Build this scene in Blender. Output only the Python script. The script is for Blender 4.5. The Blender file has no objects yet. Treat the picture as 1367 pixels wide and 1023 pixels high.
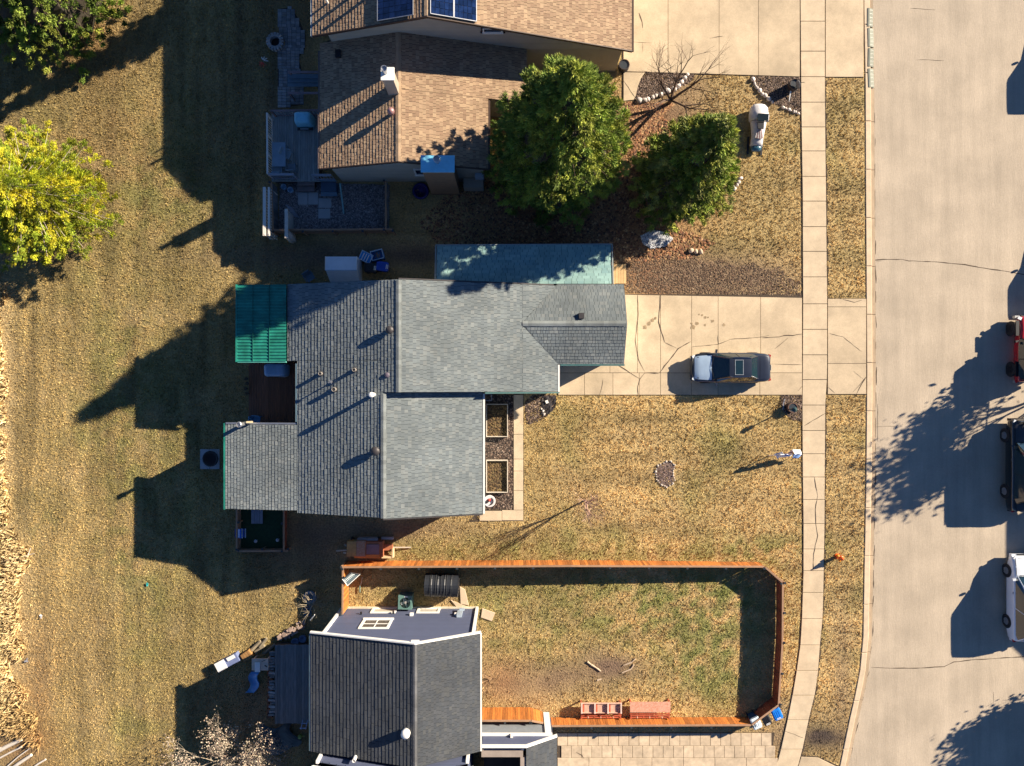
import bpy, bmesh, math, random
import numpy as np
from math import sin, cos, pi, radians, sqrt, atan2
random.seed(7)
rng = np.random.default_rng(7)
scene = bpy.context.scene
COL = scene.collection

# ---------------------------------------------------------------- camera, light, exposure
S = 21.5            # photograph pixels per metre at lawn level
HC = 44.0           # height of the drone above the lawn
CX, CY = 683.5, 511.5
cam_d = bpy.data.cameras.new('camera'); cam = bpy.data.objects.new('camera', cam_d); COL.objects.link(cam)
cam.location = (0, 0, HC); cam.rotation_euler = (0, 0, 0)
cam_d.sensor_width = 36; cam_d.lens = 36 * S * HC / 1367
cam_d.clip_end = 3000
scene.camera = cam
SUN_TAN = 0.43
SUN_EL = math.atan(SUN_TAN)
SUN_AZ = atan2(0.4615, 0.887)          # measured from +x towards +y
sd = bpy.data.lights.new('sun', 'SUN'); sun = bpy.data.objects.new('sun', sd); COL.objects.link(sun)
sd.energy = 5.0; sd.angle = radians(0.5); sd.color = (1.0, 0.87, 0.68)
sun.rotation_euler = (pi / 2 - SUN_EL, 0, SUN_AZ + pi / 2)
world = bpy.data.worlds.new('World'); scene.world = world; world.use_nodes = True
wn = world.node_tree; wn.nodes.clear()
sky = wn.nodes.new('ShaderNodeTexSky'); sky.sky_type = 'NISHITA'; sky.sun_disc = False
sky.sun_elevation = SUN_EL; sky.sun_rotation = pi / 2 - SUN_AZ
sky.altitude = 3000; sky.air_density = 1.0; sky.dust_density = 0.0; sky.ozone_density = 7.0
bg = wn.nodes.new('ShaderNodeBackground'); bg.inputs[1].default_value = 0.052
wo = wn.nodes.new('ShaderNodeOutputWorld')
wn.links.new(sky.outputs[0], bg.inputs[0]); wn.links.new(bg.outputs[0], wo.inputs[0])
scene.view_settings.view_transform = 'Standard'; scene.view_settings.look = 'None'
scene.view_settings.gamma = 1; scene.view_settings.use_curve_mapping = False
scene.view_settings.exposure = 1.36

# ---------------------------------------------------------------- helpers
def P(px, py, h=0.0):
    """point at height h that stands where the photograph shows pixel (px, py)"""
    k = (1 - h / HC) / S
    return ((px - CX) * k, (CY - py) * k)
def P3(px, py, h=0.0, z=None):
    x, y = P(px, py, h); return (x, y, h if z is None else z)

MATS = {}
def mat(name, col, rough=0.85, var=0.25, scale=2.0, bump=0.0, bscale=30.0, metal=0.0, col2=None,
        vcol=False, rnd=0.0, coat=0.0, trans=0.0, stretch=(1, 1, 1), var2=0.0, scale2=0.3, spec=None, local=False, grain=0.0, gscale=14.0):
    if name in MATS: return MATS[name]
    m = bpy.data.materials.new(name); m.use_nodes = True
    nt = m.node_tree; N = nt.nodes; Lk = nt.links
    b = N['Principled BSDF']
    b.inputs['Roughness'].default_value = rough; b.inputs['Metallic'].default_value = metal
    if coat: b.inputs['Coat Weight'].default_value = coat; b.inputs['Coat Roughness'].default_value = 0.05
    if spec is not None: b.inputs['Specular IOR Level'].default_value = spec
    geo = N.new('ShaderNodeTexCoord') if local else N.new('ShaderNodeNewGeometry')
    gout = geo.outputs['Object'] if local else geo.outputs['Position']
    mp = N.new('ShaderNodeMapping'); mp.inputs['Scale'].default_value = stretch
    Lk.new(gout, mp.inputs['Vector'])
    nz = N.new('ShaderNodeTexNoise'); nz.inputs['Scale'].default_value = scale; nz.inputs['Detail'].default_value = 6
    nz.inputs['Roughness'].default_value = 0.65
    Lk.new(mp.outputs[0], nz.inputs['Vector'])
    rp = N.new('ShaderNodeMapRange'); rp.inputs[1].default_value = 0.3; rp.inputs[2].default_value = 0.7
    Lk.new(nz.outputs['Fac'], rp.inputs[0])
    mx = N.new('ShaderNodeMix'); mx.data_type = 'RGBA'
    c2 = col2 if col2 else tuple(c * (1 - var) for c in col)
    c1 = col if col2 else tuple(min(1, c * (1 + var * 0.6)) for c in col)
    mx.inputs['A'].default_value = (*c1, 1); mx.inputs['B'].default_value = (*c2, 1)
    Lk.new(rp.outputs[0], mx.inputs['Factor'])
    out = mx.outputs['Result']
    def mul(o, src):
        q = N.new('ShaderNodeMix'); q.data_type = 'RGBA'; q.blend_type = 'MULTIPLY'; q.inputs['Factor'].default_value = 1
        Lk.new(o, q.inputs['A']); Lk.new(src, q.inputs['B']); return q.outputs['Result']
    if var2:
        n2 = N.new('ShaderNodeTexNoise'); n2.inputs['Scale'].default_value = scale2; n2.inputs['Detail'].default_value = 5
        Lk.new(gout, n2.inputs['Vector'])
        r2 = N.new('ShaderNodeMapRange'); r2.inputs[1].default_value = 0.35; r2.inputs[2].default_value = 0.68
        r2.inputs[3].default_value = 1 - var2; r2.inputs[4].default_value = 1 + var2 * .4
        Lk.new(n2.outputs['Fac'], r2.inputs[0]); out = mul(out, r2.outputs[0])
    if grain:
        n3 = N.new('ShaderNodeTexNoise'); n3.inputs['Scale'].default_value = gscale; n3.inputs['Detail'].default_value = 5; n3.inputs['Roughness'].default_value = .8
        Lk.new(gout, n3.inputs['Vector']); r3_ = N.new('ShaderNodeMapRange'); r3_.inputs[1].default_value = 0.3; r3_.inputs[2].default_value = 0.7
        r3_.inputs[3].default_value = 1 - grain; r3_.inputs[4].default_value = 1 + grain; Lk.new(n3.outputs['Fac'], r3_.inputs[0]); out = mul(out, r3_.outputs[0])
    if vcol:
        a = N.new('ShaderNodeAttribute'); a.attribute_name = 'Col'; out = mul(out, a.outputs['Color'])
    if rnd:
        oi = N.new('ShaderNodeObjectInfo'); r3 = N.new('ShaderNodeMapRange')
        r3.inputs[3].default_value = 1 - rnd; r3.inputs[4].default_value = 1 + rnd
        Lk.new(oi.outputs['Random'], r3.inputs[0]); out = mul(out, r3.outputs[0])
    Lk.new(out, b.inputs['Base Color'])
    if bump:
        nb = N.new('ShaderNodeTexNoise'); nb.inputs['Scale'].default_value = bscale; nb.inputs['Detail'].default_value = 4
        Lk.new(mp.outputs[0], nb.inputs['Vector'])
        bp = N.new('ShaderNodeBump'); bp.inputs['Strength'].default_value = min(1, bump); bp.inputs['Distance'].default_value = 0.02 * max(1, bump)
        Lk.new(nb.outputs['Fac'], bp.inputs['Height']); Lk.new(bp.outputs[0], b.inputs['Normal'])
    if trans:
        b.inputs['Transmission Weight'].default_value = trans
    MATS[name] = m
    return m

def setp(o, label=None, cat=None, group=None, kind=None):
    if label: o['label'] = label
    if cat: o['category'] = cat
    if group: o['group'] = group
    if kind: o['kind'] = kind
    return o
def thing(name, label, cat, loc=(0, 0, 0), rz=0, group=None):
    o = bpy.data.objects.new(name, None); COL.objects.link(o); o.empty_display_size = .3
    o.location = loc if len(loc) == 3 else (loc[0], loc[1], 0); o.rotation_euler = (0, 0, rz)
    return setp(o, label, cat, group)
def link(name, me, parent=None, loc=(0, 0, 0), rot=(0, 0, 0), scale=(1, 1, 1), kind=None, label=None):
    o = bpy.data.objects.new(name, me); COL.objects.link(o)
    o.location = loc; o.rotation_euler = rot; o.scale = scale
    if parent: o.parent = parent
    return setp(o, label, kind=kind)
def copy_tree(o, parent=None, **kw):
    c = o.copy(); COL.objects.link(c); c.parent = parent
    for k, v in kw.items(): c[k] = v
    for ch in list(o.children):
        copy_tree(ch, c)
    return c
def wloc(o):
    x = y = z = 0.0
    while o is not None:
        x += o.location.x; y += o.location.y; z += o.location.z; o = o.parent
    return (x, y, z)

class MB:
    def __init__(s): s.v = []; s.f = []; s.c = []
    def add(s, vs, fs, col=(1, 1, 1)):
        n = len(s.v); s.v.extend(vs); s.f.extend([tuple(i + n for i in f) for f in fs]); s.c.extend([col] * len(vs)); return s
    def quad(s, a, b, c, d, col=(1, 1, 1)): return s.add([a, b, c, d], [(0, 1, 2, 3)], col)
    def box(s, c, d, rz=0, col=(1, 1, 1), rx=0, ry=0):
        hx, hy, hz = d[0] / 2, d[1] / 2, d[2] / 2
        pts = []
        for z in (-hz, hz):
            for x, y in ((-hx, -hy), (hx, -hy), (hx, hy), (-hx, hy)):
                X, Y, Z = x, y, z
                if rx: Y, Z = Y * cos(rx) - Z * sin(rx), Y * sin(rx) + Z * cos(rx)
                if ry: X, Z = X * cos(ry) + Z * sin(ry), -X * sin(ry) + Z * cos(ry)
                if rz: X, Y = X * cos(rz) - Y * sin(rz), X * sin(rz) + Y * cos(rz)
                pts.append((c[0] + X, c[1] + Y, c[2] + Z))
        return s.add(pts, [(0, 3, 2, 1), (4, 5, 6, 7), (0, 1, 5, 4), (1, 2, 6, 5), (2, 3, 7, 6), (3, 0, 4, 7)], col)
    def b2(s, x0, x1, y0, y1, z0, z1, col=(1, 1, 1)):
        return s.box(((x0 + x1) / 2, (y0 + y1) / 2, (z0 + z1) / 2), (x1 - x0, y1 - y0, z1 - z0), col=col)
    def prism(s, poly, z0, z1, bev=0.0, col=(1, 1, 1), bottom=False):
        n = len(poly)
        a = sum(poly[i][0] * poly[(i + 1) % n][1] - poly[(i + 1) % n][0] * poly[i][1] for i in range(n))
        if a < 0: poly = list(reversed(poly))
        cx = sum(p[0] for p in poly) / n; cy = sum(p[1] for p in poly) / n
        vs = [(p[0], p[1], z0) for p in poly] + [(p[0], p[1], z1 - bev) for p in poly]
        fs = [(i, (i + 1) % n, n + (i + 1) % n, n + i) for i in range(n)]
        top = n
        if bev:
            ins = []
            for i in range(n):
                p0, p1, p2 = poly[i - 1], poly[i], poly[(i + 1) % n]
                def nr(a, b):
                    dx, dy = b[0] - a[0], b[1] - a[1]; l = math.hypot(dx, dy) or 1; return (-dy / l, dx / l)
                n1, n2 = nr(p0, p1), nr(p1, p2); mx, my = n1[0] + n2[0], n1[1] + n2[1]
                l = math.hypot(mx, my) or 1; k = bev / max(.4, (l / 2)) / l
                ins.append((p1[0] + mx * k, p1[1] + my * k, z1))
            vs += ins; fs += [(n + i, n + (i + 1) % n, 2 * n + (i + 1) % n, 2 * n + i) for i in range(n)]; top = 2 * n
        fs.append(tuple(range(top, top + n)))
        if bottom: fs.append(tuple(reversed(range(n))))
        return s.add(vs, fs, col)
    def tube(s, p0, p1, r0, r1=None, n=6, caps=True, col=(1, 1, 1)):
        r1 = r0 if r1 is None else r1
        d = np.array(p1, float) - np.array(p0, float); L = np.linalg.norm(d)
        if L < 1e-6: return s
        d /= L; a = np.array((0, 0, 1.0)) if abs(d[2]) < .9 else np.array((1.0, 0, 0))
        u = np.cross(d, a); u /= np.linalg.norm(u); w = np.cross(d, u)
        vs = []
        for p, r in ((p0, r0), (p1, r1)):
            for i in range(n):
                t = 2 * pi * i / n; q = np.array(p, float) + r * (cos(t) * u + sin(t) * w); vs.append(tuple(q))
        fs = [(i, n + i, n + (i + 1) % n, (i + 1) % n) for i in range(n)]
        if caps: fs += [tuple(range(n)), tuple(reversed(range(n, 2 * n)))]
        return s.add(vs, fs, col)
    def lathe(s, c, prof, n=16, col=(1, 1, 1), jit=0):
        vs = []; fs = []
        for r, z in prof:
            for i in range(n):
                t = 2 * pi * i / n; rr = r * (1 + jit * (random.random() - .5)); vs.append((c[0] + rr * cos(t), c[1] + rr * sin(t), c[2] + z))
        for j in range(len(prof) - 1):
            for i in range(n):
                fs.append((j * n + i, j * n + (i + 1) % n, (j + 1) * n + (i + 1) % n, (j + 1) * n + i))
        if prof[-1][0] > 1e-4: fs.append(tuple(range((len(prof) - 1) * n, len(prof) * n)))
        return s.add(vs, fs, col)
    def mesh(s, name, m=None, smooth=False, off=(0, 0, 0)):
        me = bpy.data.meshes.new(name)
        vs = s.v if off == (0, 0, 0) else [(a - off[0], b - off[1], c - off[2]) for a, b, c in s.v]
        me.from_pydata(vs, [], s.f)
        if m: me.materials.append(m)
        at = me.color_attributes.new('Col', 'FLOAT_COLOR', 'POINT')
        arr = np.ones((len(s.v), 4), np.float32); arr[:, :3] = np.array(s.c, np.float32).reshape(-1, 3)
        at.data.foreach_set('color', arr.ravel())
        if smooth: me.polygons.foreach_set('use_smooth', [True] * len(me.polygons))
        me.update()
        return me
    def build(s, name, m, parent=None, kind=None, label=None, smooth=False, world=True, subsurf=0):
        off = wloc(parent) if (parent and world) else (0, 0, 0)
        o = link(name, s.mesh(name, m, smooth, off), parent, kind=kind, label=label)
        return o

_ub = {}
def unitbox(m, bev=0.0):
    k = m.name
    if k not in _ub:
        mb = MB(); mb.box((0, 0, 0), (1, 1, 1)); _ub[k] = mb.mesh('unit_' + k, m)
    return _ub[k]
def bar(name, m, parent, c, d, rz=0, rx=0, ry=0, kind=None):
    """box part made from shared mesh data; c in the parent's frame"""
    return link(name, unitbox(m), parent, c, (rx, ry, rz), d, kind=kind)
def wbar(name, m, parent, c, d, **k):
    w = wloc(parent); return bar(name, m, parent, (c[0] - w[0], c[1] - w[1], c[2] - w[2]), d, **k)

# value noise in numpy, for the colour of the ground
_tab = rng.random((256, 256))
def vnoise(x, y, sc=1.0, o=0):
    x = np.asarray(x, float) / sc + 37.3 * (o + 1); y = np.asarray(y, float) / sc + 11.7 * (o + 1)
    xi = np.floor(x).astype(int); yi = np.floor(y).astype(int); fx = x - xi; fy = y - yi
    fx = fx * fx * (3 - 2 * fx); fy = fy * fy * (3 - 2 * fy)
    g = lambda a, b: _tab[(a % 256), (b % 256)]
    return (g(xi, yi) * (1 - fx) + g(xi + 1, yi) * fx) * (1 - fy) + (g(xi, yi + 1) * (1 - fx) + g(xi + 1, yi + 1) * fx) * fy
def fbm(x, y, sc, o=0, n=4):
    t = 0; a = 1; w = 0
    for i in range(n):
        t = t + a * vnoise(x, y, sc / 2 ** i, o + i * 3); w += a; a *= .6
    return t / w
def inpoly(x, y, poly):
    x = np.asarray(x); y = np.asarray(y); r = np.zeros(x.shape, bool); n = len(poly)
    for i in range(n):
        x0, y0 = poly[i]; x1, y1 = poly[(i + 1) % n]
        if y0 == y1: continue
        c = ((y0 > y) != (y1 > y)) & (x < (x1 - x0) * (y - y0) / (y1 - y0) + x0); r ^= c
    return r
def PP(pts, h=0): return [P(a, b, h) for a, b in pts]
def bignp(name, V, F, C, m, parent=None, kind=None):
    """V (n,3), F (m,k) all faces same size, C (n,3)"""
    me = bpy.data.meshes.new(name); k = F.shape[1]
    me.vertices.add(len(V)); me.vertices.foreach_set('co', np.ascontiguousarray(V, np.float32).ravel())
    me.loops.add(F.size); me.loops.foreach_set('vertex_index', np.ascontiguousarray(F, np.int32).ravel())
    me.polygons.add(len(F)); me.polygons.foreach_set('loop_start', np.arange(0, F.size, k, dtype=np.int32))
    me.update(calc_edges=True)
    at = me.color_attributes.new('Col', 'FLOAT_COLOR', 'POINT')
    arr = np.ones((len(V), 4), np.float32); arr[:, :3] = C; at.data.foreach_set('color', arr.ravel())
    me.materials.append(m)
    return link(name, me, parent, kind=kind)
# ---------------------------------------------------------------- curves of street edge
KERB = [(1153, -400), (1153, 0), (1155, 115), (1155.5, 262), (1156.5, 400), (1157, 500), (1156, 640), (1153.5, 762), (1152, 850),
        (1148, 893), (1141, 930), (1135, 955), (1121, 1023), (1095, 1110), (1040, 1260), (1000, 1500)]
def interp(tab, y):
    ys = [t[1] for t in tab]; return float(np.interp(y, ys, [t[0] for t in tab]))
SWL = [(1066, -400), (1068, 0), (1069, 130), (1071, 262), (1071.5, 400), (1071, 500), (1070.5, 540), (1071, 620), (1072, 700), (1072, 762),
       (1070, 825), (1068, 860), (1063, 895), (1058, 925), (1051, 960), (1042, 1000), (1036, 1023), (1012, 1100), (950, 1260), (900, 1500)]
SWR = [(1099, -400), (1101, 0), (1101, 130), (1102.5, 262), (1104, 400), (1104, 500), (1101.5, 540), (1101, 620), (1100.5, 700), (1099.5, 762),
       (1098, 825), (1094.5, 860), (1092, 895), (1088, 925), (1079.5, 960), (1071, 1000), (1065, 1023), (1041, 1100), (980, 1260), (930, 1500)]

concrete = mat('concrete', (0.585, 0.46, 0.31), .9, .12, 1.6, .15, 60, rnd=.06, var2=.20, scale2=.45, grain=.12)
concrete_side = mat('concrete_pale', (0.60, 0.475, 0.325), .9, .12, 2.2, .15, 60, rnd=.05, var2=.10, scale2=.8, grain=.09)
paver = mat('paver_concrete', (0.60, 0.47, 0.33), .9, .22, 3.5, .15, 60, rnd=.09, var2=.15, scale2=1.2, grain=.14)
bedding = mat('bedding_soil', (0.07, 0.05, 0.035), .95, .4, 6)
road_m = mat('worn_asphalt', (0.475, 0.392, 0.298), .92, .14, 1.5, .5, 45, stretch=(1.0, .07, 1), var2=.13, scale2=.5, grain=.10, gscale=11)
kerb_m = mat('kerb_concrete', (0.62, 0.49, 0.34), .9, .15, 2.5, .2, 50, rnd=.05)
gutter_m = mat('gutter_concrete', (0.42, 0.32, 0.22), .92, .3, 2.0, .2, 50, rnd=.06, stretch=(1, .3, 1))
crack_m = mat('crack_fill', (0.09, 0.065, 0.045), .95, .3, 5)
stain_m = mat('oil_stain', (0.33, 0.24, 0.14), .8, .4, 6)

# base ground to the horizon
g = MB(); g.quad((-900, -900, -.2), (900, -900, -.2), (900, 900, -.2), (-900, 900, -.2))
g.build('ground', mat('far_ground', (0.28, 0.20, 0.10), .95, .4, .2, col2=(0.14, 0.13, 0.05)), kind='structure')

# road
rows = list(range(-900, 1500, 20))
road = MB()
for a, b in zip(rows[:-1], rows[1:]):
    l0, l1 = P(interp(KERB, a) + 13.5, a), P(interp(KERB, b) + 13.5, b)
    r0, r1 = P(1393, a), P(1393, b)
    road.quad((l1[0], l1[1], -.12), (r1[0], r1[1], -.12), (r0[0], r0[1], -.12), (l0[0], l0[1], -.12))
road_o = road.build('road', road_m, kind='structure')

def ribbon(mb, pts, w, z, jit=0.0, seg=.25):
    """thin irregular ribbon through pts (metres)"""
    q = []
    for (x0, y0), (x1, y1) in zip(pts[:-1], pts[1:]):
        n = max(1, int(math.hypot(x1 - x0, y1 - y0) / seg))
        for i in range(n):
            t = i / n; q.append((x0 + (x1 - x0) * t + random.uniform(-jit, jit), y0 + (y1 - y0) * t + random.uniform(-jit, jit)))
    q.append(pts[-1])
    L = []; R = []
    for i, p in enumerate(q):
        a = q[max(0, i - 1)]; b = q[min(len(q) - 1, i + 1)]
        dx, dy = b[0] - a[0], b[1] - a[1]; l = math.hypot(dx, dy) or 1
        ww = w * random.uniform(.45, 1.5) / 2 * (1 if 0 < i < len(q) - 1 else .3)
        L.append((p[0] - dy / l * ww, p[1] + dx / l * ww, z)); R.append((p[0] + dy / l * ww, p[1] - dx / l * ww, z))
    for i in range(len(q) - 1): mb.quad(R[i], R[i + 1], L[i + 1], L[i])
cr = MB()
for pts, w in (([(1166, 347), (1180, 346), (1205, 346), (1215, 348), (1245, 349), (1258, 350), (1290, 353), (1310, 357), (1345, 362), (1367, 366), (1393, 369)], .05),
               ([(1169, 350), (1178, 348)], .03),
               ([(1164, 892), (1180, 893), (1230, 893), (1262, 891), (1275, 885), (1300, 882), (1335, 880), (1393, 876)], .045),
               ([(1216, 10), (1235, 11), (1250, 12)], .03), ([(1225, 79), (1240, 79), (1262, 80)], .025),
               ([(1173, 540), (1173, 590)], .02), ([(1168, 570), (1200, 569)], .015), ([(1328, 925), (1328, 940)], .02)):
    ribbon(cr, PP(pts), w, -.116, .012)
for k in range(26):        # tar edge along the gutter
    y = 150 + k * 34; xk = interp(KERB, y) + 14
    ribbon(cr, PP([(xk + random.uniform(-.5, .8), y), (interp(KERB, y + 26) + 14 + random.uniform(-.5, .8), y + random.uniform(10, 30))]), .05, -.116, .012)
cr.build('crack', crack_m, road_o, kind='stuff')

# kerb and gutter in poured lengths
kerb_o = MB()
for a, b in zip(rows[:-1], rows[1:]):
    l0, l1 = P(interp(KERB, a) - .5, a), P(interp(KERB, b) - .5, b); r0, r1 = P(interp(KERB, a) + 14.3, a), P(interp(KERB, b) + 14.3, b)
    kerb_o.quad((l1[0], l1[1], -.15), (r1[0], r1[1], -.15), (r0[0], r0[1], -.15), (l0[0], l0[1], -.15))
kerb_o = kerb_o.build('kerb', bedding, kind='structure')
def strip_piece(tab0, tab1, y0, y1, o0, o1, z0, z1, bev, name, m, parent, n=3):
    L = [P(interp(tab0, y0 + (y1 - y0) * i / n) + o0, y0 + (y1 - y0) * i / n) for i in range(n + 1)]
    R = [P(interp(tab1, y0 + (y1 - y0) * i / n) + o1, y0 + (y1 - y0) * i / n) for i in range(n + 1)]
    mb = MB(); mb.prism(L + R[::-1], z0, z1, bev); return mb.build(name, m, parent)
y = -870.0
while y < 1400:
    y1 = y + 64.5
    strip_piece(KERB, KERB, y + .25, y1 - .25, 0, 7.4, -.15, .035, .025, 'kerb_stone', kerb_m, kerb_o)
    strip_piece(KERB, KERB, y + .25, y1 - .25, 7.6, 13.3, -.15, -.105, .01, 'gutter_slab', gutter_m, kerb_o)
    y = y1

for a_ in range(-14, 24):
    c_ = P(1397, a_ * 64.5 + 32); wbar('kerb_stone', kerb_m, kerb_o, (c_[0], c_[1], -.06), (.37, 2.98, .19))
# pavement slabs
pav = MB()
for a, b in zip(rows[:-1], rows[1:]):
    l0, l1 = P(interp(SWL, a), a), P(interp(SWL, b), b); r0, r1 = P(interp(SWR, a), a), P(interp(SWR, b), b)
    pav.quad((l1[0], l1[1], .004), (r1[0], r1[1], .004), (r0[0], r0[1], .004), (l0[0], l0[1], .004))
pav = pav.build('pavement', bedding, kind='structure')
joints = [29, 69, 103, 137, 170, 202, 236, 269, 303, 336, 370, 406, 440, 474, 507, 541, 575, 606, 637, 667, 699, 733, 762, 791, 826, 861, 895, 928, 961, 1000, 1036]
joints = [29 - 33 * i for i in range(27, 0, -1)] + joints + [1036 + 35 * i for i in range(1, 13)]
for a, b in zip(joints[:-1], joints[1:]):
    strip_piece(SWL, SWR, a + .35, b - .35, .3, -.3, .004, .045 + random.uniform(-.006, .006), .008, 'slab', concrete_side, pav, 2)
ck = MB()
for pts in ([(1087, 637), (1089, 650), (1091, 662), (1088, 680), (1089, 700), (1091, 715), (1088, 728), (1086, 740), (1085, 762)],
            [(1073, 569), (1084, 562), (1101, 552)], [(1072, 985), (1060, 980), (1046, 975)]):
    ribbon(ck, PP(pts), .035, .054, .012)
ck.build('crack', crack_m, pav, kind='stuff')

def slab_field(name, outline, cells, m, cracks=(), z=.045, pad=.5):
    base = MB(); base.prism(PP(outline), 0.0, .006); o = base.build(name, bedding, kind='structure')
    for c in cells:
        cx = sum(p[0] for p in c) / len(c); cy = sum(p[1] for p in c) / len(c)
        q = []
        for x, yy in c:
            dx, dy = cx - x, cy - yy
            q.append((x + math.copysign(pad / 2, dx), yy + math.copysign(pad / 2, dy)))
        mb = MB(); mb.prism(PP(q), .006, z + random.uniform(-.004, .004), .008); mb.build('slab', m, o)
    if cracks:
        k = MB()
        for pts, w in cracks: ribbon(k, PP(pts), w, z + .009, .012)
        k.build('crack', crack_m, o, kind='stuff')
    return o
def R4(x0, y0, x1, y1): return [(x0, y0), (x1, y0), (x1, y1), (x0, y1)]
# driveway of the upper house
def ty(x): return 96 + (x - 832) * 7 / 235
cells = []
xs = [832, 891.5, 959.6, 1012, 1067.5]
for a, b in zip(xs[:-1], xs[1:]):
    cells.append([(a, -8), (b, -8), (b, ty(b)), (a, ty(a))]); cells.append(R4(a, -120, b, -8))
cells.append([(832, 96.8), (861, 97.2), (855, 106), (851, 118), (848.5, 129), (845, 134), (832, 135.5)])
topdrive = slab_field('driveway', [(830, -120), (1068, -120), (1068, 103.5), (862, 98), (850, 134), (830, 136)], cells, concrete,
    [([(853, 18), (857, 30), (858, 38)], .05), ([(858, 58), (858, 70)], .02), ([(947, 52), (958, 50), (965, 49)], .03), ([(832, 108), (848, 131)], .02), ([(833, 56), (870, 58)], .015)])
slab_field('driveway_apron', [(1101.5, -120), (1152.5, -120), (1152.5, 104), (1101.5, 104)], [R4(1101.5, -120, 1152.5, -30), R4(1101.5, -30, 1152.5, 103.5)], concrete)
# driveway of the grey house
xs = [745, 814, 851, 881.5, 923, 958.3, 1015, 1070.5]
cells = []
for i, (a, b) in enumerate(zip(xs[:-1], xs[1:])):
    top = 410 if a < 814 else 393.5 + (a - 832) * .018
    cells.append([(a, top), (b, 393.5 + (b - 832) * .018), (b, 498), (a, 498)])
for a, b in ((745, 780), (780, 818), (818, 853), (853, 881.5), (881.5, 923), (923, 958.3), (958.3, 1014), (1014, 1070.5)): cells.append(R4(a, 498, b, 527.5))
slab_field('driveway', R4(744, 393, 1071, 528), cells, concrete,
    [([(881, 394), (881, 405), (879, 430), (885, 450), (887, 457)], .05), ([(851, 394), (852, 420), (848, 455), (852, 480), (861, 497)], .03),
     ([(887, 457), (903, 465)], .03), ([(922, 456), (905, 466), (890, 485), (880, 498)], .05), ([(880, 498), (861, 498)], .07), ([(861, 498), (854, 506), (851, 517), (852, 528)], .035),
     ([(854, 506), (824, 487)], .05), ([(923, 463), (958, 460), (975, 453), (1010, 451), (1026, 448)], .03), ([(958, 448), (959, 460)], .05),
     ([(1017, 451), (1040, 450), (1047, 448), (1058, 448), (1071, 446)], .04), ([(1052, 451), (1045, 457), (1034, 466)], .02),
     ([(1028, 486), (1070, 487)], .02), ([(800, 528), (803, 518), (805, 505)], .02), ([(1065, 522), (1070, 516)], .05)])
slab_field('driveway_apron', R4(1104.5, 398.5, 1156.5, 527), [R4(1104.5, 399, 1156, 410), R4(1104.5, 410, 1156, 485.5), R4(1104.5, 485.5, 1156, 526.5)], concrete,
    [([(1143, 526), (1150, 512), (1156, 503)], .06), ([(1138, 524), (1147, 514), (1154, 505)], .02), ([(1106, 445), (1125, 450), (1150, 470)], .02), ([(1105, 517), (1114, 525)], .03),
     ([(1138, 495), (1154, 508)], .015), ([(1125, 400), (1140, 404), (1150, 401)], .05)])
# garden path
cells = [R4(685.5, 527, 698.5, 580), R4(685.5, 580, 698.5, 613), R4(685.5, 613, 698.5, 629), R4(685.5, 629, 698.5, 655), R4(685.5, 655, 698.5, 681),
         R4(670, 681, 698.5, 695), R4(640, 682, 670, 695.5)]
slab_field('path', [(685, 526), (699, 526), (699, 695.5), (625, 697), (640, 681), (685, 680)], cells, concrete_side)
# paver drive at the bottom
cells = []
for r, (a, b) in enumerate(((978.5, 995.5), (995.5, 1011.5))):
    x = 744 + (5 if r else 0)
    while x < 1026 - r * 2:
        cells.append([(x, a), (x + 13.6, a), (x + 13.6, b), (x, b)]); x += 13.6
x = 744
while x < 1030: cells.append(R4(x, 1011.5, x + 42, 1040)); x += 42
for yy in (1040, 1057, 1074):
    x = 744
    while x < 1010: cells.append(R4(x, yy, x + 28, yy + 17)); x += 28
slab_field('paver_driveway', [(743, 978), (1034, 978), (1030, 1012), (1036, 1023), (1020, 1091), (743, 1091)], cells, paver,
    [([(769, 1004), (777, 1008), (779, 1012)], .05), ([(838, 984), (845, 982)], .04)])
slab_field('driveway_apron', [(1068, 1008), (1093, 1010), (1123, 1024), (1112, 1080), (1045, 1080)], [[(1069, 1010), (1092, 1011), (1118, 1024), (1104, 1078), (1048, 1078)]], concrete)

# stains on the drives
st = MB()
for px, py, r in ((866, 432, .14), (871, 428, .12), (861, 437, .13), (875, 425, .08), (925, 437, .17), (930, 432, .12), (941, 424, .09), (937, 421, .07), (951, 429, .11),
                  (941, 434, .08), (966, 434, .1), (945, 424, .05), (933, 420, .05), (923, 432, .07)):
    c = P(px, py); n = 12
    poly = [(c[0] + r * random.uniform(.6, 1.3) * cos(2 * pi * i / n), c[1] + r * random.uniform(.6, 1.2) * sin(2 * pi * i / n)) for i in range(n)]
    st.prism(poly, .051, .054)
st.build('oil_stain', stain_m, kind='structure')

es = MB()
for tab, s_ in ((SWR, .35), (SWL, -.25)):
    for a, b in zip(range(-100, 1090, 8), range(-92, 1098, 8)):
        if 398 < a < 527 or (s_ > 0 and a < 100) or (s_ < 0 and (a < 100 or 392 < a < 527)): continue
        w0, w1 = random.uniform(.3, 2.6) * (1 if s_ > 0 else .5), random.uniform(.3, 2.6) * (1 if s_ > 0 else .5); sg = math.copysign(1, s_)
        q = [(interp(tab, a) + s_, a), (interp(tab, b) + s_, b), (interp(tab, b) + s_ + sg * w1, b), (interp(tab, a) + s_ + sg * w0, a)]
        es.prism(PP(q), .001, .0135)
es.build('edge_soil', bedding, kind='structure')
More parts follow.
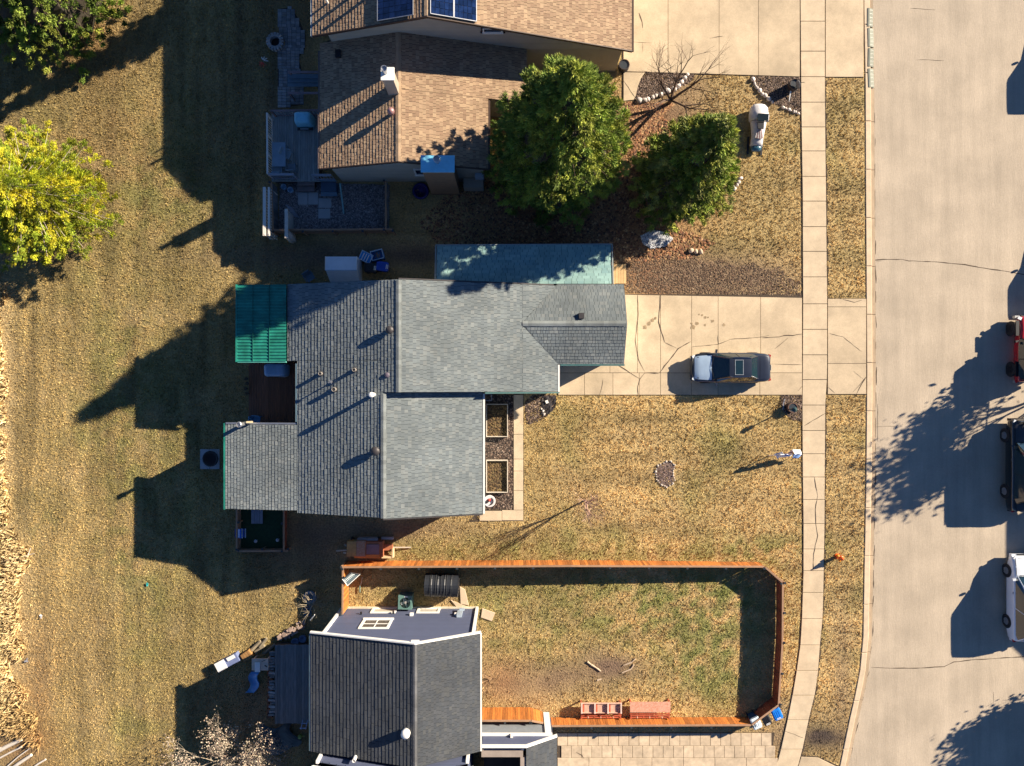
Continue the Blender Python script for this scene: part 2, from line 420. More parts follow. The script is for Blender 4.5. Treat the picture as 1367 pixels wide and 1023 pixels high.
# ---------------------------------------------------------------- ground colour field
TAN = np.array((.625, .435, .19)); OLV = np.array((.335, .265, .10)); GRN = np.array((.25, .26, .075))
DIRT = np.array((.24, .155, .10)); RUST = np.array((.36, .16, .075)); STRAW = np.array((.76, .58, .31)); MUL = np.array((.07, .048, .038))
BLOBS = [  # px, py, rx, ry, colour, strength
    (700, 735, 420, 22, GRN, .55), (560, 715, 90, 25, OLV, .4), (840, 805, 170, 42, GRN, .9), (730, 830, 70, 60, GRN, .55), (560, 790, 60, 16, GRN, .5), (950, 790, 60, 32, GRN, 1.0), (950, 880, 60, 55, GRN, .95), (900, 840, 80, 40, GRN, .5), (730, 800, 60, 60, OLV, .6),
    (650, 850, 16, 80, GRN, .35), (815, 890, 34, 14, DIRT, 1.2), (740, 905, 90, 22, DIRT, .75), (700, 925, 50, 22, DIRT, .5), (790, 870, 25, 12, DIRT, .5),
    (525, 790, 60, 18, OLV, .5), (590, 795, 40, 20, DIRT, .5), (740, 560, 120, 30, OLV, .15), (1060, 570, 30, 40, OLV, .35), (1020, 735, 70, 20, GRN, .6),
    (985, 400, 130, 60, OLV, 0), (1020, 250, 60, 90, OLV, .45), (960, 330, 60, 18, OLV, .4), (870, 260, 60, 120, RUST, .9), (770, 300, 100, 50, RUST, .95), (690, 275, 70, 50, RUST, .9),
    (880, 150, 50, 30, DIRT, .8), (865, 175, 30, 30, RUST, .6), (925, 120, 40, 20, DIRT, .5), (870, 370, 45, 30, RUST, .95), (935, 370, 80, 28, DIRT, 1.1), (1010, 375, 60, 24, DIRT, .75), (1035, 130, 40, 26, DIRT, .5),
    (1128, 250, 24, 200, OLV, .25), (1128, 650, 22, 200, OLV, .10), (1100, 985, 36, 18, MUL, 1.1), (1125, 900, 12, 80, DIRT, .55), (1055, 985, 24, 30, DIRT, .7), (1010, 985, 40, 14, DIRT, .8),
    (450, 500, 500, 0, OLV, 0), (110, 120, 120, 60, OLV, .5), (220, 250, 90, 90, GRN, .55), (150, 180, 60, 60, RUST, .2), (120, 60, 80, 50, RUST, .35), (160, 500, 70, 120, GRN, .45), (230, 380, 120, 60, OLV, .3),
    (200, 640, 70, 120, GRN, .35), (60, 710, 16, 22, GRN, .9), (170, 740, 40, 40, GRN, .4), (190, 850, 40, 110, GRN, .28), (2, 520, 14, 220, STRAW, .9), (10, 870, 30, 120, STRAW, .8), (5, 760, 32, 50, STRAW, 1.0),
    (52, 940, 26, 100, RUST, .4), (20, 1000, 50, 30, RUST, .4), (100, 860, 60, 120, TAN, .4), (460, 290, 600, 0, DIRT, 0),
    (600, 340, 260, 14, DIRT, .9), (430, 345, 120, 20, DIRT, .7), (360, 120, 60, 130, DIRT, .5), (350, 830, 60, 40, OLV, .3), (350, 950, 70, 60, DIRT, .6), (420, 730, 90, 40, DIRT, .75), (500, 705, 120, 16, DIRT, .8),
    (690, 965, 60, 12, DIRT, .8), (665, 905, 25, 30, RUST, .5), (760, 700, 180, 14, DIRT, 0), (785, 672, 16, 20, DIRT, .4),
]
def ground_colour(x, y):
    px = x * S + CX; py = CY - y * S
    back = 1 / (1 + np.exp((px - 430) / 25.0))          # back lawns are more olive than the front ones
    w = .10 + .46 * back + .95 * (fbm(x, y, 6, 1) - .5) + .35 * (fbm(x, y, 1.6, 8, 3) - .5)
    w = np.clip(w, 0, 1)[..., None]
    c = TAN * (1 - w) + OLV * w
    gmask = np.clip((fbm(x, y, 3.0, 5) - .58) * 4, 0, 1)[..., None] * .55
    c = c * (1 - gmask) + GRN * gmask
    # mowing / vehicle streaks
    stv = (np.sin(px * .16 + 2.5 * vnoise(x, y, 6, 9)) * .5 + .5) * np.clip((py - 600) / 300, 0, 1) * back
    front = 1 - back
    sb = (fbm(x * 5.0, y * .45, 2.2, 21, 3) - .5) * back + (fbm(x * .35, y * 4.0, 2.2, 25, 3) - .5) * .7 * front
    c = c * (1 + (.16 * stv + 1.25 * sb)[..., None])
    pale = np.clip((fbm(x, y, 2.4, 31, 3) - .60) * 5, 0, 1)[..., None] * .35
    c = c * (1 - pale) + np.array((.74, .53, .27)) * pale
    for bx, by, rx, ry, colr, s in BLOBS:
        if not s or not ry: continue
        d = ((px - bx) / rx) ** 2 + ((py - by) / ry) ** 2
        m = s * np.exp(-d * .9) * (.55 + .9 * fbm(x, y, 1.2, int(bx) % 17)); m = m * (np.clip((fbm(x, y, .5, 41, 3) - .40) * 5, 0, 1.1) if colr is GRN else 1); m = np.clip(m, 0, 1)[..., None]
        c = c * (1 - m) + colr * m
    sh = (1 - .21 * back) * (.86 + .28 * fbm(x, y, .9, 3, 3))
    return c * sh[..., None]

# lawn sheet: fine near the houses, coarse further out, ends at the kerb
xs = np.concatenate([np.linspace(-80, -36, 12), np.arange(-35, 18, .33)])
ys = np.concatenate([np.linspace(-90, -30, 14), np.arange(-29.6, 29.7, .33), np.linspace(30, 90, 14)])
nk = 14
V = []
for yv in ys:
    kx = P(interp(KERB, CY - yv * S) - .2, 0)[0]
    row = np.concatenate([np.minimum(xs, kx - 1), 18 + (kx - 18) * np.linspace(0, 1, nk)]) if kx > 19 else np.concatenate([np.minimum(xs, kx - 2), np.linspace(min(18, kx - 2) + .01, kx, nk)])
    V.append(np.stack([row, np.full(row.shape, yv)], 1))
V = np.array(V); ny, nx, _ = V.shape
vx, vy = V[..., 0].ravel(), V[..., 1].ravel()
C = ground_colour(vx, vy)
vz = (fbm(vx, vy, .8, 12) - .5) * .012 - .006
V3 = np.stack([vx, vy, vz], 1)
idx = np.arange(ny * nx).reshape(ny, nx)
F = np.stack([idx[:-1, :-1], idx[:-1, 1:], idx[1:, 1:], idx[1:, :-1]], -1).reshape(-1, 4)
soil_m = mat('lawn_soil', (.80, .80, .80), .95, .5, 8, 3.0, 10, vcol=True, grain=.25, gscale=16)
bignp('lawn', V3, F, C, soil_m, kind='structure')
vg = MB(); vg.prism(PP([(1401, 1500), (1401, -900), (2400, -900), (2400, 1500)]), -.15, 0)
vg.build('lawn', mat('verge_grass', (.46, .32, .14), .95, .4, 1.5, .6, 20, col2=(.22, .2, .08)), kind='structure')

# where no grass grows
NOGRASS = [PP(p) for p in (
    [(1065, -200), (1103, -200), (1104, 400), (1105, 505), (1101, 560), (1100, 770), (1095, 862), (1088, 927), (1066, 1023), (1020, 1170), (985, 1170), (1036, 1023), (1062, 897), (1071, 800), (1070, 400), (1067, 0)],
    [(830, -200), (1068, -200), (1068, 104), (862, 98), (851, 134), (830, 137)], R4(1101, -200, 1157, 104), R4(744, 392, 1071, 528.5), R4(1104, 398, 1158, 527.5),
    R4(644, 525, 700, 696), [(743, 977), (1034, 977), (1030, 1012), (1036, 1023), (1020, 1110), (743, 1110)], [(1068, 1008), (1093, 1010), (1123, 1024), (1112, 1080), (1045, 1080)],
    R4(447, -80, 832, 100), R4(452, 100, 655, 245), R4(360, 130, 452, 322), R4(452, 245, 530, 320), R4(410, 390, 690, 666), R4(335, 560, 520, 668), R4(740, 392, 820, 480), R4(590, 340, 817, 392),
    R4(345, 390, 410, 482), R4(330, 483, 410, 560), R4(268, 600, 293, 626), [(-30, 980), (32, 980), (66, 1008), (66, 1045), (-30, 1045)], R4(320, 660, 392, 738), R4(446, 812, 640, 1100), R4(640, 981, 742, 1100), R4(368, 862, 446, 965), R4(368, 0, 452, 130))]
BED = {}
def grass(name, n, x0, x1, y0, y1, hmin, hmax, wmul, blades, dens=None, tint=None, lean=.9, w=.022):
    x = rng.uniform(x0, x1, n); y = rng.uniform(y0, y1, n)
    keep = np.ones(n, bool)
    for p in NOGRASS: keep &= ~inpoly(x, y, p)
    kx = np.interp(CY - y * S, [t[1] for t in KERB], [(t[0] - 1.5 - CX) / S for t in KERB]); keep &= x < kx
    if dens is not None: keep &= rng.random(n) < dens(x, y)
    x = x[keep]; y = y[keep]; n = len(x)
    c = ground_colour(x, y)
    c = c * rng.uniform(.75, 1.4, n)[:, None]
    if tint is not None: c = c * np.array(tint)
    # a few greener tufts in between
    B = blades; N = n * B
    X = np.repeat(x, B) + rng.normal(0, .035 * wmul, N); Y = np.repeat(y, B) + rng.normal(0, .035 * wmul, N)
    CC = np.repeat(c, B, 0) * rng.uniform(.7, 1.35, N)[:, None]
    h = rng.uniform(hmin, hmax, N); a = rng.uniform(0, 2 * pi, N); ln = rng.uniform(.15, lean, N) * h
    b = rng.uniform(0, 2 * pi, N); ww = w * wmul * rng.uniform(.6, 1.4, N)
    V = np.zeros((N, 3, 3)); z0 = -.012
    V[:, 0] = np.stack([X - cos_(b) * ww, Y - sin_(b) * ww, np.full(N, z0)], 1)
    V[:, 1] = np.stack([X + cos_(b) * ww, Y + sin_(b) * ww, np.full(N, z0)], 1)
    V[:, 2] = np.stack([X + cos_(a) * ln, Y + sin_(a) * ln, h], 1)
    F = np.arange(N * 3).reshape(N, 3)
    return bignp(name, V.reshape(-1, 3), F, np.repeat(CC, 3, 0), MATS.get('grass_blade') or mat('grass_blade', (1, 1, 1), .75, .1, 3, vcol=True, spec=.2), kind='stuff')
cos_ = np.cos; sin_ = np.sin
def nodirt(x, y):
    px = x * S + CX; py = CY - y * S; d = np.ones(x.shape)
    for bx, by, rx, ry, colr, s in BLOBS:
        if s > .4 and ry and (colr is DIRT or colr is RUST or colr is MUL):
            d -= 1.0 * s * np.exp(-(((px - bx) / rx) ** 2 + ((py - by) / ry) ** 2))
    return np.clip(d, .08, 1)
grass('grass', 200000, -33, 23, -25, 25, .035, .095, .85, 4, nodirt, lean=1.3, w=.022)
def reeds(x, y):
    px = x * S + CX; py = CY - y * S
    lim = np.interp(py, [380, 450, 560, 700, 740, 800, 900, 1000, 1060], [0, 6, 7, 14, 42, 30, 28, 55, 45])
    return (px < lim - 8 + 16 * vnoise(x, y, 1.0, 4)).astype(float) * (vnoise(x, y, .5, 2) > .32)
grass('dry_reeds', 9000, -33, -28.5, -26, 7, .15, .5, 2.2, 6, reeds, tint=(1.15, 1.15, 1.15), lean=1.2, w=.03)
# ---------------------------------------------------------------- buildings
def clip_iv(poly, v):
    us = []
    n = len(poly)
    for i in range(n):
        (u0, v0), (u1, v1) = poly[i], poly[(i + 1) % n]
        if abs(v0 - v1) < 1e-9:
            if abs(v - v0) < 1e-6: us += [u0, u1]
            continue
        t = (v - v0) / (v1 - v0)
        if -1e-9 <= t <= 1 + 1e-9: us.append(u0 + (u1 - u0) * t)
    return (min(us), max(us)) if len(us) >= 2 else None
def roof(parent, poly, m_deck, m_tab, tones, e=.19, zref=None, wr=(.13, .30), thick=.15, tt=(.012, .026), name='roof', bands=None):
    """roof plane as a solid deck with every shingle tab raised on it"""
    p = [np.array(q, float) for q in poly]
    nrm = np.cross(p[1] - p[0], p[2] - p[0]); nrm /= np.linalg.norm(nrm)
    if nrm[2] < 0: nrm = -nrm; p = p[::-1]
    V = -np.array((0, 0, 1.0)) + nrm * nrm[2]; V /= np.linalg.norm(V); U = np.cross(V, nrm); U /= np.linalg.norm(U)
    if zref is None: zref = max(q[2] for q in p)
    O = p[0]; sn = -V[2]
    vO = (zref - O[2]) / sn
    uv = [(float(np.dot(q - O, U)), float(np.dot(q - O, V)) + vO) for q in p]
    mb = MB(); n = len(p)
    top = [tuple(q) for q in p]; bot = [tuple(q - np.array((0, 0, thick))) for q in p]
    mb.add(top + bot, [tuple(range(n)), tuple(reversed(range(n, 2 * n)))] + [(i, n + i, n + (i + 1) % n, (i + 1) % n) for i in range(n)])
    ro = mb.build(name, m_deck, parent)
    tb = MB()
    vmin = min(q[1] for q in uv); vmax = max(q[1] for q in uv)
    def W(u, v, h): return tuple(O + U * u + V * (v - vO) + nrm * h)
    j = math.floor(vmin / e)
    while j * e < vmax - 1e-6:
        a, b = max(j * e, vmin), min((j + 1) * e, vmax)
        if b - a < .01: j += 1; continue
        ia, ib = clip_iv(uv, a + 1e-5), clip_iv(uv, b - 1e-5)
        if ia and ib:
            u = min(ia[0], ib[0]) - random.random() * wr[1]; um = max(ia[1], ib[1])
            while u < um:
                w = random.uniform(*wr); u1 = u + w
                a0, a1 = max(u, ia[0]), min(u1, ia[1]); b0, b1 = max(u, ib[0]), min(u1, ib[1])
                if a1 - a0 > .015 or b1 - b0 > .015:
                    a1 = max(a0, a1); b1 = max(b0, b1)
                    t = random.uniform(*tt); c = random.choice(tones); k = random.uniform(.92, 1.08)
                    c = (c[0] * k, c[1] * k, c[2] * k); g_ = .009
                    tb.add([W(a0 + g_, a, .003), W(a1 - g_, a, .003), W(b1 - g_, b, t), W(b0 + g_, b, t), W(b1 - g_, b, 0), W(b0 + g_, b, 0)],
                           [(0, 3, 2, 1), (3, 5, 4, 2)], c)
                u = u1
        j += 1
    o = tb.build('shingles', m_tab, ro, kind='stuff')
    return ro
def ridge_caps(parent, p0, p1, m, w=.15, drop=.04, L=.3, name='ridge_cap', tone=(.26, .285, .28)):
    p0 = np.array(p0, float); p1 = np.array(p1, float); d = p1 - p0; n = int(np.linalg.norm(d) / (L * .8)); d /= np.linalg.norm(d)
    s = np.array((-d[1], d[0], 0)); s /= np.linalg.norm(s); mb = MB()
    for i in range(n):
        a = p0 + d * (i * L * .8); b = a + d * L; k = random.uniform(.8, 1.15)
        z0, z1 = np.array((0, 0, .022)), np.array((0, 0, .036)); dz = np.array((0, 0, -drop))
        mb.add([tuple(q) for q in (a + s * w + dz + z0, a + z0, a - s * w + dz + z0, b + s * w + dz + z1, b + z1, b - s * w + dz + z1)],
               [(0, 1, 4, 3), (1, 2, 5, 4), (3, 4, 5)], tuple(q * k for q in tone))
    return mb.build(name, m, parent, kind='stuff')
def walls(parent, poly, ztop, m, z0=-.05, nseg=6, name='wall'):
    mb = MB(); n = len(poly)
    ar = sum(poly[i][0] * poly[(i + 1) % n][1] - poly[(i + 1) % n][0] * poly[i][1] for i in range(n))
    if ar < 0: poly = poly[::-1]
    for i in range(n):
        (x0, y0), (x1, y1) = poly[i], poly[(i + 1) % n]
        for k in range(nseg):
            t0, t1 = k / nseg, (k + 1) / nseg
            a = (x0 + (x1 - x0) * t0, y0 + (y1 - y0) * t0); b = (x0 + (x1 - x0) * t1, y0 + (y1 - y0) * t1)
            mb.quad((a[0], a[1], z0), (b[0], b[1], z0), (b[0], b[1], ztop(*b)), (a[0], a[1], ztop(*a)))
    return mb.build(name, m, parent)
def siding(parent, p0, p1, z0, ztop, out, m, h=.15, holes=(), name='siding'):
    """lap siding boards on the wall p0->p1, out = outward unit normal; holes (t0,t1,za,zb) in metres along"""
    L = math.hypot(p1[0] - p0[0], p1[1] - p0[1]); dx, dy = (p1[0] - p0[0]) / L, (p1[1] - p0[1]) / L
    mb = MB(); z = z0; ts = np.linspace(0, L, 80); zt = np.array([ztop(t) for t in ts])
    while z < zt.max():
        ok = ts[zt >= z + h * .5]
        if len(ok) < 2: break
        spans = [(ok[0], ok[-1])]
        for (a, b, za, zb) in holes:
            if z + h > za and z < zb:
                ns = []
                for s0, s1 in spans:
                    if b <= s0 or a >= s1: ns.append((s0, s1))
                    else:
                        if a > s0: ns.append((s0, a))
                        if b < s1: ns.append((b, s1))
                spans = ns
        for s0, s1 in spans:
            def Q(t, o, zz): return (p0[0] + dx * t + out[0] * o, p0[1] + dy * t + out[1] * o, zz)
            k = random.uniform(.94, 1.05)
            mb.add([Q(s0, .032, z), Q(s1, .032, z), Q(s1, .012, z + h), Q(s0, .012, z + h), Q(s0, .004, z), Q(s1, .004, z)], [(0, 1, 2, 3), (4, 5, 1, 0)], (k, k, k))
        z += h
    return mb.build(name, m, parent, kind='stuff')
def window(parent, c, wx, wz, out, m_frame, m_glass, nx=1, nz=1, fw=.08, label=None):
    """window on a wall facing out=(0,±1) ; c = centre on the wall plane"""
    sy = out[1]; cx, cy, cz = c
    fr = MB(); d = .07
    fr.b2(cx - wx / 2, cx + wx / 2, *sorted((cy, cy + sy * d)), cz + wz / 2 - fw, cz + wz / 2); fr.b2(cx - wx / 2, cx + wx / 2, *sorted((cy, cy + sy * d)), cz - wz / 2, cz - wz / 2 + fw)
    for s in (-1, 1):
        a = cx + s * (wx / 2 - fw / 2); fr.b2(a - fw / 2, a + fw / 2, *sorted((cy, cy + sy * d)), cz - wz / 2 + fw, cz + wz / 2 - fw)
    f = fr.build('window', m_frame, parent, label=label)
    iw, ih = wx - 2 * fw, wz - 2 * fw; mu = .05
    for i in range(nx):
        for j in range(nz):
            pw, ph = iw / nx, ih / nz
            x0 = cx - iw / 2 + i * pw; z0 = cz - ih / 2 + j * ph
            g_ = MB(); g_.b2(x0 + .006, x0 + pw - .006, *sorted((cy + sy * .015, cy + sy * .03)), z0 + .006, z0 + ph - .006); g_.build('pane', m_glass, f)
    mm = MB()
    for i in range(1, nx): x = cx - iw / 2 + i * iw / nx; mm.b2(x - mu / 2, x + mu / 2, *sorted((cy + sy * .032, cy + sy * .06)), cz - ih / 2, cz + ih / 2)
    for j in range(1, nz): z = cz - ih / 2 + j * ih / nz; mm.b2(cx - iw / 2, cx + iw / 2, *sorted((cy + sy * .031, cy + sy * .057)), z - mu / 2, z + mu / 2)
    if nx > 1 or nz > 1: mm.build('muntin', m_frame, f)
    s = MB(); s.b2(cx - wx / 2 - .04, cx + wx / 2 + .04, *sorted((cy + sy * .002, cy + sy * .11)), cz - wz / 2 - .05, cz - wz / 2 - .002); s.build('sill', m_frame, f)
    return f

glass = mat('window_glass', (.03, .045, .07), .06, .2, 1, spec=.8)
white = mat('white_trim', (.80, .78, .74), .5, .06, 3)
cream = mat('beige_siding', (.42, .37, .30), .7, .08, 1.5, vcol=True)
cream_w = mat('beige_wall', (.36, .32, .26), .8, .08, 1.5)
navy = mat('navy_siding', (.085, .10, .165), .6, .08, 1.5, vcol=True)
navy_w = mat('navy_wall', (.07, .085, .14), .7, .08, 1.5)
fasc_br = mat('brown_fascia', (.06, .035, .025), .6, .2, 3)
galv = mat('galvanised_metal', (.55, .56, .58), .35, .15, 4, metal=.8)
galv_d = mat('painted_vent_metal', (.055, .05, .052), .5, .2, 5, metal=.2)
blackm = mat('black_plastic', (.015, .015, .018), .45, .2, 4)
shing_g = mat('grey_shingle', (1, 1, 1), .92, .12, 20, .5, 120, vcol=True, var2=.20, scale2=.4)
shing_gd = mat('shingle_underlay_grey', (.03, .035, .04), .95, .2, 6)
tones_g = [(.178, .206, .216), (.19, .219, .227), (.205, .232, .236), (.168, .195, .207), (.184, .212, .221), (.228, .25, .25)]
shing_t = mat('tan_shingle', (1, 1, 1), .92, .14, 16, .5, 120, vcol=True, var2=.12, scale2=.5)
tones_t = [(.36, .245, .155), (.33, .22, .14), (.40, .275, .175), (.30, .195, .125), (.35, .235, .15), (.43, .30, .19)]
shing_td = mat('shingle_underlay_tan', (.05, .033, .025), .95, .2, 6)
shing_k = mat('charcoal_shingle', (1, 1, 1), .92, .2, 16, .5, 120, vcol=True, var2=.18, scale2=.6)
tones_k = [(.060, .068, .080), (.070, .076, .086), (.055, .062, .074), (.065, .071, .08), (.076, .081, .086)]
shing_kd = mat('shingle_underlay_charcoal', (.012, .013, .016), .95, .2, 6)
tones_b = [(.27, .44, .42), (.31, .49, .46), (.24, .40, .40), (.29, .46, .44)]

# ------- the grey house in the middle
B = thing('grey_house', 'long grey shingled house with a garage wing in the middle of the picture', 'house', (-5, -1, 0))
sB = .29
RB = dict(m_deck=shing_gd, m_tab=shing_g, tones=tones_g)
zL = lambda x: 5.65 + sB * (x + 6.13)
zR = lambda x: 5.65 - sB * (x + 6.13)
zS = lambda x: 5.40 - sB * (x + 7.0)
LS = dict(e=.205, tt=(.020, .034), wr=(.16, .36))
roof(B, [(-12.75, 5.62, zL(-12.75)), (-12.75, 1.25, zL(-12.75)), (-6.13, 1.25, zL(-6.13)), (-6.13, 5.62, zL(-6.13))], zref=5.65, **RB, **LS)
roof(B, [(-12.13, 1.249, zL(-12.13)), (-12.13, -.5, zL(-12.13)), (-6.13, -.5, zL(-6.13)), (-6.13, 1.249, zL(-6.13))], zref=5.65, **RB, **LS)
roof(B, [(-12.13, -.501, zL(-12.13)), (-12.13, -7.35, zL(-12.13)), (-7.0, -7.35, zL(-7.0)), (-7.0, -.501, zL(-7.0))], zref=5.65, **RB, **LS)
roof(B, [(-16.42, -2.36, 3.36), (-16.42, -7.22, 3.36), (-12.132, -7.22, zL(-12.13) + .005), (-12.132, -2.36, zL(-12.13) + .005)], **RB, e=.19, tt=(.018, .03))
roof(B, [(-6.129, 5.62, zR(-6.129)), (-6.129, -.5, zR(-6.129)), (.57, -.5, zR(.57)), (.57, 5.62, zR(.57))], zref=5.65, **RB)
roof(B, [(.571, -.5, zR(.571)), (2.64, -.5, zR(2.64)), (2.64, 1.10, zR(2.64)), (.571, 3.38, zR(.571))], zref=5.65, **RB)
roof(B, [(.571, 3.38, zR(.571)), (2.6, 5.62, zR(2.6)), (.571, 5.62, zR(.571))], zref=5.65, **RB)
roof(B, [(-6.999, -.505, zS(-6.999)), (-6.999, -7.40, zS(-6.999)), (-1.65, -7.40, zS(-1.65)), (-1.65, -.505, zS(-1.65))], **RB)
gz = 3.74
roof(B, [(.56, 3.38, gz), (6.55, 3.38, gz), (6.47, 5.69, 3.10), (2.60, 5.69, 3.10)], **RB)
roof(B, [(.56, 3.379, gz), (6.55, 3.379, gz), (6.47, 1.10, 3.10), (2.60, 1.10, 3.10)], tt=(.014, .026), **RB)
ridge_caps(B, (-6.13, -.5, 5.66), (-6.13, 5.6, 5.66), shing_g)
ridge_caps(B, (-7.0, -7.38, 5.41), (-7.0, -.6, 5.41), shing_g)
ridge_caps(B, (.6, 3.38, gz + .01), (6.5, 3.38, gz + .01), shing_g)
mb = MB()        # clerestory step between the two roof levels
mb.add([(-7.0, -.497, zS(-7) - .1), (-1.65, -.497, zS(-1.65) - .1), (-1.65, -.497, zR(-1.65) - .15), (-6.13, -.497, zR(-6.13) - .15), (-7.0, -.497, zL(-7.0) - .05)], [(0, 1, 2, 3, 4)])
mb.build('step_wall', cream_w, B)
def ztB(x, y):
    z = min(zL(x), zR(x)) - .17 if y > -.6 else (min(zL(x), zS(x)) - .17)
    return z
bwall = mat('pale_blue_siding', (.33, .40, .42), .8, .08, 1.5)
walls(B, [(-12.3, 5.3), (2.3, 5.3), (2.3, -.3), (-12.3, -.3)], lambda x, y: min(zL(x), zR(x)) - .17, bwall, nseg=12)
walls(B, [(-11.95, -.62), (-1.95, -.62), (-1.95, -7.1), (-11.95, -7.1)], lambda x, y: min(zL(x), zS(x)) - .17, bwall, nseg=12)
walls(B, [(-16.1, -2.6), (-11.96, -2.6), (-11.96, -7.0), (-16.1, -7.0)], lambda x, y: 3.36 + (x + 16.42) * .126 - .17, bwall)
walls(B, [(2.31, 5.4), (6.15, 5.4), (6.15, 1.4), (2.31, 1.4)], lambda x, y: gz - abs(y - 3.38) * .277 - .17, bwall)
def strip(parent, pts, w, h, m, name='gutter', n=1):
    mb = MB()
    for (a, b) in zip(pts[:-1], pts[1:]):
        a = np.array(a, float); b = np.array(b, float); d = b - a; l = np.linalg.norm(d[:2]); s = np.array((-d[1], d[0], 0)) / l * w / 2
        up = np.array((0, 0, h / 2))
        q = [a - s - up, a + s - up, b + s - up, b - s - up, a - s + up, a + s + up, b + s + up, b - s + up]
        mb.add([tuple(k) for k in q], [(0, 1, 2, 3), (7, 6, 5, 4), (4, 5, 1, 0), (5, 6, 2, 1), (6, 7, 3, 2), (7, 4, 0, 3)])
    return mb.build(name, m, parent)
teal = mat('teal_metal', (.022, .24, .18), .45, .35, 1.3, metal=.1, var2=.25, scale2=2.2)
strip(B, [(-16.49, -2.3, 3.31), (-16.49, -7.25, 3.31)], .10, .14, teal)
strip(B, [(-16.4, -2.30, 3.36), (-12.2, -2.30, 3.83)], .09, .10, galv)
strip(B, [(-12.2, 1.1, zL(-12.2) - .03), (-12.2, -2.2, zL(-12.2) - .03)], .10, .12, mat('slate_gutter', (.10, .16, .20), .5, .1, 3))
strip(B, [(-1.59, -.6, 3.82), (-1.59, -7.4, 3.82)], .10, .12, white)
strip(B, [(2.70, -.5, 3.08), (2.70, 1.05, 3.08)], .10, .12, white)
strip(B, [(-1.5, -.56, zR(-1.5) - .03), (2.75, -.56, zR(2.75) - .03)], .07, .14, mat('teal_fascia', (.05, .13, .13), .5, .1, 3))
strip(B, [(2.8, 1.04, 3.06), (6.5, 1.04, 3.06)], .10, .10, mat('teal_fascia', (.05, .13, .13)))
strip(B, [(-7.0, -7.44, 5.37), (-1.65, -7.44, 3.83)], .06, .12, galv_d, 'fascia')
strip(B, [(-6.13, 5.66, 5.62), (2.4, 5.66, 3.15)], .06, .12, galv_d, 'fascia')
# garage door (hidden below the eave, faces the drive)
mb = MB()
for i in range(4): mb.b2(6.16, 6.20, 1.6, 5.1, .05 + i * .55, .58 + i * .55)
mb.build('garage_door', white, B)
# lean-to on the north side
LT = thing('lean_to_roof', 'low pale blue-green shingled roof strip under the big spruce', 'lean-to', (0.7, 6.8, 0))
roof(LT, [(-4.40, 5.75, 2.95), (5.80, 5.75, 2.95), (5.80, 8.07, 2.55), (-4.40, 8.07, 2.55)], shing_gd, shing_g, tones_b, e=.16, wr=(.25, .5), tt=(.004, .008))
walls(LT, [(-4.2, 5.8), (5.6, 5.8), (5.6, 7.8), (-4.2, 7.8)], lambda x, y: 2.95 - (y - 5.75) * .172 - .17, bwall)
strip(LT, [(-4.46, 5.75, 2.93), (-4.46, 8.07, 2.53), (5.86, 8.12, 2.53), (5.86, 5.75, 2.93)], .06, .12, mat('weathered_trim', (.3, .34, .34), .7, .2, 3), 'fascia')
# green corrugated roof
GR = thing('corrugated_roof', 'bright teal corrugated metal patio roof on the back of the grey house', 'patio roof', (-14.1, 3.4, 0))
mb = MB(); n = 24; y0, y1 = 1.22, 5.58
for i in range(n):
    a = y0 + (y1 - y0) * i / n; w = (y1 - y0) / n
    X0, X1, Z0, Z1 = -15.62, -12.78, 3.72, 3.86
    ys_ = [a, a + w * .30, a + w * .42, a + w * .88, a + w]; zs_ = [.035, .035, 0, 0, .035]
    for k in range(4):
        mb.quad((X0, ys_[k], Z0 + zs_[k]), (X1, ys_[k], Z1 + zs_[k]), (X1, ys_[k + 1], Z1 + zs_[k + 1]), (X0, ys_[k + 1], Z0 + zs_[k + 1]))
mb.build('metal_sheet', teal, GR)
for sx in (-14.7, -13.75): wbar('sheet_seam', mat('dark_teal_seam', (.012, .12, .09), .5), GR, (sx, 3.4, 3.74 + (sx + 15.62) * .049 + .02), (.02, 4.3, .05))
strip(GR, [(-15.66, 1.2, 3.70), (-15.66, 5.6, 3.70)], .09, .12, teal, 'gutter')
strip(GR, [(-15.6, 1.19, 3.66), (-12.8, 1.19, 3.80)], .06, .14, mat('pale_teal_trim', (.12, .42, .36), .4), 'fascia')
walls(GR, [(-15.35, 1.45), (-12.4, 1.45), (-12.4, 5.4), (-15.35, 5.4)], lambda x, y: 3.68 + (x + 15.4) * .045, bwall)
for x, y in ((-15.4, 1.4), (-15.4, 5.4), (-12.9, 1.4)):
    wbar('post', mat('brown_post', (.12, .05, .03), .8, .2, 4), GR, (x, y, 1.8), (.12, .12, 3.6))

# vents and pipes on the grey house: all parts of the house
def pipe(parent, base, h, r, m, cap=None, name='vent_pipe', dome=False, label=None):
    x, y, z = base; w = wloc(parent); mb = MB()
    if dome:
        mb.lathe((x, y, z - .15), [(r * .55, 0), (r * .55, h * .7), (r * .6, h * .75), (r, h * .8), (r * 1.02, h * .95), (r * .8, h * 1.1), (r * .35, h * 1.18), (0.001, h * 1.2)], 14)
    else:
        mb.lathe((x, y, z - .15), [(r, 0), (r, h + .15), (r * .8, h + .15), (r * .78, h + .03), (0.001, h + .03)], 12)
    o = mb.build(name, m, parent, smooth=dome, label=label)
    return o
def onB(px, py, h):   # point on the left roof plane that stands at that pixel
    z = 4.5
    for _ in range(12):
        x, y = P(px, py, z); z = zL(x)
    return (x, y, z)
pipe(B, onB(521, 441, 0), .42, .22, galv_d, dome=True, name='roof_vent')
pipe(B, onB(502, 602, 0), .44, .25, galv_d, dome=True, name='roof_vent')
pipe(B, onB(517, 501, 0), .20, .15, mat('dark_vent', (.12, .10, .13), .5, .2, 4), dome=True, name='roof_vent')
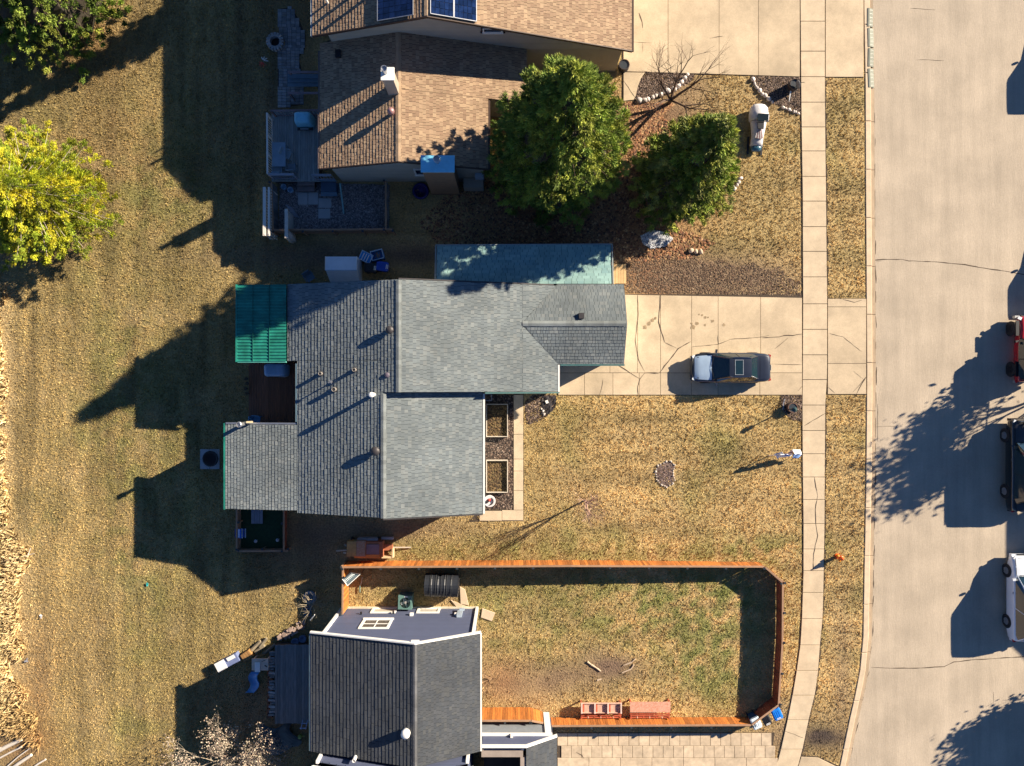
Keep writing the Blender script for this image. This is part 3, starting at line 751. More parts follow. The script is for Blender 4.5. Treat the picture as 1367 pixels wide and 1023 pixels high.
for px, py, h, r in ((429, 499, .30, .10), (474, 494, .32, .10), (447, 520, .30, .12)):
    b = onB(px, py, 0); pipe(B, b, h, r, mat('cream_vent', (.26, .24, .22), .6, .1, 4)); pipe(B, (b[0], b[1], b[2] + .01), .06, r * 1.35, galv_d, name='vent_flashing')
b = onB(444, 510, 0); pipe(B, b, .55, .035, galv, name='vent_mast')
mb = MB(); mb.box((b[0], b[1], b[2] + .52), (.22, .05, .05), rz=.6); mb.box((b[0], b[1], b[2] + .45), (.05, .22, .05), rz=.6); mb.build('mast_bracket', galv, B)
b = onB(499, 527, 0)
mb = MB(); mb.tube((b[0], b[1], b[2] - .1), (b[0] + .02, b[1], b[2] + .72), .11, .11, 12); mb.lathe((b[0] + .02, b[1], b[2] + .68), [(.11, 0), (.15, .03), (.15, .14), (.10, .20), (.001, .22)], 12)
mb.build('chimney_pipe', white, B)
x, y = P(776, 422, 3.6); mb = MB(); mb.box((x, y, gz - .06), (.30, .32, .22), rz=.05); mb.build('box_vent', galv_d, B)
x, y = P(319, 567, 4.4)
mb = MB(); mb.lathe((x, y, 2.5), [(.11, 0), (.11, 1.75), (.16, 1.78), (.16, 1.95), (.13, 1.98), (.12, 1.86), (.001, 1.85)], 16); mb.build('stove_pipe', galv, B)
x, y = P(331, 564, 4.0); mb = MB(); mb.box((x, y + .0, 3.75), (.34, .10, .18), ry=.3); mb.build('pipe_bracket', mat('tan_plastic', (.5, .42, .25), .6), B)
x, y = P(652, 530.5, 2.9); mb = MB()
for d in ((0, .38, .4, .05), (0, -.0, .4, .05)): mb.box((x + d[0], y + d[1] - .19, 3.0), (d[2], d[3], .05))
mb.box((x + .19, y, 3.0), (.05, .43, .05)); mb.build('downspout_bracket', mat('grey_metal', (.3, .3, .33), .5), B)

# ------- the brown house at the top
A = thing('brown_house', 'brown shingled house with stepped roofs at the top edge', 'house', (-5, 18, 0))
RA = dict(m_deck=shing_td, m_tab=shing_t, tones=tones_t)
ax, az = -6.25, 5.0
zAL = lambda x: az + .28 * (x - ax); zAR = lambda x: az - .28 * (x - ax)
Y0, Y1, YW = 12.2, 19.33, 19.33
roof(A, [(-10.92, Y0, zAL(-10.92)), (ax, Y0, az), (ax, Y1, az), (-10.92, Y1, zAL(-10.92))], tt=(.020, .036), **RA)
roof(A, [(ax + .001, Y0, az), (-1.36, Y0, zAR(-1.36)), (-1.36, 16.2, zAR(-1.36)), (ax + .001, 16.2, az)], zref=az, **RA)
roof(A, [(ax + .001, 16.201, az), (.85, 16.201, zAR(.85)), (.85, Y1, zAR(.85)), (ax + .001, Y1, az)], zref=az, **RA)
ux, uz = -4.4, 7.27
zUL = lambda x: uz + .317 * (x - ux); zUR = lambda x: uz - .34 * (x - ux)
roof(A, [(-10.92, 19.02, zUL(-10.92)), (ux, 19.02, uz), (ux, 31, uz), (-10.92, 31, zUL(-10.92))], tt=(.020, .036), **RA)
roof(A, [(ux + .001, 19.02, uz), (6.85, 19.02, zUR(6.85)), (6.85, 31, zUR(6.85)), (ux + .001, 31, uz)], **RA)
ridge_caps(A, (ax, Y0, az + .01), (ax, Y1, az + .01), shing_t, tone=(.40, .28, .18)); ridge_caps(A, (ux, 19.04, uz + .01), (ux, 31, uz + .01), shing_t, tone=(.40, .28, .18))
zA1 = lambda x, y: min(zAL(x), zAR(x)) - .16; zU1 = lambda x, y: min(zUL(x), zUR(x)) - .16
walls(A, [(-10.5, 12.5), (-1.7, 12.5), (-1.7, 19.5), (-10.5, 19.5)], zA1, cream_w, nseg=14)
walls(A, [(-1.69, 16.5), (.5, 16.5), (.5, 19.5), (-1.69, 19.5)], zA1, cream_w)
walls(A, [(-10.2, 19.34), (6.4, 19.34), (6.4, 30.5), (-10.2, 30.5)], zU1, cream_w, nseg=16)
xl = -10.5
siding(A, (xl, 12.5), (-1.7, 12.5), .35, lambda t: zA1(xl + t, 0) - .02, (0, -1), cream, holes=((6.35, 8.8, 0, 4.6), ))
siding(A, (-10.2, 19.34), (6.4, 19.34), 3.0, lambda t: zU1(-10.2 + t, 0) - .02, (0, -1), cream, holes=((8.6, 10.05, 5.0, 6.0),))
strip(A, [(-10.95, 19.0, zUL(-10.95) - .06), (ux, 19.0, uz - .06), (6.88, 19.0, zUR(6.88) - .06)], .05, .18, fasc_br, 'fascia')
strip(A, [(-10.95, 12.18, zAL(-10.95) - .06), (ax, 12.18, az - .06), (-1.33, 12.18, zAR(-1.33) - .06)], .05, .18, fasc_br, 'fascia')
strip(A, [(-10.98, 12.2, zAL(-10.95) - .06), (-10.98, 18.9, zAL(-10.95) - .06)], .11, .12, mat('brown_gutter', (.16, .11, .09), .5), 'gutter')
strip(A, [(-10.98, 19.0, zUL(-10.95) - .06), (-10.98, 31, zUL(-10.95) - .06)], .11, .12, mat('grey_blue_gutter', (.30, .34, .38), .5), 'gutter')
strip(A, [(6.92, 19.0, zUR(6.88) - .06), (6.92, 31, zUR(6.88) - .06)], .11, .12, fasc_br, 'gutter')
strip(A, [(-1.30, 12.2, zAR(-1.36) - .06), (-1.30, 16.1, zAR(-1.36) - .06)], .11, .12, fasc_br, 'gutter')
brown_fr = mat('dark_window_trim', (.05, .02, .02), .6)
x0 = -40.5 * .876 / S * 1.0; window(A, (-1.05, 19.30, 5.45), 1.28, .62, (0, -1), brown_fr, glass, fw=.05)
window(A, (-1.05, 19.225, 5.45), 1.08, .48, (0, -1), white, glass, fw=.07)
window(A, (-5.15, 12.46, 2.25), 1.2, 1.1, (0, -1), white, glass, fw=.09)
# lower chimney chase with the flat metal cap
wood_s = mat('wood_siding_brown', (.30, .165, .09), .75, .2, 3, vcol=True)
mb = MB(); mb.b2(-4.94, -3.24, 11.68, 12.45, 0, 4.95); ch = mb.build('chimney_chase', mat('wood_wall_brown', (.18, .10, .06), .8), A)
siding(ch, (-4.95, 11.68), (-3.23, 11.68), .3, lambda t: 4.92, (0, -1), wood_s, h=.2)
mb = MB(); mb.box((-4.09, 12.06, 4.99), (1.86, .92, .09)); mb.build('chimney_cap', mat('sky_reflection_cap', (.22, .62, .85), .35, .12, 3), ch)  # grey metal cap; reflected sky is put into its blue colour
mb = MB(); mb.lathe((-4.10, 12.18, 5.0), [(.13, 0), (.13, .35), (.20, .36), (.20, .52), (.17, .54), (.16, .42), (.001, .4)], 16); mb.build('flue', galv, ch)
# upper chimney near the ridge
mb = MB(); mb.b2(-6.80, -6.22, 15.90, 16.46, 4.6, 6.85); ch = mb.build('chimney', mat('chimney_wood', (.36, .30, .24), .8, .2, 3), A)
siding(ch, (-6.80, 15.90), (-6.22, 15.90), 4.8, lambda t: 6.8, (0, -1), cream, h=.3)
mb = MB(); mb.box((-6.51, 16.18, 6.90), (.70, .68, .09)); mb.build('chimney_cap', white, ch)
mb = MB(); mb.lathe((-6.62, 16.26, 6.94), [(.13, 0), (.13, .34), (.17, .35), (.17, .46), (.14, .46), (.13, .38), (.001, .37)], 14); mb.build('flue', galv, ch)
pipe(A, (-6.62, 14.85, 4.9), .62, .20, mat('reddish_vent', (.36, .20, .20), .45, .2, 4, metal=.3), dome=True, name='roof_vent')
x, y = P(437, 3, 5.6); pipe(A, (x, y, zUL(x)), .45, .06, white); 
for px, py, hh in ((470, -6, .8), (500, -4, .5)):
    x, y = P(px, py, 6.0); pipe(A, (x, y, zUL(x)), hh, .09, galv_d)
x, y = P(452, 73, 4.0); mb = MB(); mb.box((x, y, zAL(x) + .08), (.3, .42, .2)); mb.build('box_vent', blackm, A)
x, y = P(655, 237, 1.2); mb = MB(); mb.box((-1.95, 12.36, 1.6), (.5, .24, .6)); mb.build('meter_box', mat('meter_grey', (.35, .42, .5), .4), A)
mb = MB(); mb.b2(-2.95, -1.75, 11.9, 12.46, 0, .9); mb.build('bulkhead', cream_w, A)
# solar panels lying on the roof
cell_m = mat('solar_cell', (.012, .03, .10), .12, .5, 3, metal=.3, coat=1.0, rnd=.35)
pan_fr = mat('panel_frame', (.45, .47, .5), .4, metal=.6)
def solar(x0, x1, y0, y1, zf, nx, ny, label, slope):
    cx, cy = (x0 + x1) / 2, (y0 + y1) / 2; t = thing('solar_panel', label, 'solar panel', (cx, cy, 0), group='solar panels on the brown house')
    a = math.atan(slope); w = (x1 - x0) / cos(a); z = zf(cx) + .12
    tb = wbar('backing', blackm, t, (cx, cy, z - .03), (w, y1 - y0, .04), ry=-a)
    for i in range(nx):
        for j in range(ny):
            u = -w / 2 + (i + .5) * w / nx; yy = y0 + (j + .5) * (y1 - y0) / ny
            wbar('cell', cell_m, t, (cx + u * cos(a), yy, z + u * sin(a)), (w / nx - .02, (y1 - y0) / ny - .02, .02), ry=-a)
    for s in (-1, 1): wbar('frame', pan_fr, t, (cx + s * w / 2 * cos(a), cy, z + s * w / 2 * sin(a)), (.035, y1 - y0, .05), ry=-a)
    wbar('frame', pan_fr, t, (cx, y0, z), (w, .035, .045), ry=-a)
ZU = lambda x: min(zUL(x), zUR(x))
solar(-7.12, -5.15, 19.15, 22.6, ZU, 6, 11, 'dark solar panel left of the ridge, partly in shadow', .317)
solar(-4.22, -3.06, 19.12, 23.0, ZU, 5, 11, 'blue solar panel nearest the ridge on its sunny side', -.34)
solar(-3.02, -1.88, 19.12, 23.0, ZU, 5, 11, 'blue solar panel farther down the sunny slope', -.34)

# ------- the dark house at the bottom
Cc = thing('navy_house', 'navy-sided house with charcoal roof and white trim at the bottom edge', 'house', (-6, -17, 0))
RC = dict(m_deck=shing_kd, m_tab=shing_k, tones=tones_k)
cxr, czr, cye = -5.15, 6.42, -13.85
roof(Cc, [(-11.15, cye, 4.72), (cxr, cye, czr), (cxr, -20.42, czr), (-11.15, -20.42, 4.72)], e=.21, wr=(.3, .9), tt=(.020, .028), **RC)
roof(Cc, [(cxr + .001, cye, czr), (-1.77, cye, 4.72), (-1.77, -20.42, 4.72), (cxr + .001, -20.42, czr)], e=.15, wr=(.12, .30), tt=(.005, .014), **RC)
ridge_caps(Cc, (cxr, -20.4, czr + .01), (cxr, cye + .02, czr + .01), shing_k, w=.12, tone=(.15, .15, .155))
zC = lambda x, y: (czr - (cxr - x) * .2833 if x < cxr else czr - (x - cxr) * .503) - .16
walls(Cc, [(-10.45, -14.0), (-2.2, -14.0), (-2.2, -20.5), (-10.45, -20.5)], zC, navy_w, nseg=14)
siding(Cc, (-10.45, -14.0), (-2.2, -14.0), .12, lambda t: zC(-10.45 + t, 0) - .02, (0, 1), navy, h=.13,
       holes=((1.68, 3.44, 2.1, 3.75), (1.80, 3.40, 0, .98), (4.62, 6.06, 0, .98)))
window(Cc, (-7.89, -13.99, 2.92), 1.74, 1.60, (0, 1), white, mat('dark_pane', (.10, .09, .085), .2, .4, 6), 2, 2, fw=.15)
window(Cc, (-7.85, -13.99, .50), 1.55, .92, (0, 1), white, mat('pale_pane', (.55, .50, .42), .3, .2, 4), 1, 1, fw=.14)
window(Cc, (-5.12, -13.99, .50), 1.40, .92, (0, 1), white, mat('pale_pane', (.55, .50, .42)), 1, 1, fw=.14)
for x in (-10.5, -2.16): wbar('corner_board', white, Cc, (x, -13.95, 2.35), (.16, .16, 4.7))
wbar('base_trim', mat('cream_trim', (.62, .55, .42), .7), Cc, (-6.32, -13.94, .06), (8.2, .14, .14))
strip(Cc, [(-11.2, -13.82, 4.66), (cxr, -13.82, czr - .04), (-1.72, -13.82, 4.66)], .07, .24, white, 'fascia')
wbar('rake_end', white, Cc, (cxr - .02, -13.76, czr - .22), (.42, .04, .24))
strip(Cc, [(-1.72, -13.9, 4.66), (-1.72, -20.4, 4.66)], .08, .16, white, 'gutter')
strip(Cc, [(-11.2, -13.9, 4.64), (-11.2, -20.4, 4.64)], .10, .14, mat('slate_gutter', (.10, .16, .20)), 'gutter')
b_ = P(541, 981, 6.6); mb = MB(); mb.lathe((b_[0], b_[1], zC(b_[0], 0)), [(.22, 0), (.22, .25), (.25, .27), (.24, .5), (.12, .56), (.001, .57)], 12); mb.build('roof_vent', white, Cc, smooth=True)
b_ = P(474, 1012, 5.6); pipe(Cc, (b_[0], b_[1], zC(b_[0], 0) + .1), .5, .10, white)
for px, py, z, r in ((549.5, 822, 1.4, .10), (525, 820, 1.1, .05), (482, 820.5, 1.2, .05), (609, 822.5, 1.4, .10)):
    x, y = P(px, py, z); mb = MB(); mb.box((x, -13.9, z), (r * 2, .16, r * 2)); mb.build('wall_vent', white if r > .06 else blackm, Cc)
mb = MB(); mb.box((-3.15, -13.88, 1.3), (.30, .16, 1.0)); mb.box((-3.05, -13.80, .8), (.30, .12, .25)); mb.build('meter_box', mat('meter_grey', (.35, .42, .5)), Cc)
# taller part behind
z2 = .75
roof(Cc, [(-10.9, -20.9, 4.8 + z2), (cxr, -20.9, czr + z2), (cxr, -28, czr + z2), (-10.9, -28, 4.8 + z2)], e=.27, **RC)
roof(Cc, [(cxr + .001, -20.9, czr + z2), (-2.15, -20.9, 4.9 + z2), (-2.15, -28, 4.9 + z2), (cxr + .001, -28, czr + z2)], e=.16, tt=(.004, .01), **RC)
zc2 = lambda x, y: (czr + z2 - (cxr - x) * .2833 if x < cxr else czr + z2 - (x - cxr) * .503) - .17
walls(Cc, [(-10.6, -20.62), (-2.4, -20.62), (-2.4, -28), (-10.6, -28)], zc2, navy_w, nseg=14)
siding(Cc, (-10.6, -20.62), (-2.4, -20.62), 4.0, lambda t: zc2(-10.6 + t, 0) - .02, (0, 1), navy, h=.13)
strip(Cc, [(-10.9, -20.86, 4.75 + z2), (cxr, -20.86, czr + z2 - .06), (-2.1, -20.86, 4.85 + z2)], .08, .26, white, 'fascia')
wbar('corner_board', white, Cc, (-2.42, -20.55, 4.9), (.16, .16, 1.4)); wbar('corner_board', white, Cc, (-10.55, -20.55, 5.0), (.16, .16, 1.2))
# garage wing
gy = -20.5
wbar('wall', mat('grey_lower_wall', (.22, .24, .26), .8, .15, 2), Cc, (.2, gy - .1, 1.3), (4.1, .2, 2.6))
wbar('wall', navy_w, Cc, (-.45, gy - .12, 3.4), (2.3, .2, 1.3))
siding(Cc, (-1.7, gy - .02), (2.35, gy - .02), 2.86, lambda t: 4.04 if t < 2.45 else 4.04 - (t - 2.45) * .66, (0, 1), navy, h=.13)
mb = MB(); mb.add([(.7, gy - .03, 2.6), (2.35, gy - .03, 2.6), (2.35, gy - .03, 2.9), (.7, gy - .03, 3.98), (.7, gy - .2, 2.6), (2.35, gy - .2, 2.6), (2.35, gy - .2, 2.9), (.7, gy - .2, 3.98)], [(0, 1, 2, 3), (7, 6, 5, 4), (0, 4, 5, 1), (2, 6, 7, 3)]); mb.build('wall', navy_w, Cc)
wbar('trim_band', white, Cc, (.3, gy + .05, 2.76), (4.1, .1, .22)); 
wbar('corner_board', white, Cc, (2.12, gy - .02, 1.4), (.36, .2, 2.75))
strip(Cc, [(-1.7, gy + .05, 4.1), (.78, gy + .05, 4.1), (2.62, gy + .05, 2.88)], .10, .22, white, 'fascia')
roof(Cc, [(.80, gy, 4.12), (2.60, gy, 2.92), (2.60, -28, 2.92), (.80, -28, 4.12)], e=.16, wr=(.2, .6), tt=(.004, .010), **RC)
beige = mat('beige_ledge', (.33, .27, .23), .8, .15, 2)
wbar('parapet', beige, Cc, (-.55, gy - .38, 3.95), (2.35, .42, .2)); wbar('parapet', beige, Cc, (.62, gy - 3.9, 3.97), (.30, 6.6, .2))
wbar('wall', mat('dark_opening_shade', (.02, .018, .02), .9, .4, 2), Cc, (-.55, -24.5, 1.2), (2.2, 7.2, 2.4))  # block for a deep opening, its shade put into the near-black colour
walls(Cc, [(.5, -20.75), (2.4, -20.75), (2.4, -28), (.5, -28)], lambda x, y: 2.8, navy_w)
wbar('downspout', white, Cc, (-.02, gy + .09, 2.98), (.14, .12, .3))
# ---------------------------------------------------------------- fences
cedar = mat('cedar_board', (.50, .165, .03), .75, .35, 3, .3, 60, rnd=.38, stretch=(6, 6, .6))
cedar_d = mat('weathered_cedar', (.34, .20, .12), .8, .2, 3, rnd=.1)
cap_m = mat('post_cap', (.05, .06, .07), .4, .2, 3, metal=.3)
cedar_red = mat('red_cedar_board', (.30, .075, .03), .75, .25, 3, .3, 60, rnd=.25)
def fence(pts, label, side, bm=cedar, step=2.4, bw=.142, loc=None, group='wooden fence runs round the fenced yard', rail=True, posts=True):
    """pts: (px,py,height); side +1/-1: the side of the run that carries posts and rails"""
    p = [(*P(a, b), h) for a, b, h in pts]
    t = thing('wooden_fence', label, 'fence', (p[0][0], p[0][1], 0), group=group)
    for (x0, y0, h0), (x1, y1, h1) in zip(p[:-1], p[1:]):
        L = math.hypot(x1 - x0, y1 - y0); dx, dy = (x1 - x0) / L, (y1 - y0) / L; rz = atan2(dy, dx); nx_, ny_ = -dy * side, dx * side
        n = max(1, int(L / (bw + .008)))
        for i in range(n):
            s = (i + .5) * L / n; h = h0 + (h1 - h0) * s / L + random.uniform(-.012, .012)
            wbar('board', bm, t, (x0 + dx * s - nx_ * random.uniform(0, .012), y0 + dy * s - ny_ * random.uniform(0, .012), h / 2 + .02), (L / n - .009, .022, h), rz=rz, rx=random.uniform(-.012, .012))
        for z in (.25, .5, .85):
            wbar('rail', cedar_d, t, (x0 + dx * L / 2 + nx_ * .04, y0 + dy * L / 2 + ny_ * .04, (h0 + h1) / 2 * z), (L, .05, .08), rz=rz, ry=-math.atan((h1 - h0) / L))
        if rail:
            wbar('top_rail', cedar_d, t, (x0 + dx * L / 2, y0 + dy * L / 2, (h0 + h1) / 2 + .05), (L, .11, .035), rz=rz, ry=-math.atan((h1 - h0) / L))
        if posts:
            m = max(1, round(L / step))
            for i in range(m + 1):
                s = i * L / m; h = h0 + (h1 - h0) * s / L
                po = wbar('post', cedar_d, t, (x0 + dx * s + nx_ * .11, y0 + dy * s + ny_ * .11, h / 2), (.09, .09, h + .08), rz=rz)
                wbar('post_cap', cap_m, t, (x0 + dx * s + nx_ * .11, y0 + dy * s + ny_ * .11, h + .07), (.12, .12, .05), rz=rz)
    return t
fence([(465, 749, 1.45), (760, 748, 1.35), (1012, 750.5, 1.05)], 'long orange cedar fence run between the grey house lawn and the fenced yard', -1)
fence([(1013, 751, 1.05), (1036, 771, 1.0)], 'short angled fence run at the far corner near the pavement', -1)
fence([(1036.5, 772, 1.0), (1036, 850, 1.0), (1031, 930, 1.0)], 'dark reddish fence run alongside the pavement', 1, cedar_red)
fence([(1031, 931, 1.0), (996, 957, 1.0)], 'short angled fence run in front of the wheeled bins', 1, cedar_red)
fence([(995, 957.5, .98), (735, 958, 1.05)], 'low orange fence run along the paver drive behind the red benches', 1, step=2.35)
fence([(724, 950, 1.45), (708, 944.5, 1.7), (641, 944.5, 1.7)], 'taller orange fence run joining the garage of the navy house', 1, step=2.0)
fence([(465.5, 749, 1.45), (465, 810, 1.45)], 'orange fence run between the fenced yard and the back of the navy house', -1)
# enclosure behind the grey house
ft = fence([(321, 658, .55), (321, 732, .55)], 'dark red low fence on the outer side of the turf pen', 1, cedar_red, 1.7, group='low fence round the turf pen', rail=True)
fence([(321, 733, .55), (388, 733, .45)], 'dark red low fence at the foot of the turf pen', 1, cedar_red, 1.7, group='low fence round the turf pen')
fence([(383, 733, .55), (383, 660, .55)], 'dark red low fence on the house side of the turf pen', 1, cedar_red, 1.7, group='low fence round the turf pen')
# gravel yard enclosure of the brown house
grey_b = mat('grey_board', (.20, .21, .22), .8, .25, 3, rnd=.2)
fence([(372, 312, 1.0), (528, 311, 1.0)], 'dark grey fence at the foot of the gravel yard', -1, grey_b, 2.0, group='grey fence round the gravel yard')
fence([(519, 312, 1.0), (519, 248, 1.0)], 'dark grey fence on the right side of the gravel yard', 1, grey_b, 2.0, group='grey fence round the gravel yard')
fence([(372, 312, 1.0), (370, 250, 1.0)], 'dark grey fence on the left side of the gravel yard', 1, grey_b, 2.0, group='grey fence round the gravel yard')

# ---------------------------------------------------------------- decks and patios
def deck(name, label, rect, z, m, pw=.14, vert=True, cat='deck', n_max=300, rim=None):
    """rect in photo pixels measured at height z; boards run along y if vert"""
    (x0, y1), (x1, y0) = P(rect[0], rect[1], z), P(rect[2], rect[3], z)
    t = thing(name, label, cat, ((x0 + x1) / 2, (y0 + y1) / 2, 0))
    wbar('joists', bedding, t, ((x0 + x1) / 2, (y0 + y1) / 2, z / 2 - .02), (x1 - x0 - .04, y1 - y0 - .04, max(.05, z - .05)))
    a = x0 if vert else y0; b = x1 if vert else y1; n = int((b - a) / pw)
    for i in range(n):
        c = a + (i + .5) * (b - a) / n; w = (b - a) / n - .012
        if vert: wbar('plank', m, t, (c, (y0 + y1) / 2 + random.uniform(-.02, .02), z + .0 + random.uniform(-.003, .003)), (w, y1 - y0, .035))
        else: wbar('plank', m, t, ((x0 + x1) / 2, c, z + random.uniform(-.003, .003)), (x1 - x0, w, .035))
    if rim:
        for q, d in ((((x0 + x1) / 2, y0 - .03), (x1 - x0 + .1, .05)), (((x0 + x1) / 2, y1 + .03), (x1 - x0 + .1, .05)), ((x0 - .03, (y0 + y1) / 2), (.05, y1 - y0))):
            wbar('rim_board', rim, t, (q[0], q[1], z - .06), (d[0], d[1], .18))
    return t, (x0, x1, y0, y1)
brn = mat('brown_deck_board', (.17, .075, .04), .8, .3, 3, rnd=.2, stretch=(4, .5, 1))
gry = mat('weathered_deck_board', (.28, .30, .29), .85, .3, 3, rnd=.16, stretch=(4, .5, 1))
blu = mat('slate_deck_board', (.20, .20, .195), .85, .3, 3, rnd=.2, stretch=(4, .5, 1))
tanb = mat('tan_plank', (.62, .40, .19), .8, .15, 3, rnd=.1)
d1, _ = deck('wooden_deck', 'dark brown deck set into the corner behind the grey house', (346, 484, 398, 566), .55, brn, rim=brn)
x0, y1 = P(331, 500, .35); x1, y0 = P(345, 567, .35)
deck('deck_step', 'reddish brown wooden step along the edge of the brown deck', (332, 484, 346, 567), .3, brn, .15, cat='step')
d2, r2 = deck('wooden_deck', 'weathered grey deck with railing behind the brown house', (364, 150, 426, 241), .75, gry, rim=gry)
d3, r3 = deck('wooden_deck', 'slate grey deck of long boards behind the navy house', (367, 861, 417, 966), .6, blu, .16)
deck('plank_platform', 'small tan plank platform beside the lean-to roof corner', (818, 353, 836, 379), .16, tanb, .14, cat='platform')
# railing of the grey deck: sunlit top rail
def railing(label, a, b, z0, z1, m, n, group=None, w=.1):
    ax_, ay_ = P(*a, z1); bx_, by_ = P(*b, z1)
    t = thing('railing', label, 'railing', (ax_, ay_, 0), group=group); L = math.hypot(bx_ - ax_, by_ - ay_); rz = atan2(by_ - ay_, bx_ - ax_)
    wbar('top_rail', m, t, ((ax_ + bx_) / 2, (ay_ + by_) / 2, z1), (L, w, .05), rz=rz); wbar('bottom_rail', m, t, ((ax_ + bx_) / 2, (ay_ + by_) / 2, z0 + .12), (L, .05, .05), rz=rz)
    for i in range(n + 1):
        s = i / n; big = i % 8 == 0
        wbar('post' if big else 'baluster', m, t, (ax_ + (bx_ - ax_) * s, ay_ + (by_ - ay_) * s, (z0 + z1) / 2), (.10 if big else .03, .10 if big else .03, z1 - z0 + (.08 if big else 0)), rz=rz)
    return t
whr = mat('white_rail', (.72, .66, .58), .6, .1, 4)
gyr = mat('grey_rail', (.28, .29, .33), .7, .15, 4)
railing('white railing on the outer edge of the weathered grey deck', (356.5, 152), (357, 231), .75, 1.75, whr, 24)
railing('grey railing at the head of the weathered grey deck', (362, 148), (426, 147), .75, 1.65, mat('brown_rail', (.22, .16, .16), .7), 16)
railing('grey railing at the foot of the deck beside the steps', (359, 233), (391, 233), .75, 1.7, gyr, 8, w=.14)
railing('grey railing right of the deck steps', (417, 234), (442, 234), .75, 1.7, gyr, 6, w=.14)
# covered stair landing beside the deck
t = thing('stair_landing', 'slate blue landing and stairs beside the patio of the brown house', 'stairs', (*P(405, 108), 0))
sb = mat('slate_blue_board', (.13, .21, .28), .7, .2, 3, rnd=.15)
for i, (a, b, z) in enumerate(((99, 105, .75), (105, 110.5, .60), (110.5, 116, .45))):
    (x0, y1), (x1, y0) = P(384, a, z), P(428, b, z); wbar('tread', sb, t, ((x0 + x1) / 2, (y0 + y1) / 2, z), (x1 - x0, y1 - y0 - .02, .06))
for py in (96.5, 124.5):
    (x0, y1), (x1, y0) = P(384, py - 1.6, 1.1), P(428, py + 1.6, 1.1); wbar('rail', mat('mauve_rail', (.24, .19, .21), .7), t, ((x0 + x1) / 2, (y0 + y1) / 2, 1.1), (x1 - x0, .13, .06))
    for x in (x0 + .1, x1 - .1): wbar('post', mat('mauve_rail', (.24, .19, .21)), t, (x, (y0 + y1) / 2, .54), (.09, .09, 1.06))
# brick patio strip with half-round bulge; every brick
t = thing('brick_patio', 'long patio of dark narrow bricks with a rounded bulge behind the brown house', 'patio', (*P(385, 75), 0))
bpoly = PP([(373, 12), (389, 10), (400, 28), (408, 48), (407, 66), (398, 78), (402, 90), (405, 140), (371, 144), (371, 80)])
t['kind'] = 'structure'; del t['category']
mb = MB(); mb.prism(bpoly, -.01, .008); mb.build('patio_base', bedding, t)
brick_m = mat('patio_brick', (.25, .26, .27), .9, .3, 4, rnd=.3)
bx = [q[0] for q in bpoly]; by = [q[1] for q in bpoly]; cnt = 0; rest = MB(); yy = min(by)
while yy < max(by):
    xx = min(bx) - (.2 if int(yy * 10) % 2 else 0)
    while xx < max(bx):
        if inpoly(np.array([xx + .13]), np.array([yy + .09]), bpoly)[0]:
            if cnt < 290: wbar('brick', brick_m, t, (xx + .13, yy + .09, .028 + random.uniform(-.004, .006)), (.25, .165, .045)); cnt += 1
            else: rest.box((xx + .13, yy + .09, .028), (.25, .165, .045))
        xx += .27
    yy += .185
if rest.v: rest.build('bricks', brick_m, t, kind='stuff')

stone_g = mat('grey_stone', (.34, .33, .33), .9, .3, 3, rnd=.2)
def stone_mesh(m, seed):
    r = random.Random(seed); mb = MB(); n = 8; prof = [(.5, -.5), (.56, -.1), (.46, .28), (.22, .46)]
    off = [r.uniform(.8, 1.2) for _ in range(n)]
    vs = []; fs = []
    for q, z in prof:
        for i in range(n): vs.append((q * off[i] * cos(2 * pi * i / n) * r.uniform(.93, 1.07), q * off[i] * sin(2 * pi * i / n) * r.uniform(.93, 1.07), z))
    for j in range(3):
        for i in range(n): fs.append((j * n + i, j * n + (i + 1) % n, (j + 1) * n + (i + 1) % n, (j + 1) * n + i))
    fs.append(tuple(range(3 * n, 4 * n))); mb.add(vs, fs); return mb.mesh('stone_' + m.name, m, True)
_st = {}
def stone(parent, c, d, m, name='stone', rz=None):
    k = (m.name, random.randrange(4))
    if k not in _st: _st[k] = stone_mesh(m, hash(k[1]) + 3)
    w = wloc(parent); return link(name, _st[k], parent, (c[0] - w[0], c[1] - w[1], c[2] - w[2]), (0, 0, random.uniform(0, 6) if rz is None else rz), d)
# fire ring
t = thing('fire_ring', 'round fire ring of grey wedge stones on the brick patio edge', 'fire pit', (*P(369, 58), 0))
c = P(369, 58); base = MB(); base.lathe((c[0], c[1], 0), [(.28, 0.02), (.28, .05), (.001, .06)], 16); base.build('ash', mat('ash', (.02, .015, .012), .9, .5, 8), t)
for i in range(16):
    a = 2 * pi * i / 16; wbar('stone', stone_g, t, (c[0] + .42 * cos(a), c[1] + .42 * sin(a), .16), (.24, .145, .30), rz=a)
# barbecue under a cover
def lofted(name, secs, m, parent=None, smooth=True, cap=True):
    """secs: list of rings (equal length lists of 3-D points)"""
    mb = MB(); n = len(secs[0]); vs = [p for s in secs for p in s]; fs = []
    for j in range(len(secs) - 1):
        for i in range(n): fs.append((j * n + i, (j + 1) * n + i, (j + 1) * n + (i + 1) % n, j * n + (i + 1) % n))
    if cap: fs += [tuple(range(n)), tuple(reversed(range((len(secs) - 1) * n, len(secs) * n)))]
    mb.add(vs, fs); return mb.build(name, m, parent, smooth=smooth)
def boxring(cx, cy, z, hx, hy, r=.25, n=16, rz=0, jit=0):
    q = []
    for i in range(n):
        a = 2 * pi * (i + .5) / n; ca, sa = cos(a), sin(a); e_ = 2 / 6.0
        x = hx * math.copysign(abs(ca) ** e_, ca) * (1 + random.uniform(-jit, jit)); y = hy * math.copysign(abs(sa) ** e_, sa) * (1 + random.uniform(-jit, jit))
        q.append((cx + x * cos(rz) - y * sin(rz), cy + x * sin(rz) + y * cos(rz), z))
    return q
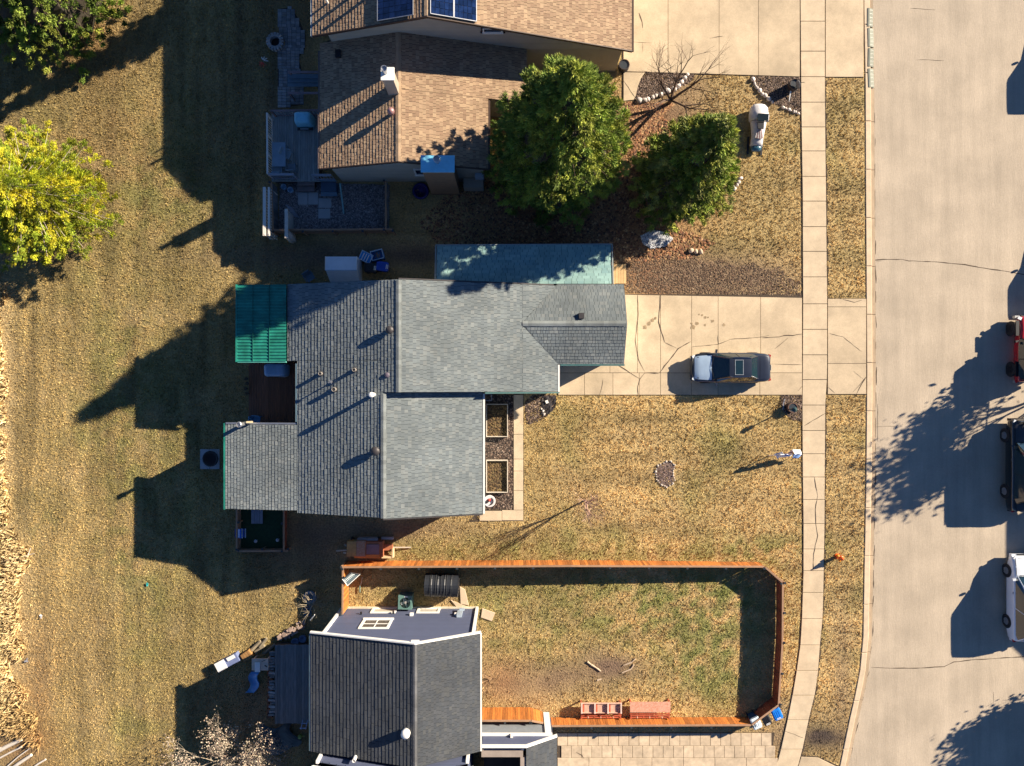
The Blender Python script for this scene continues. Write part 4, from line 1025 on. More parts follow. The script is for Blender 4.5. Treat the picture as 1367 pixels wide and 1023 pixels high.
def cover(name, label, cat, c, z0, hx, hy, H, m, rz=0, jit=.03, taper=.9, group=None):
    t = thing(name, label, cat, (c[0], c[1], 0), group=group)
    secs = [boxring(c[0], c[1], z0, hx, hy, rz=rz, jit=jit), boxring(c[0], c[1], z0 + H * .4, hx * .97, hy * .97, rz=rz, jit=jit), boxring(c[0], c[1], z0 + H * .85, hx * taper, hy * taper, rz=rz, jit=jit / 2),
            boxring(c[0], c[1], z0 + H * .97, hx * taper * .93, hy * taper * .9, rz=rz), boxring(c[0], c[1], z0 + H, hx * taper * .7, hy * taper * .6, rz=rz)]
    lofted('cover', secs, m, t); return t
tarp_b = mat('light_blue_tarp', (.20, .55, .72), .5, .2, 3, .5, 8)
g_ = cover('barbecue', 'barbecue under a light blue cover on the grey deck', 'barbecue', P(406, 160, 1.3), .77, .55, .38, 1.0, tarp_b)
c = P(407, 171, 1.1); wbar('shelf', blackm, g_, (c[0], c[1], 1.0), (.95, .22, .05)); wbar('handle', galv, g_, (c[0], c[1] - .1, 1.2), (.5, .04, .04))
# patio table and chairs
def chair(name, label, c, z0, m, rz=0, group='garden chairs'):
    t = thing(name, label, 'chair', (c[0], c[1], z0), rz, group)
    bar('seat', m, t, (0, 0, .42), (.48, .46, .05)); bar('backrest', m, t, (0, .24, .70), (.48, .05, .50), rx=-.2)
    for sx in (-1, 1):
        bar('armrest', m, t, (sx * .27, .02, .62), (.05, .46, .04))
        for sy in (-1, 1): bar('leg', m, t, (sx * .23, sy * .2, .2), (.04, .04, .4))
    return t
t = thing('patio_table', 'faded blue-grey rectangular table on the grey deck', 'table', (*P(373, 207, 1.4), .77))
tb_ = mat('faded_blue_table', (.22, .30, .36), .6, .15, 3)
bar('tabletop', tb_, t, (0, 0, .72), (.80, 1.45, .04))
for sx in (-1, 1):
    for sy in (-1, 1): bar('leg', tb_, t, (sx * .33, sy * .62, .35), (.06, .06, .7))
chair('patio_chair', 'pale chair at the side of the patio table', P(383, 206, 1.2), .77, mat('pale_chair', (.30, .38, .42), .6), 1.2)
chair('patio_chair', 'light framed chair at the foot of the patio table', P(371, 227, 1.2), .77, tb_, 3.14)
chair('patio_chair', 'square grey chair standing nearest the deck railing', P(389, 224, 1.2), .77, mat('grey_chair', (.18, .22, .25), .7), 3.2)
# steps from the grey deck and the slabs below
t = thing('deck_steps', 'two brown wooden steps leading from the grey deck to the gravel yard', 'steps', (*P(408, 250), 0))
st_m = mat('step_brown', (.20, .16, .15), .8, .2, 3, rnd=.1)
for a, b, z in ((241, 248, .5), (249, 256, .25)):
    (x0, y1), (x1, y0) = P(397, a, z), P(420, b, z); wbar('tread', st_m, t, ((x0 + x1) / 2, (y0 + y1) / 2, z), (x1 - x0, y1 - y0, .06)); wbar('riser', bedding, t, ((x0 + x1) / 2, (y0 + y1) / 2, z / 2 - .02), (x1 - x0 - .05, y1 - y0 - .05, z - .04))
slb = mat('patio_slab', (.40, .41, .40), .85, .12, 2, rnd=.06)
for i, r in enumerate(((398, 257, 410.8, 273.5), (411.6, 257, 424.8, 273.5), (425.3, 265, 442.5, 278), (425, 279, 441, 292))):
    (x0, y1), (x1, y0) = P(r[0], r[1], .03), P(r[2], r[3], .03)
    lb = ('pale square slab left of the pair below the deck steps', 'pale square slab right of the pair below the deck steps', 'pale slab beside the blue bench', 'pale slab lowest in the gravel yard')[i]
    mb = MB(); mb.prism([(x0, y0), (x1, y0), (x1, y1), (x0, y1)], .006, .06, .01); o = mb.build('paving_slab', slb); setp(o, lb, 'paving slab', 'slabs in the gravel yard')
# gravel of that yard
def chips(name, poly, n, m, cols, smin, smax, hmax=.04, parent=None, base=None, z=.006, flat=.5):
    poly = list(poly); xs_ = [p[0] for p in poly]; ys_ = [p[1] for p in poly]
    if base:
        mb = MB(); mb.prism(poly, -.002, z); mb.build('garden_bed' if 'chip' in name or 'mulch' in name or 'soil' in name else 'gravel_bed', base, kind='structure')
    x = rng.uniform(min(xs_), max(xs_), n * 2); y = rng.uniform(min(ys_), max(ys_), n * 2); k = inpoly(x, y, poly); x = x[k][:n]; y = y[k][:n]; n = len(x)
    s = rng.uniform(smin, smax, n); a = rng.uniform(0, 2 * pi, n); ar = rng.uniform(.35, 1, n)
    cs = np.array(cols)[rng.integers(0, len(cols), n)] * rng.uniform(.6, 1.3, n)[:, None]
    ca, sa = np.cos(a), np.sin(a); V = np.zeros((n, 5, 3)); hh = rng.uniform(.3, 1, n) * s * flat + .004
    for i, (u, v) in enumerate(((-1, -1), (1, -1), (1, 1), (-1, 1))):
        V[:, i, 0] = x + (u * s * ca - v * s * ar * sa) / 2; V[:, i, 1] = y + (u * s * sa + v * s * ar * ca) / 2; V[:, i, 2] = z - .004 + rng.uniform(0, .012, n)
    V[:, 4, 0] = x + rng.uniform(-.2, .2, n) * s; V[:, 4, 1] = y + rng.uniform(-.2, .2, n) * s; V[:, 4, 2] = z + hh
    q = np.arange(n)[:, None] * 5
    F = np.concatenate([q + np.array([[0, 1, 4]]), q + np.array([[1, 2, 4]]), q + np.array([[2, 3, 4]]), q + np.array([[3, 0, 4]])])
    return bignp(name, V.reshape(-1, 3), F, np.repeat(cs, 5, 0), m, parent, kind='stuff')
chip_m = mat('chip', (1, 1, 1), .9, .1, 5, vcol=True)
grav = [(.30, .26, .24), (.22, .19, .18), (.36, .33, .31), (.17, .14, .14)]
chips('gravel', PP([(374, 244), (520, 247), (519, 311), (372, 311)]), 9000, chip_m, grav, .05, .13, base=mat('gravel_base', (.13, .11, .105), .95, .4, 8), z=.004)
mulch = [(.12, .075, .055), (.07, .045, .035), (.22, .15, .11), (.30, .22, .17), (.05, .035, .03)]
mbase = mat('mulch_base', (.06, .042, .034), .95, .4, 8)
for nm, pl, n in (('mulch', [(861, 97), (928, 99), (923, 108), (905, 119), (885, 126), (868, 133), (848, 133), (850, 118), (853, 108)], 2200),
                  ('mulch', [(1002, 102), (1067, 104), (1068, 153), (1042, 142), (1024, 134), (1010, 120)], 2600),
                  ('mulch', R4(645, 527, 685, 680), 3800), ('mulch', [(1042, 528), (1070, 528), (1070, 562), (1057, 560), (1045, 548)], 1500),
                  ('mulch', [(701, 546), (702, 536), (710, 528), (742, 527), (740, 545), (730, 555), (716, 564), (703, 566)], 1400)):
    chips(nm, PP(pl), n, chip_m, mulch, .04, .12, base=mbase)
kid = [(888, 616.5), (895, 616), (900.5, 620), (899, 627), (898, 633), (900.5, 640), (898, 646), (891, 650), (883, 648), (877, 641), (875, 631), (878, 622)]
chips('mulch', PP(kid), 900, chip_m, [(.20, .13, .11), (.14, .10, .09), (.28, .20, .17)], .05, .12, base=mbase)
litter = [(.30, .13, .06), (.20, .085, .045), (.40, .20, .09), (.12, .06, .04), (.46, .28, .14)]
chips('needle_litter', PP([(600, 255), (660, 235), (700, 290), (835, 235), (850, 170), (870, 150), (900, 165), (868, 215), (850, 262), (900, 300), (955, 325), (925, 345), (818, 350), (817, 328), (583, 326), (560, 300)]), 9000, chip_m, litter, .05, .16, z=.012, flat=.35)
chips('needle_litter', PP([(836, 348), (855, 342), (870, 346), (890, 340), (908, 347), (925, 341), (944, 352), (960, 345), (985, 357), (1005, 350), (1022, 361), (1040, 356), (1052, 371), (1069, 376), (1069, 395), (836, 391)]), 5200, chip_m, [(.16, .09, .055), (.11, .07, .045), (.22, .14, .085), (.08, .05, .035), (.30, .21, .13)], .03, .09, z=.008, flat=.3)
chips('needle_litter', PP([(834, 137), (850, 136), (900, 140), (880, 160), (850, 185), (840, 170)]), 1500, chip_m, litter, .05, .14, z=.012, flat=.35)
# edging stones
wst = mat('white_edging_stone', (.66, .58, .52), .85, .2, 4, rnd=.25)
def ringstones(label, pts, group=None, dmin=.16, dmax=.28, m=wst, closed=False, gap=1.0):
    q = PP(pts); 
    if closed: q = q + [q[0]]
    t = thing('stone_edging', label, 'stone edging', (q[0][0], q[0][1], 0))
    for (x0, y0), (x1, y1) in zip(q[:-1], q[1:]):
        L = math.hypot(x1 - x0, y1 - y0); s = 0
        while s < L:
            d = random.uniform(dmin, dmax); u = (s + d / 2) / L
            stone(t, (x0 + (x1 - x0) * u + random.uniform(-.03, .03), y0 + (y1 - y0) * u + random.uniform(-.03, .03), d * .28), (d, d * random.uniform(.7, 1), d * .75), m); s += d * gap * random.uniform(.95, 1.15)
    return t
ringstones('ring of small white stones round the kidney shaped mulch bed in the front lawn', kid, dmin=.08, dmax=.14, closed=True, gap=1.5, m=mat('dull_white_stone', (.50, .44, .38), .85, .2, 4, rnd=.3))
ringstones('row of white and pink stones below the bare tree by the upper driveway', [(849, 133.5), (862, 135), (872, 130), (888, 123.5), (903, 118), (912, 108), (918, 99)], dmin=.2, dmax=.38)
ringstones('row of white stones running down from the upper driveway to the hook planter', [(1004, 104), (1009, 116), (1018, 127), (1030, 137)], dmin=.16, dmax=.3)
ringstones('short row of white stones ending at the pavement edge', [(1043, 143), (1054, 147), (1067, 152)], dmin=.14, dmax=.24)
ringstones('few pale stones on the lower right side of the smaller spruce', [(989, 236), (985, 246), (976, 253)], dmin=.2, dmax=.35)
chips('white_pebbles', PP([(856, 315), (870, 308), (888, 311), (897, 319), (888, 329), (868, 331), (858, 325)]), 1500, chip_m, [(.62, .64, .68), (.5, .52, .57), (.7, .7, .7), (.3, .3, .34)], .06, .14, base=mat('gravel_base', (.13, .11, .105)), z=.05)
t = ringstones('two pale flat stones lying at the edge of the needle litter', [(918, 335), (933, 336)], dmin=.26, dmax=.36, m=mat('tan_flat_stone', (.55, .42, .30), .9, .2, 4))

# white vinyl shed cube between the houses
t = thing('storage_shed', 'pale box shaped storage shed beside the upper wall of the grey house', 'shed', (*P(459, 368, 0), 0))
shm = mat('pale_vinyl', (.74, .78, .82), .4, .08, 2, .2, 6)
(x0, y1), (x1, ym) = P(434.5, 342.5, 1.6), P(476, 361, 1.6); yf = P(0, 384, .1)[1]; x1b = P(483, 384, .1)[0]
prof = [(y1, 0, .06), (y1, 1.55, .03), (ym, 1.62, 0), (yf + .15, .35, .0), (yf, 0, 0)]
mb = MB(); n_ = len(prof)
def xr_(z_, y_): return x1 + (x1b - x1) * (1 - z_ / 1.62)
vs = [(x0 + .02, y_, z_) for y_, z_, k in prof] + [(xr_(z_, y_), y_, z_) for y_, z_, k in prof]
mb.add(vs, [tuple(range(n_)), tuple(reversed(range(n_, 2 * n_)))] + [(i, n_ + i, n_ + (i + 1) % n_, (i + 1) % n_) for i in range(n_)]); mb.build('cover', shm, t)
mb = MB(); mb.tube((x0, ym, 1.63), (x1 + .02, ym, 1.63), .03, n=6); mb.build('seam', mat('pale_vinyl_lid', (.45, .55, .66), .3, .08, 2, .25, 5), t)
mb = MB(); mb.tube((x1 + .01, ym, 1.63), (x1b, yf, .02), .03, n=6); mb.tube((x1 + .01, ym, 1.63), (x1 + .01, y1, 1.58), .03, n=6); mb.tube((x0, ym, 1.63), (x0, y1, 1.58), .03, n=6); mb.build('seam', white, t)
chair('folding_chair', 'dark blue-grey folding chair by the pale shed', P(413, 370, .5), 0, mat('slate_fabric', (.09, .14, .20), .7, .2, 4), .6)
def crate(label, c, d, m, rz, fill=None, open_=True):
    t = thing('plastic_crate', label, 'crate', (c[0], c[1], 0), rz); w, l, h = d
    bar('base', m, t, (0, 0, .02), (w, l, .03))
    for s in (-1, 1): bar('side', m, t, (s * w / 2, 0, h / 2 + .02), (.03, l, h)); bar('side', m, t, (0, s * l / 2, h / 2 + .02), (w, .03, h))
    for s in (-1, 1): bar('rim', mat('pale_rim', (.5, .62, .72), .4), t, (s * w / 2, 0, h + .03), (.05, l + .05, .03)); bar('rim', mat('pale_rim', (.5, .62, .72)), t, (0, s * l / 2, h + .03), (w + .05, .05, .03))
    if fill:
        for i in range(9): bar('stick', fill, t, (random.uniform(-.2, .2) * w, random.uniform(-.2, .2) * l, h * .7), (.5 * w, .03, .03), rz=random.uniform(0, 3), rx=random.uniform(-.3, .3))
    return t
bluep = mat('blue_plastic', (.02, .25, .62), .35, .15, 4)
t = crate('bright blue crate with white stripes tipped beside the shed', P(488, 343, .6), (.72, .55, .5), bluep, -.45)
for i in range(3): bar('stripe', white, t, (-.18 + i * .16, -.05, .55), (.06, .5, .02))
bar('lid', bluep, t, (0, 0, .52), (.68, .50, .03))
crate('blue basket with scattered sticks in it behind the royal blue bin', P(503, 340, .6), (.72, .55, .5), bluep, .25, mat('stick_wood', (.25, .2, .14), .8, .3, 5))
def bin_(label, c, m_body, m_lid, rz, sticker=True, s=1.0, group=None, lidopen=False):
    t = thing('wheeled_bin', label, 'bin', (c[0], c[1], 0), rz, group)
    off = wloc(t)
    rings = []
    for z, hx, hy in ((.06, .20, .24), (.5, .24, .30), (.92, .27, .34)):
        rings.append([(q[0], q[1], q[2]) for q in boxring(0, 0, z, hx * s, hy * s)])
    mb = MB(); n = 16
    vs = [p for r in rings for p in r]; fs = []
    for j in range(2):
        for i in range(n): fs.append((j * n + i, j * n + (i + 1) % n, (j + 1) * n + (i + 1) % n, (j + 1) * n + i))
    fs += [tuple(reversed(range(n))), tuple(range(2 * n, 3 * n))]; mb.add(vs, fs); mb.build('body', m_body, t, world=False)
    mb = MB(); r0 = boxring(0, .01, .93, .295 * s, .37 * s); r1 = boxring(0, .01, .98, .285 * s, .36 * s); r2 = boxring(0, .01, 1.01, .22 * s, .28 * s)
    vs = r0 + r1 + r2; fs = []
    for j in range(2):
        for i in range(n): fs.append((j * n + i, j * n + (i + 1) % n, (j + 1) * n + (i + 1) % n, (j + 1) * n + i))
    fs.append(tuple(range(2 * n, 3 * n))); mb.add(vs, fs); mb.build('lid', m_lid, t, world=False)
    for k in (-1, 0, 1): bar('lid_rib', m_lid, t, (k * .12 * s, 0, 1.015), (.025, .42 * s, .02))
    mb = MB(); mb.tube((-.24 * s, .36 * s, .98), (.24 * s, .36 * s, .98), .018, n=6); mb.build('handle', m_body, t, world=False)
    for sx in (-1, 1):
        mb = MB(); mb.tube((sx * .20 - .03, .27, .12), (sx * .20 + .03, .27, .12), .12, n=12); mb.build('wheel', blackm, t, world=False)
    if sticker: bar('sticker', white, t, (0, -.27 * s, 1.0), (.26, .12, .012), rx=.25)
    return t
roy = mat('royal_blue_plastic', (.01, .06, .42), .35, .2, 4, coat=.3)
bin_('royal blue bin with a pale label between the houses', P(511, 356, .9), roy, roy, 1.45)
bin_('black bin squeezed between the pale shed and the royal blue bin', P(495, 358, .9), blackm, blackm, 1.5)
skb = mat('bright_blue_plastic', (.015, .20, .72), .35, .15, 4, coat=.3)
G3 = 'bins behind the corner of the fence'
bin_('bright blue wheeled bin nearest the pavement', P(1037, 953, .9), skb, skb, .42, group=G3)
bin_('black wheeled bin between the blue and the white-lidded bin', P(1023, 961, .9), blackm, blackm, .42, group=G3, s=.85)
t = bin_('navy wheeled bin with a big white lid at the end of the row', P(1009, 965, .9), mat('navy_plastic', (.01, .05, .14), .4), mat('white_lid', (.72, .80, .84), .4, .15, 3), .42, sticker=False, group=G3)
bar('lid_slot', blackm, t, (-.1, 0, 1.03), (.04, .3, .01))
# white sheet and items propped in the gravel yard
t = thing('folded_panel', 'grey board leaning over in the gravel yard', 'panel', (*P(389, 281, .3), 0))
bd = mat('grey_sheet', (.30, .31, .35), .6, .15, 3); p_ = [P(380.5, 273, .9), P(390, 277, .7), P(400, 291, .1), P(392, 289, .3)]
mb = MB(); mb.add([(*p_[0], .9), (*p_[1], .75), (*p_[2], .08), (*p_[3], .2), (*p_[0], .86), (*p_[1], .71), (*p_[2], .04), (*p_[3], .16)], [(0, 1, 2, 3), (7, 6, 5, 4), (0, 4, 5, 1), (1, 5, 6, 2), (2, 6, 7, 3), (3, 7, 4, 0)]); mb.build('board', bd, t)
t = thing('standing_screen', 'tall pale frame standing at the left side of the gravel yard', 'screen', (*P(381, 300), 0))
c0, c1 = P(381, 279, 1.6), P(380, 318, 1.6)
wbar('panel', mat('bleached_wood', (.62, .55, .46), .7, .2, 4), t, ((c0[0] + c1[0]) / 2, (c0[1] + c1[1]) / 2, .8), (.06, c0[1] - c1[1], 1.55)); wbar('top', mat('bleached_wood', (.62, .55, .46)), t, ((c0[0] + c1[0]) / 2 + .08, (c0[1] + c1[1]) / 2, 1.6), (.20, c0[1] - c1[1], .05))
c = P(384, 313, 1.0); cover('canvas_bag', 'cream canvas bag beside the grey fence corner', 'bag', c, .02, .22, .34, .9, mat('cream_canvas', (.60, .50, .40), .8, .2, 5, .5, 10), .3, .08)
t = thing('gate', 'tall white picket gate in the sun at the left of the gravel yard', 'gate', (*P(360, 285), 0))
for px, w_ in ((352, .18), (358, .12)):
    c0, c1 = P(px, 250, 1.5), P(px + 2, 315, 1.5)
    L = c0[1] - c1[1]; cx_, cy_ = (c0[0] + c1[0]) / 2, (c0[1] + c1[1]) / 2
    wbar('rail', whr, t, (cx_, cy_, 1.5), (w_, L, .06)); wbar('rail', whr, t, (cx_, cy_, .5), (.06, L, .06))
    for i in range(17): wbar('picket', whr, t, (cx_ + .02, c1[1] + (i + .5) * L / 17, .78), (.03, .09, 1.45 + random.uniform(0, .1)))
for px, py, lb in ((378.5, 249.5, 'pale blue bucket nearest the deck railing'), (387.5, 253.5, 'pale blue bucket with a white jug beside it')):
    c = P(px, py, .3); t = thing('bucket', lb, 'bucket', (c[0], c[1], 0), group='buckets in the gravel yard'); mb = MB(); mb.lathe((c[0], c[1], 0), [(.13, 0), (.17, .32), (.18, .33), (.155, .33), (.12, .05), (.001, .05)], 14); mb.build('body', mat('pale_blue_plastic', (.35, .55, .70), .4), t)
    mb = MB(); mb.tube((c[0] - .17, c[1], .33), (c[0], c[1] + .1, .42), .01, n=5); mb.tube((c[0], c[1] + .1, .42), (c[0] + .17, c[1], .33), .01, n=5); mb.build('handle', galv, t)
t = thing('garden_bench', 'blue-grey box bench below the wall of the brown house', 'bench', (*P(440, 252), 0))
(x0, y1), (x1, y0) = P(428.5, 243, .5), P(450, 262, .5)
wbar('seat', sb, t, ((x0 + x1) / 2, y0 + .14, .5), (x1 - x0, .28, .05)); wbar('box', mat('navy_board', (.05, .09, .14), .7), t, ((x0 + x1) / 2, (y0 + y1) / 2 + .1, .32), (x1 - x0 - .05, y1 - y0 - .3, .6)); wbar('backrest', sb, t, ((x0 + x1) / 2, y1 + .0, .72), (x1 - x0, .05, .3))
t = thing('drain_pipe', 'pale teal drainpipe running out from the wall of the brown house', 'pipe', (*P(456, 262), 0)); mb = MB(); a_, b_ = P(454, 245, .8), P(458.5, 281, .1); mb.tube((*a_, .8), (*b_, .1), .055, n=8); mb.tube((*b_, .1), (b_[0], b_[1] - .2, .06), .055, n=8); mb.build('pipe', mat('pale_teal_plastic', (.20, .42, .42), .4), t)
t = thing('garden_ornament', 'small white and red ornament on the shaded lawn left of the fire ring', 'ornament', (*P(353.5, 85), 0))
for i in range(9): c = P(353.5, 85); a = i * .7; bar('blade', white if i < 4 else mat('red_paint', (.5, .05, .03), .5), t, (.14 * cos(a), .14 * sin(a) + (.08 if i < 4 else -.1), .2 + .02 * i), (.26, .05, .01), rz=a, ry=.3)
mb = MB(); mb.tube((*P(353.5, 85), 0), (*P(353.5, 85), .3), .012, n=5); mb.build('stick', galv, t)
c = P(561, 254, .3); t = thing('paddling_ring', 'dark blue rubber ring beside the lower chimney chase', 'ring', (c[0], c[1], 0)); mb = MB(); N_ = 24
mb.lathe((c[0], c[1], .0), [(.42, .02), (.52, .10), (.46, .2), (.38, .16), (.36, .05), (.42, .02)], 24); mb.build('tube', mat('dark_blue_rubber', (.02, .015, .14), .4), t, smooth=True)

# behind the grey house
c = P(366, 494, 1.3); t = cover('patio_set', 'patio furniture under a light blue tarp on the brown deck', 'covered furniture', c, .58, .72, .42, .7, mat('sky_blue_tarp', (.22, .38, .60), .45, .2, 2, .6, 6), 0, .06)
chair('garden_chair', 'blue garden chair at the lower corner of the brown deck', P(343, 561, .9), .58, mat('blue_chair', (.06, .20, .38), .6), 1.5)
for i, (px, py) in enumerate(((330, 506), (331, 512), (329, 519), (331, 525))):
    c = P(px, py, .3); t = thing('potted_plant', ('dead potted plant nearest the teal roof', 'dead potted plant second from the teal roof', 'dead potted plant third from the teal roof', 'dead potted plant lowest of the row by the deck step')[i], 'plant', (c[0], c[1], .3), group='potted plants along the deck step')
    mb = MB(); mb.lathe((0, 0, 0), [(.08, 0), (.11, .18), (.09, .18), (.001, .16)], 10); mb.build('pot', mat('dark_pot', (.06, .05, .045), .8), t, world=False)
    mb = MB()
    for k in range(26): a = random.uniform(0, 6.28); l = random.uniform(.08, .25); mb.tube((0, 0, .16), (l * cos(a), l * sin(a), random.uniform(.22, .45)), .008, .003, 3, False)
    mb.build('stems', mat('dead_stem', (.20, .16, .10), .9, .3, 5), t, world=False)
t = thing('fire_pit', 'round black fire bowl standing on a square concrete pad', 'fire pit', (*P(280.5, 613), 0))
(x0, y1), (x1, y0) = P(267.5, 599.5), P(293.5, 626.5); pad_m = mat('pad_concrete', (.38, .40, .42), .85, .15, 2, rnd=.12)
for i in range(2):
    for j in range(2):
        w2, h2 = (x1 - x0) / 2, (y1 - y0) / 2; mb = MB(); mb.prism([(x0 + i * w2 + .008, y0 + j * h2 + .008), (x0 + (i + 1) * w2 - .008, y0 + j * h2 + .008), (x0 + (i + 1) * w2 - .008, y0 + (j + 1) * h2 - .008), (x0 + i * w2 + .008, y0 + (j + 1) * h2 - .008)], 0, .06, .01); mb.build('slab', pad_m, t)
c = P(281.5, 612.5, .3); mb = MB(); mb.lathe((c[0], c[1], .06), [(.18, 0), (.36, .12), (.45, .30), (.49, .31), (.49, .33), (.40, .33), (.30, .16), (.001, .10)], 24); mb.build('bowl', mat('burnt_steel', (.015, .012, .014), .7, .4, 5), t, smooth=True)
turf = MB(); turf.prism(PP([(322, 660), (382, 660), (382, 732), (322, 732)]), .0, .012); turf.build('pen_turf', mat('dark_green_turf', (.02, .05, .02), .95, .3, 6), kind='structure')
t = thing('pallet', 'pale grey pallet leaning at the eave inside the turf pen', 'pallet', (*P(343, 690, .3), 0))
for i in range(7): c = P(336.5 + i * 2.2, 690, .3); wbar('slat', mat('pallet_wood', (.20, .22, .28), .8, .2, 4, rnd=.1), t, (c[0], c[1], .3), (.08, .85, .02))
for dy in (-.35, 0, .35): c = P(343, 690, .3); wbar('bearer', bedding, t, (c[0], c[1] + dy, .22), (.62, .08, .12))
t = thing('towel', 'blue and white striped towel hung over the low fence of the turf pen', 'towel', (*P(320, 712.5, .6), .6))
c = P(320, 712.5, .62)
for i in range(8): bar('stripe', mat('white_cloth', (.6, .66, .8), .8) if i % 2 else mat('blue_cloth', (.03, .12, .55), .8), t, (-.30 + i * .085, random.uniform(-.02, .02), .04 - abs(i - 3.5) * .05), (.083, .52 + .04 * (i % 3), .012), ry=(-.5 if i < 3 else .5 if i > 4 else 0) * -1)
for i, (px, py) in enumerate(((344, 721), (373, 719.5))):
    c = P(px, py); t = thing('garden_light', ('small dark garden light on the left of the turf pen', 'small dark garden light on the right of the turf pen')[i], 'light', (c[0], c[1], 0), group='garden lights in the turf pen'); mb = MB(); mb.tube((0, 0, 0), (0, 0, .35), .02, n=6); mb.build('stake', galv, t, world=False); mb = MB(); mb.lathe((0, 0, .33), [(.05, 0), (.11, .04), (.02, .12), (.001, .13)], 10); mb.build('cap', mat('pale_lamp', (.4, .38, .4), .5), t, world=False)

# front beds of the grey house
frm = mat('bleached_frame', (.60, .52, .42), .8, .2, 4)
soil = mat('potting_soil', (.065, .04, .022), .95, .5, 9)
for i, (a, b) in enumerate(((540, 583), (615, 657.5))):
    (x0, y1), (x1, y0) = P(649.5, a, .35), P(677.5, b, .35)
    t = thing('planter_box', ('wooden planter box half in shade below the eave', 'wooden planter box in full sun above the white basin')[i], 'planter', ((x0 + x1) / 2, (y0 + y1) / 2, 0), group='planter boxes beside the front path')
    for xx in (x0, x1): wbar('side_board', frm, t, (xx, (y0 + y1) / 2, .19), (.045, y1 - y0 + .04, .38))
    for yy in (y0, y1): wbar('end_board', frm, t, ((x0 + x1) / 2, yy, .185), (x1 - x0 - .05, .045, .37))
    wbar('soil', soil, t, ((x0 + x1) / 2, (y0 + y1) / 2, .10), (x1 - x0 - .05, y1 - y0 - .05, .18))
    chips('soil_chips', [(x0 + .04, y0 + .04), (x1 - .04, y0 + .04), (x1 - .04, y1 - .04), (x0 + .04, y1 - .04)], 520, chip_m, [(.12, .07, .03), (.08, .05, .025), (.22, .14, .06), (.16, .11, .045)], .05, .14, z=.19)
    bpy.data.objects[-1] if False else None
t = thing('bird_bath', 'round white basin holding a red and black ornament by the path corner', 'bird bath', (*P(653.5, 669, .4), 0))
c = P(653.5, 669, .4); mb = MB(); mb.lathe((c[0], c[1], 0), [(.18, 0), (.12, .1), (.12, .3), (.30, .40), (.37, .46), (.37, .49), (.33, .49), (.001, .43)], 24); mb.build('basin', mat('white_ceramic', (.68, .64, .62), .4, .08, 3), t, smooth=True)
for dx, dy, m_, r_ in ((-.02, .07, mat('red_paint', (.5, .05, .03)), .10), (-.15, -.04, blackm, .09)):
    mb = MB(); mb.lathe((c[0] + dx, c[1] + dy, .44), [(r_, 0), (r_ * 1.05, .06), (r_ * .5, .15), (.001, .22)], 10); mb.build('ornament', m_, t, smooth=True)
mb = MB()
for i in range(8): a = -1.3 + i * .3; mb.box((c[0] + .22 * cos(a), c[1] + .22 * sin(a), .50), (.05, .10, .04), rz=a)
mb.build('dark_arc', blackm, t)
t = thing('landscape_fabric', 'crumpled black weed fabric with a white scrap on the corner mulch bed', 'fabric', (*P(727, 541), 0))
n = 9; x0, y0 = P(722, 553); x1, y1 = P(741, 529); vs = []; fs = []
for i in range(n):
    for j in range(n): vs.append((x0 + (x1 - x0) * i / (n - 1) + .08 * j / n, y0 + (y1 - y0) * j / (n - 1), .03 + random.uniform(0, .07)))
for i in range(n - 1):
    for j in range(n - 1):
        if i + (8 - j) < 13: fs.append((i * n + j, (i + 1) * n + j, (i + 1) * n + j + 1, i * n + j + 1))
mb = MB(); mb.add(vs, fs); mb.build('sheet', mat('black_fabric', (.02, .015, .018), .7, .3, 5), t)
c = P(730, 536.5); mb = MB(); mb.box((c[0], c[1], .12), (.17, .2, .06), rz=.4); mb.build('scrap', white, t)
t = ringstones('line of pale pebbles curving through the corner mulch bed', [(722, 545), (726, 552), (727, 554)], dmin=.12, dmax=.22)

# planters and posts by the pavement
def barrel(label, c, r, h, m, fill, group=None):
    t = thing('barrel_planter', label, 'planter', (c[0], c[1], 0), group=group)
    mb = MB(); mb.lathe((0, 0, 0), [(r * .86, 0), (r * 1.0, h * .5), (r * .98, h), (r * .86, h), (r * .82, h - .1), (.001, h - .1)], 20); mb.build('tub', m, t, world=False, smooth=False)
    for z in (h * .2, h * .8):
        mb = MB(); mb.lathe((0, 0, z), [(r * .99, 0), (r * 1.03, 0), (r * 1.03, .05), (r * .99, .05)], 20); mb.build('hoop', cap_m, t, world=False)
    q = [(c[0] + r * .8 * cos(a * pi / 8), c[1] + r * .8 * sin(a * pi / 8)) for a in range(16)]
    o = chips('soil_chips', q, 120, chip_m, fill, .04, .1, z=h - .1); 
    return t
darkw = mat('dark_barrel_wood', (.035, .02, .018), .7, .3, 4)
barrel('dark barrel planter at the corner of the pavement and upper driveway', P(1061.5, 112, .6), .33, .62, darkw, mulch)
barrel('rusty rimmed planter on the mulch corner by the lower driveway', P(1058.5, 544.5, .4), .31, .42, mat('rust_wood', (.16, .08, .05), .7, .3, 4), [(.16, .09, .05), (.08, .05, .03)])
barrel('dark round planter standing at the corner of the upper garage', P(833.5, 86, .5), .33, .5, darkw, mulch)
t = thing('hook_post', 'thin post with a round hanging sign casting a shadow near the dark barrel', 'post', (*P(1058, 121), 0))
mb = MB(); mb.tube((0, 0, 0), (0, 0, 1.15), .022, n=6); mb.tube((0, 0, 1.15), (.25, 0, 1.2), .018, n=6); mb.build('pole', cap_m, t, world=False)
mb = MB(); mb.tube((-.02, 0, .85), (.02, .01, .85), .26, n=18); mb.build('disc', mat('grey_disc', (.2, .2, .22), .5), t, world=False)
t = thing('white_stake', 'narrow white stake lying on the mulch below the dark barrel', 'stake', (*P(1054.5, 129), 0)); mb = MB(); a_, b_ = P(1056, 121, .25), P(1053.5, 136, .03)
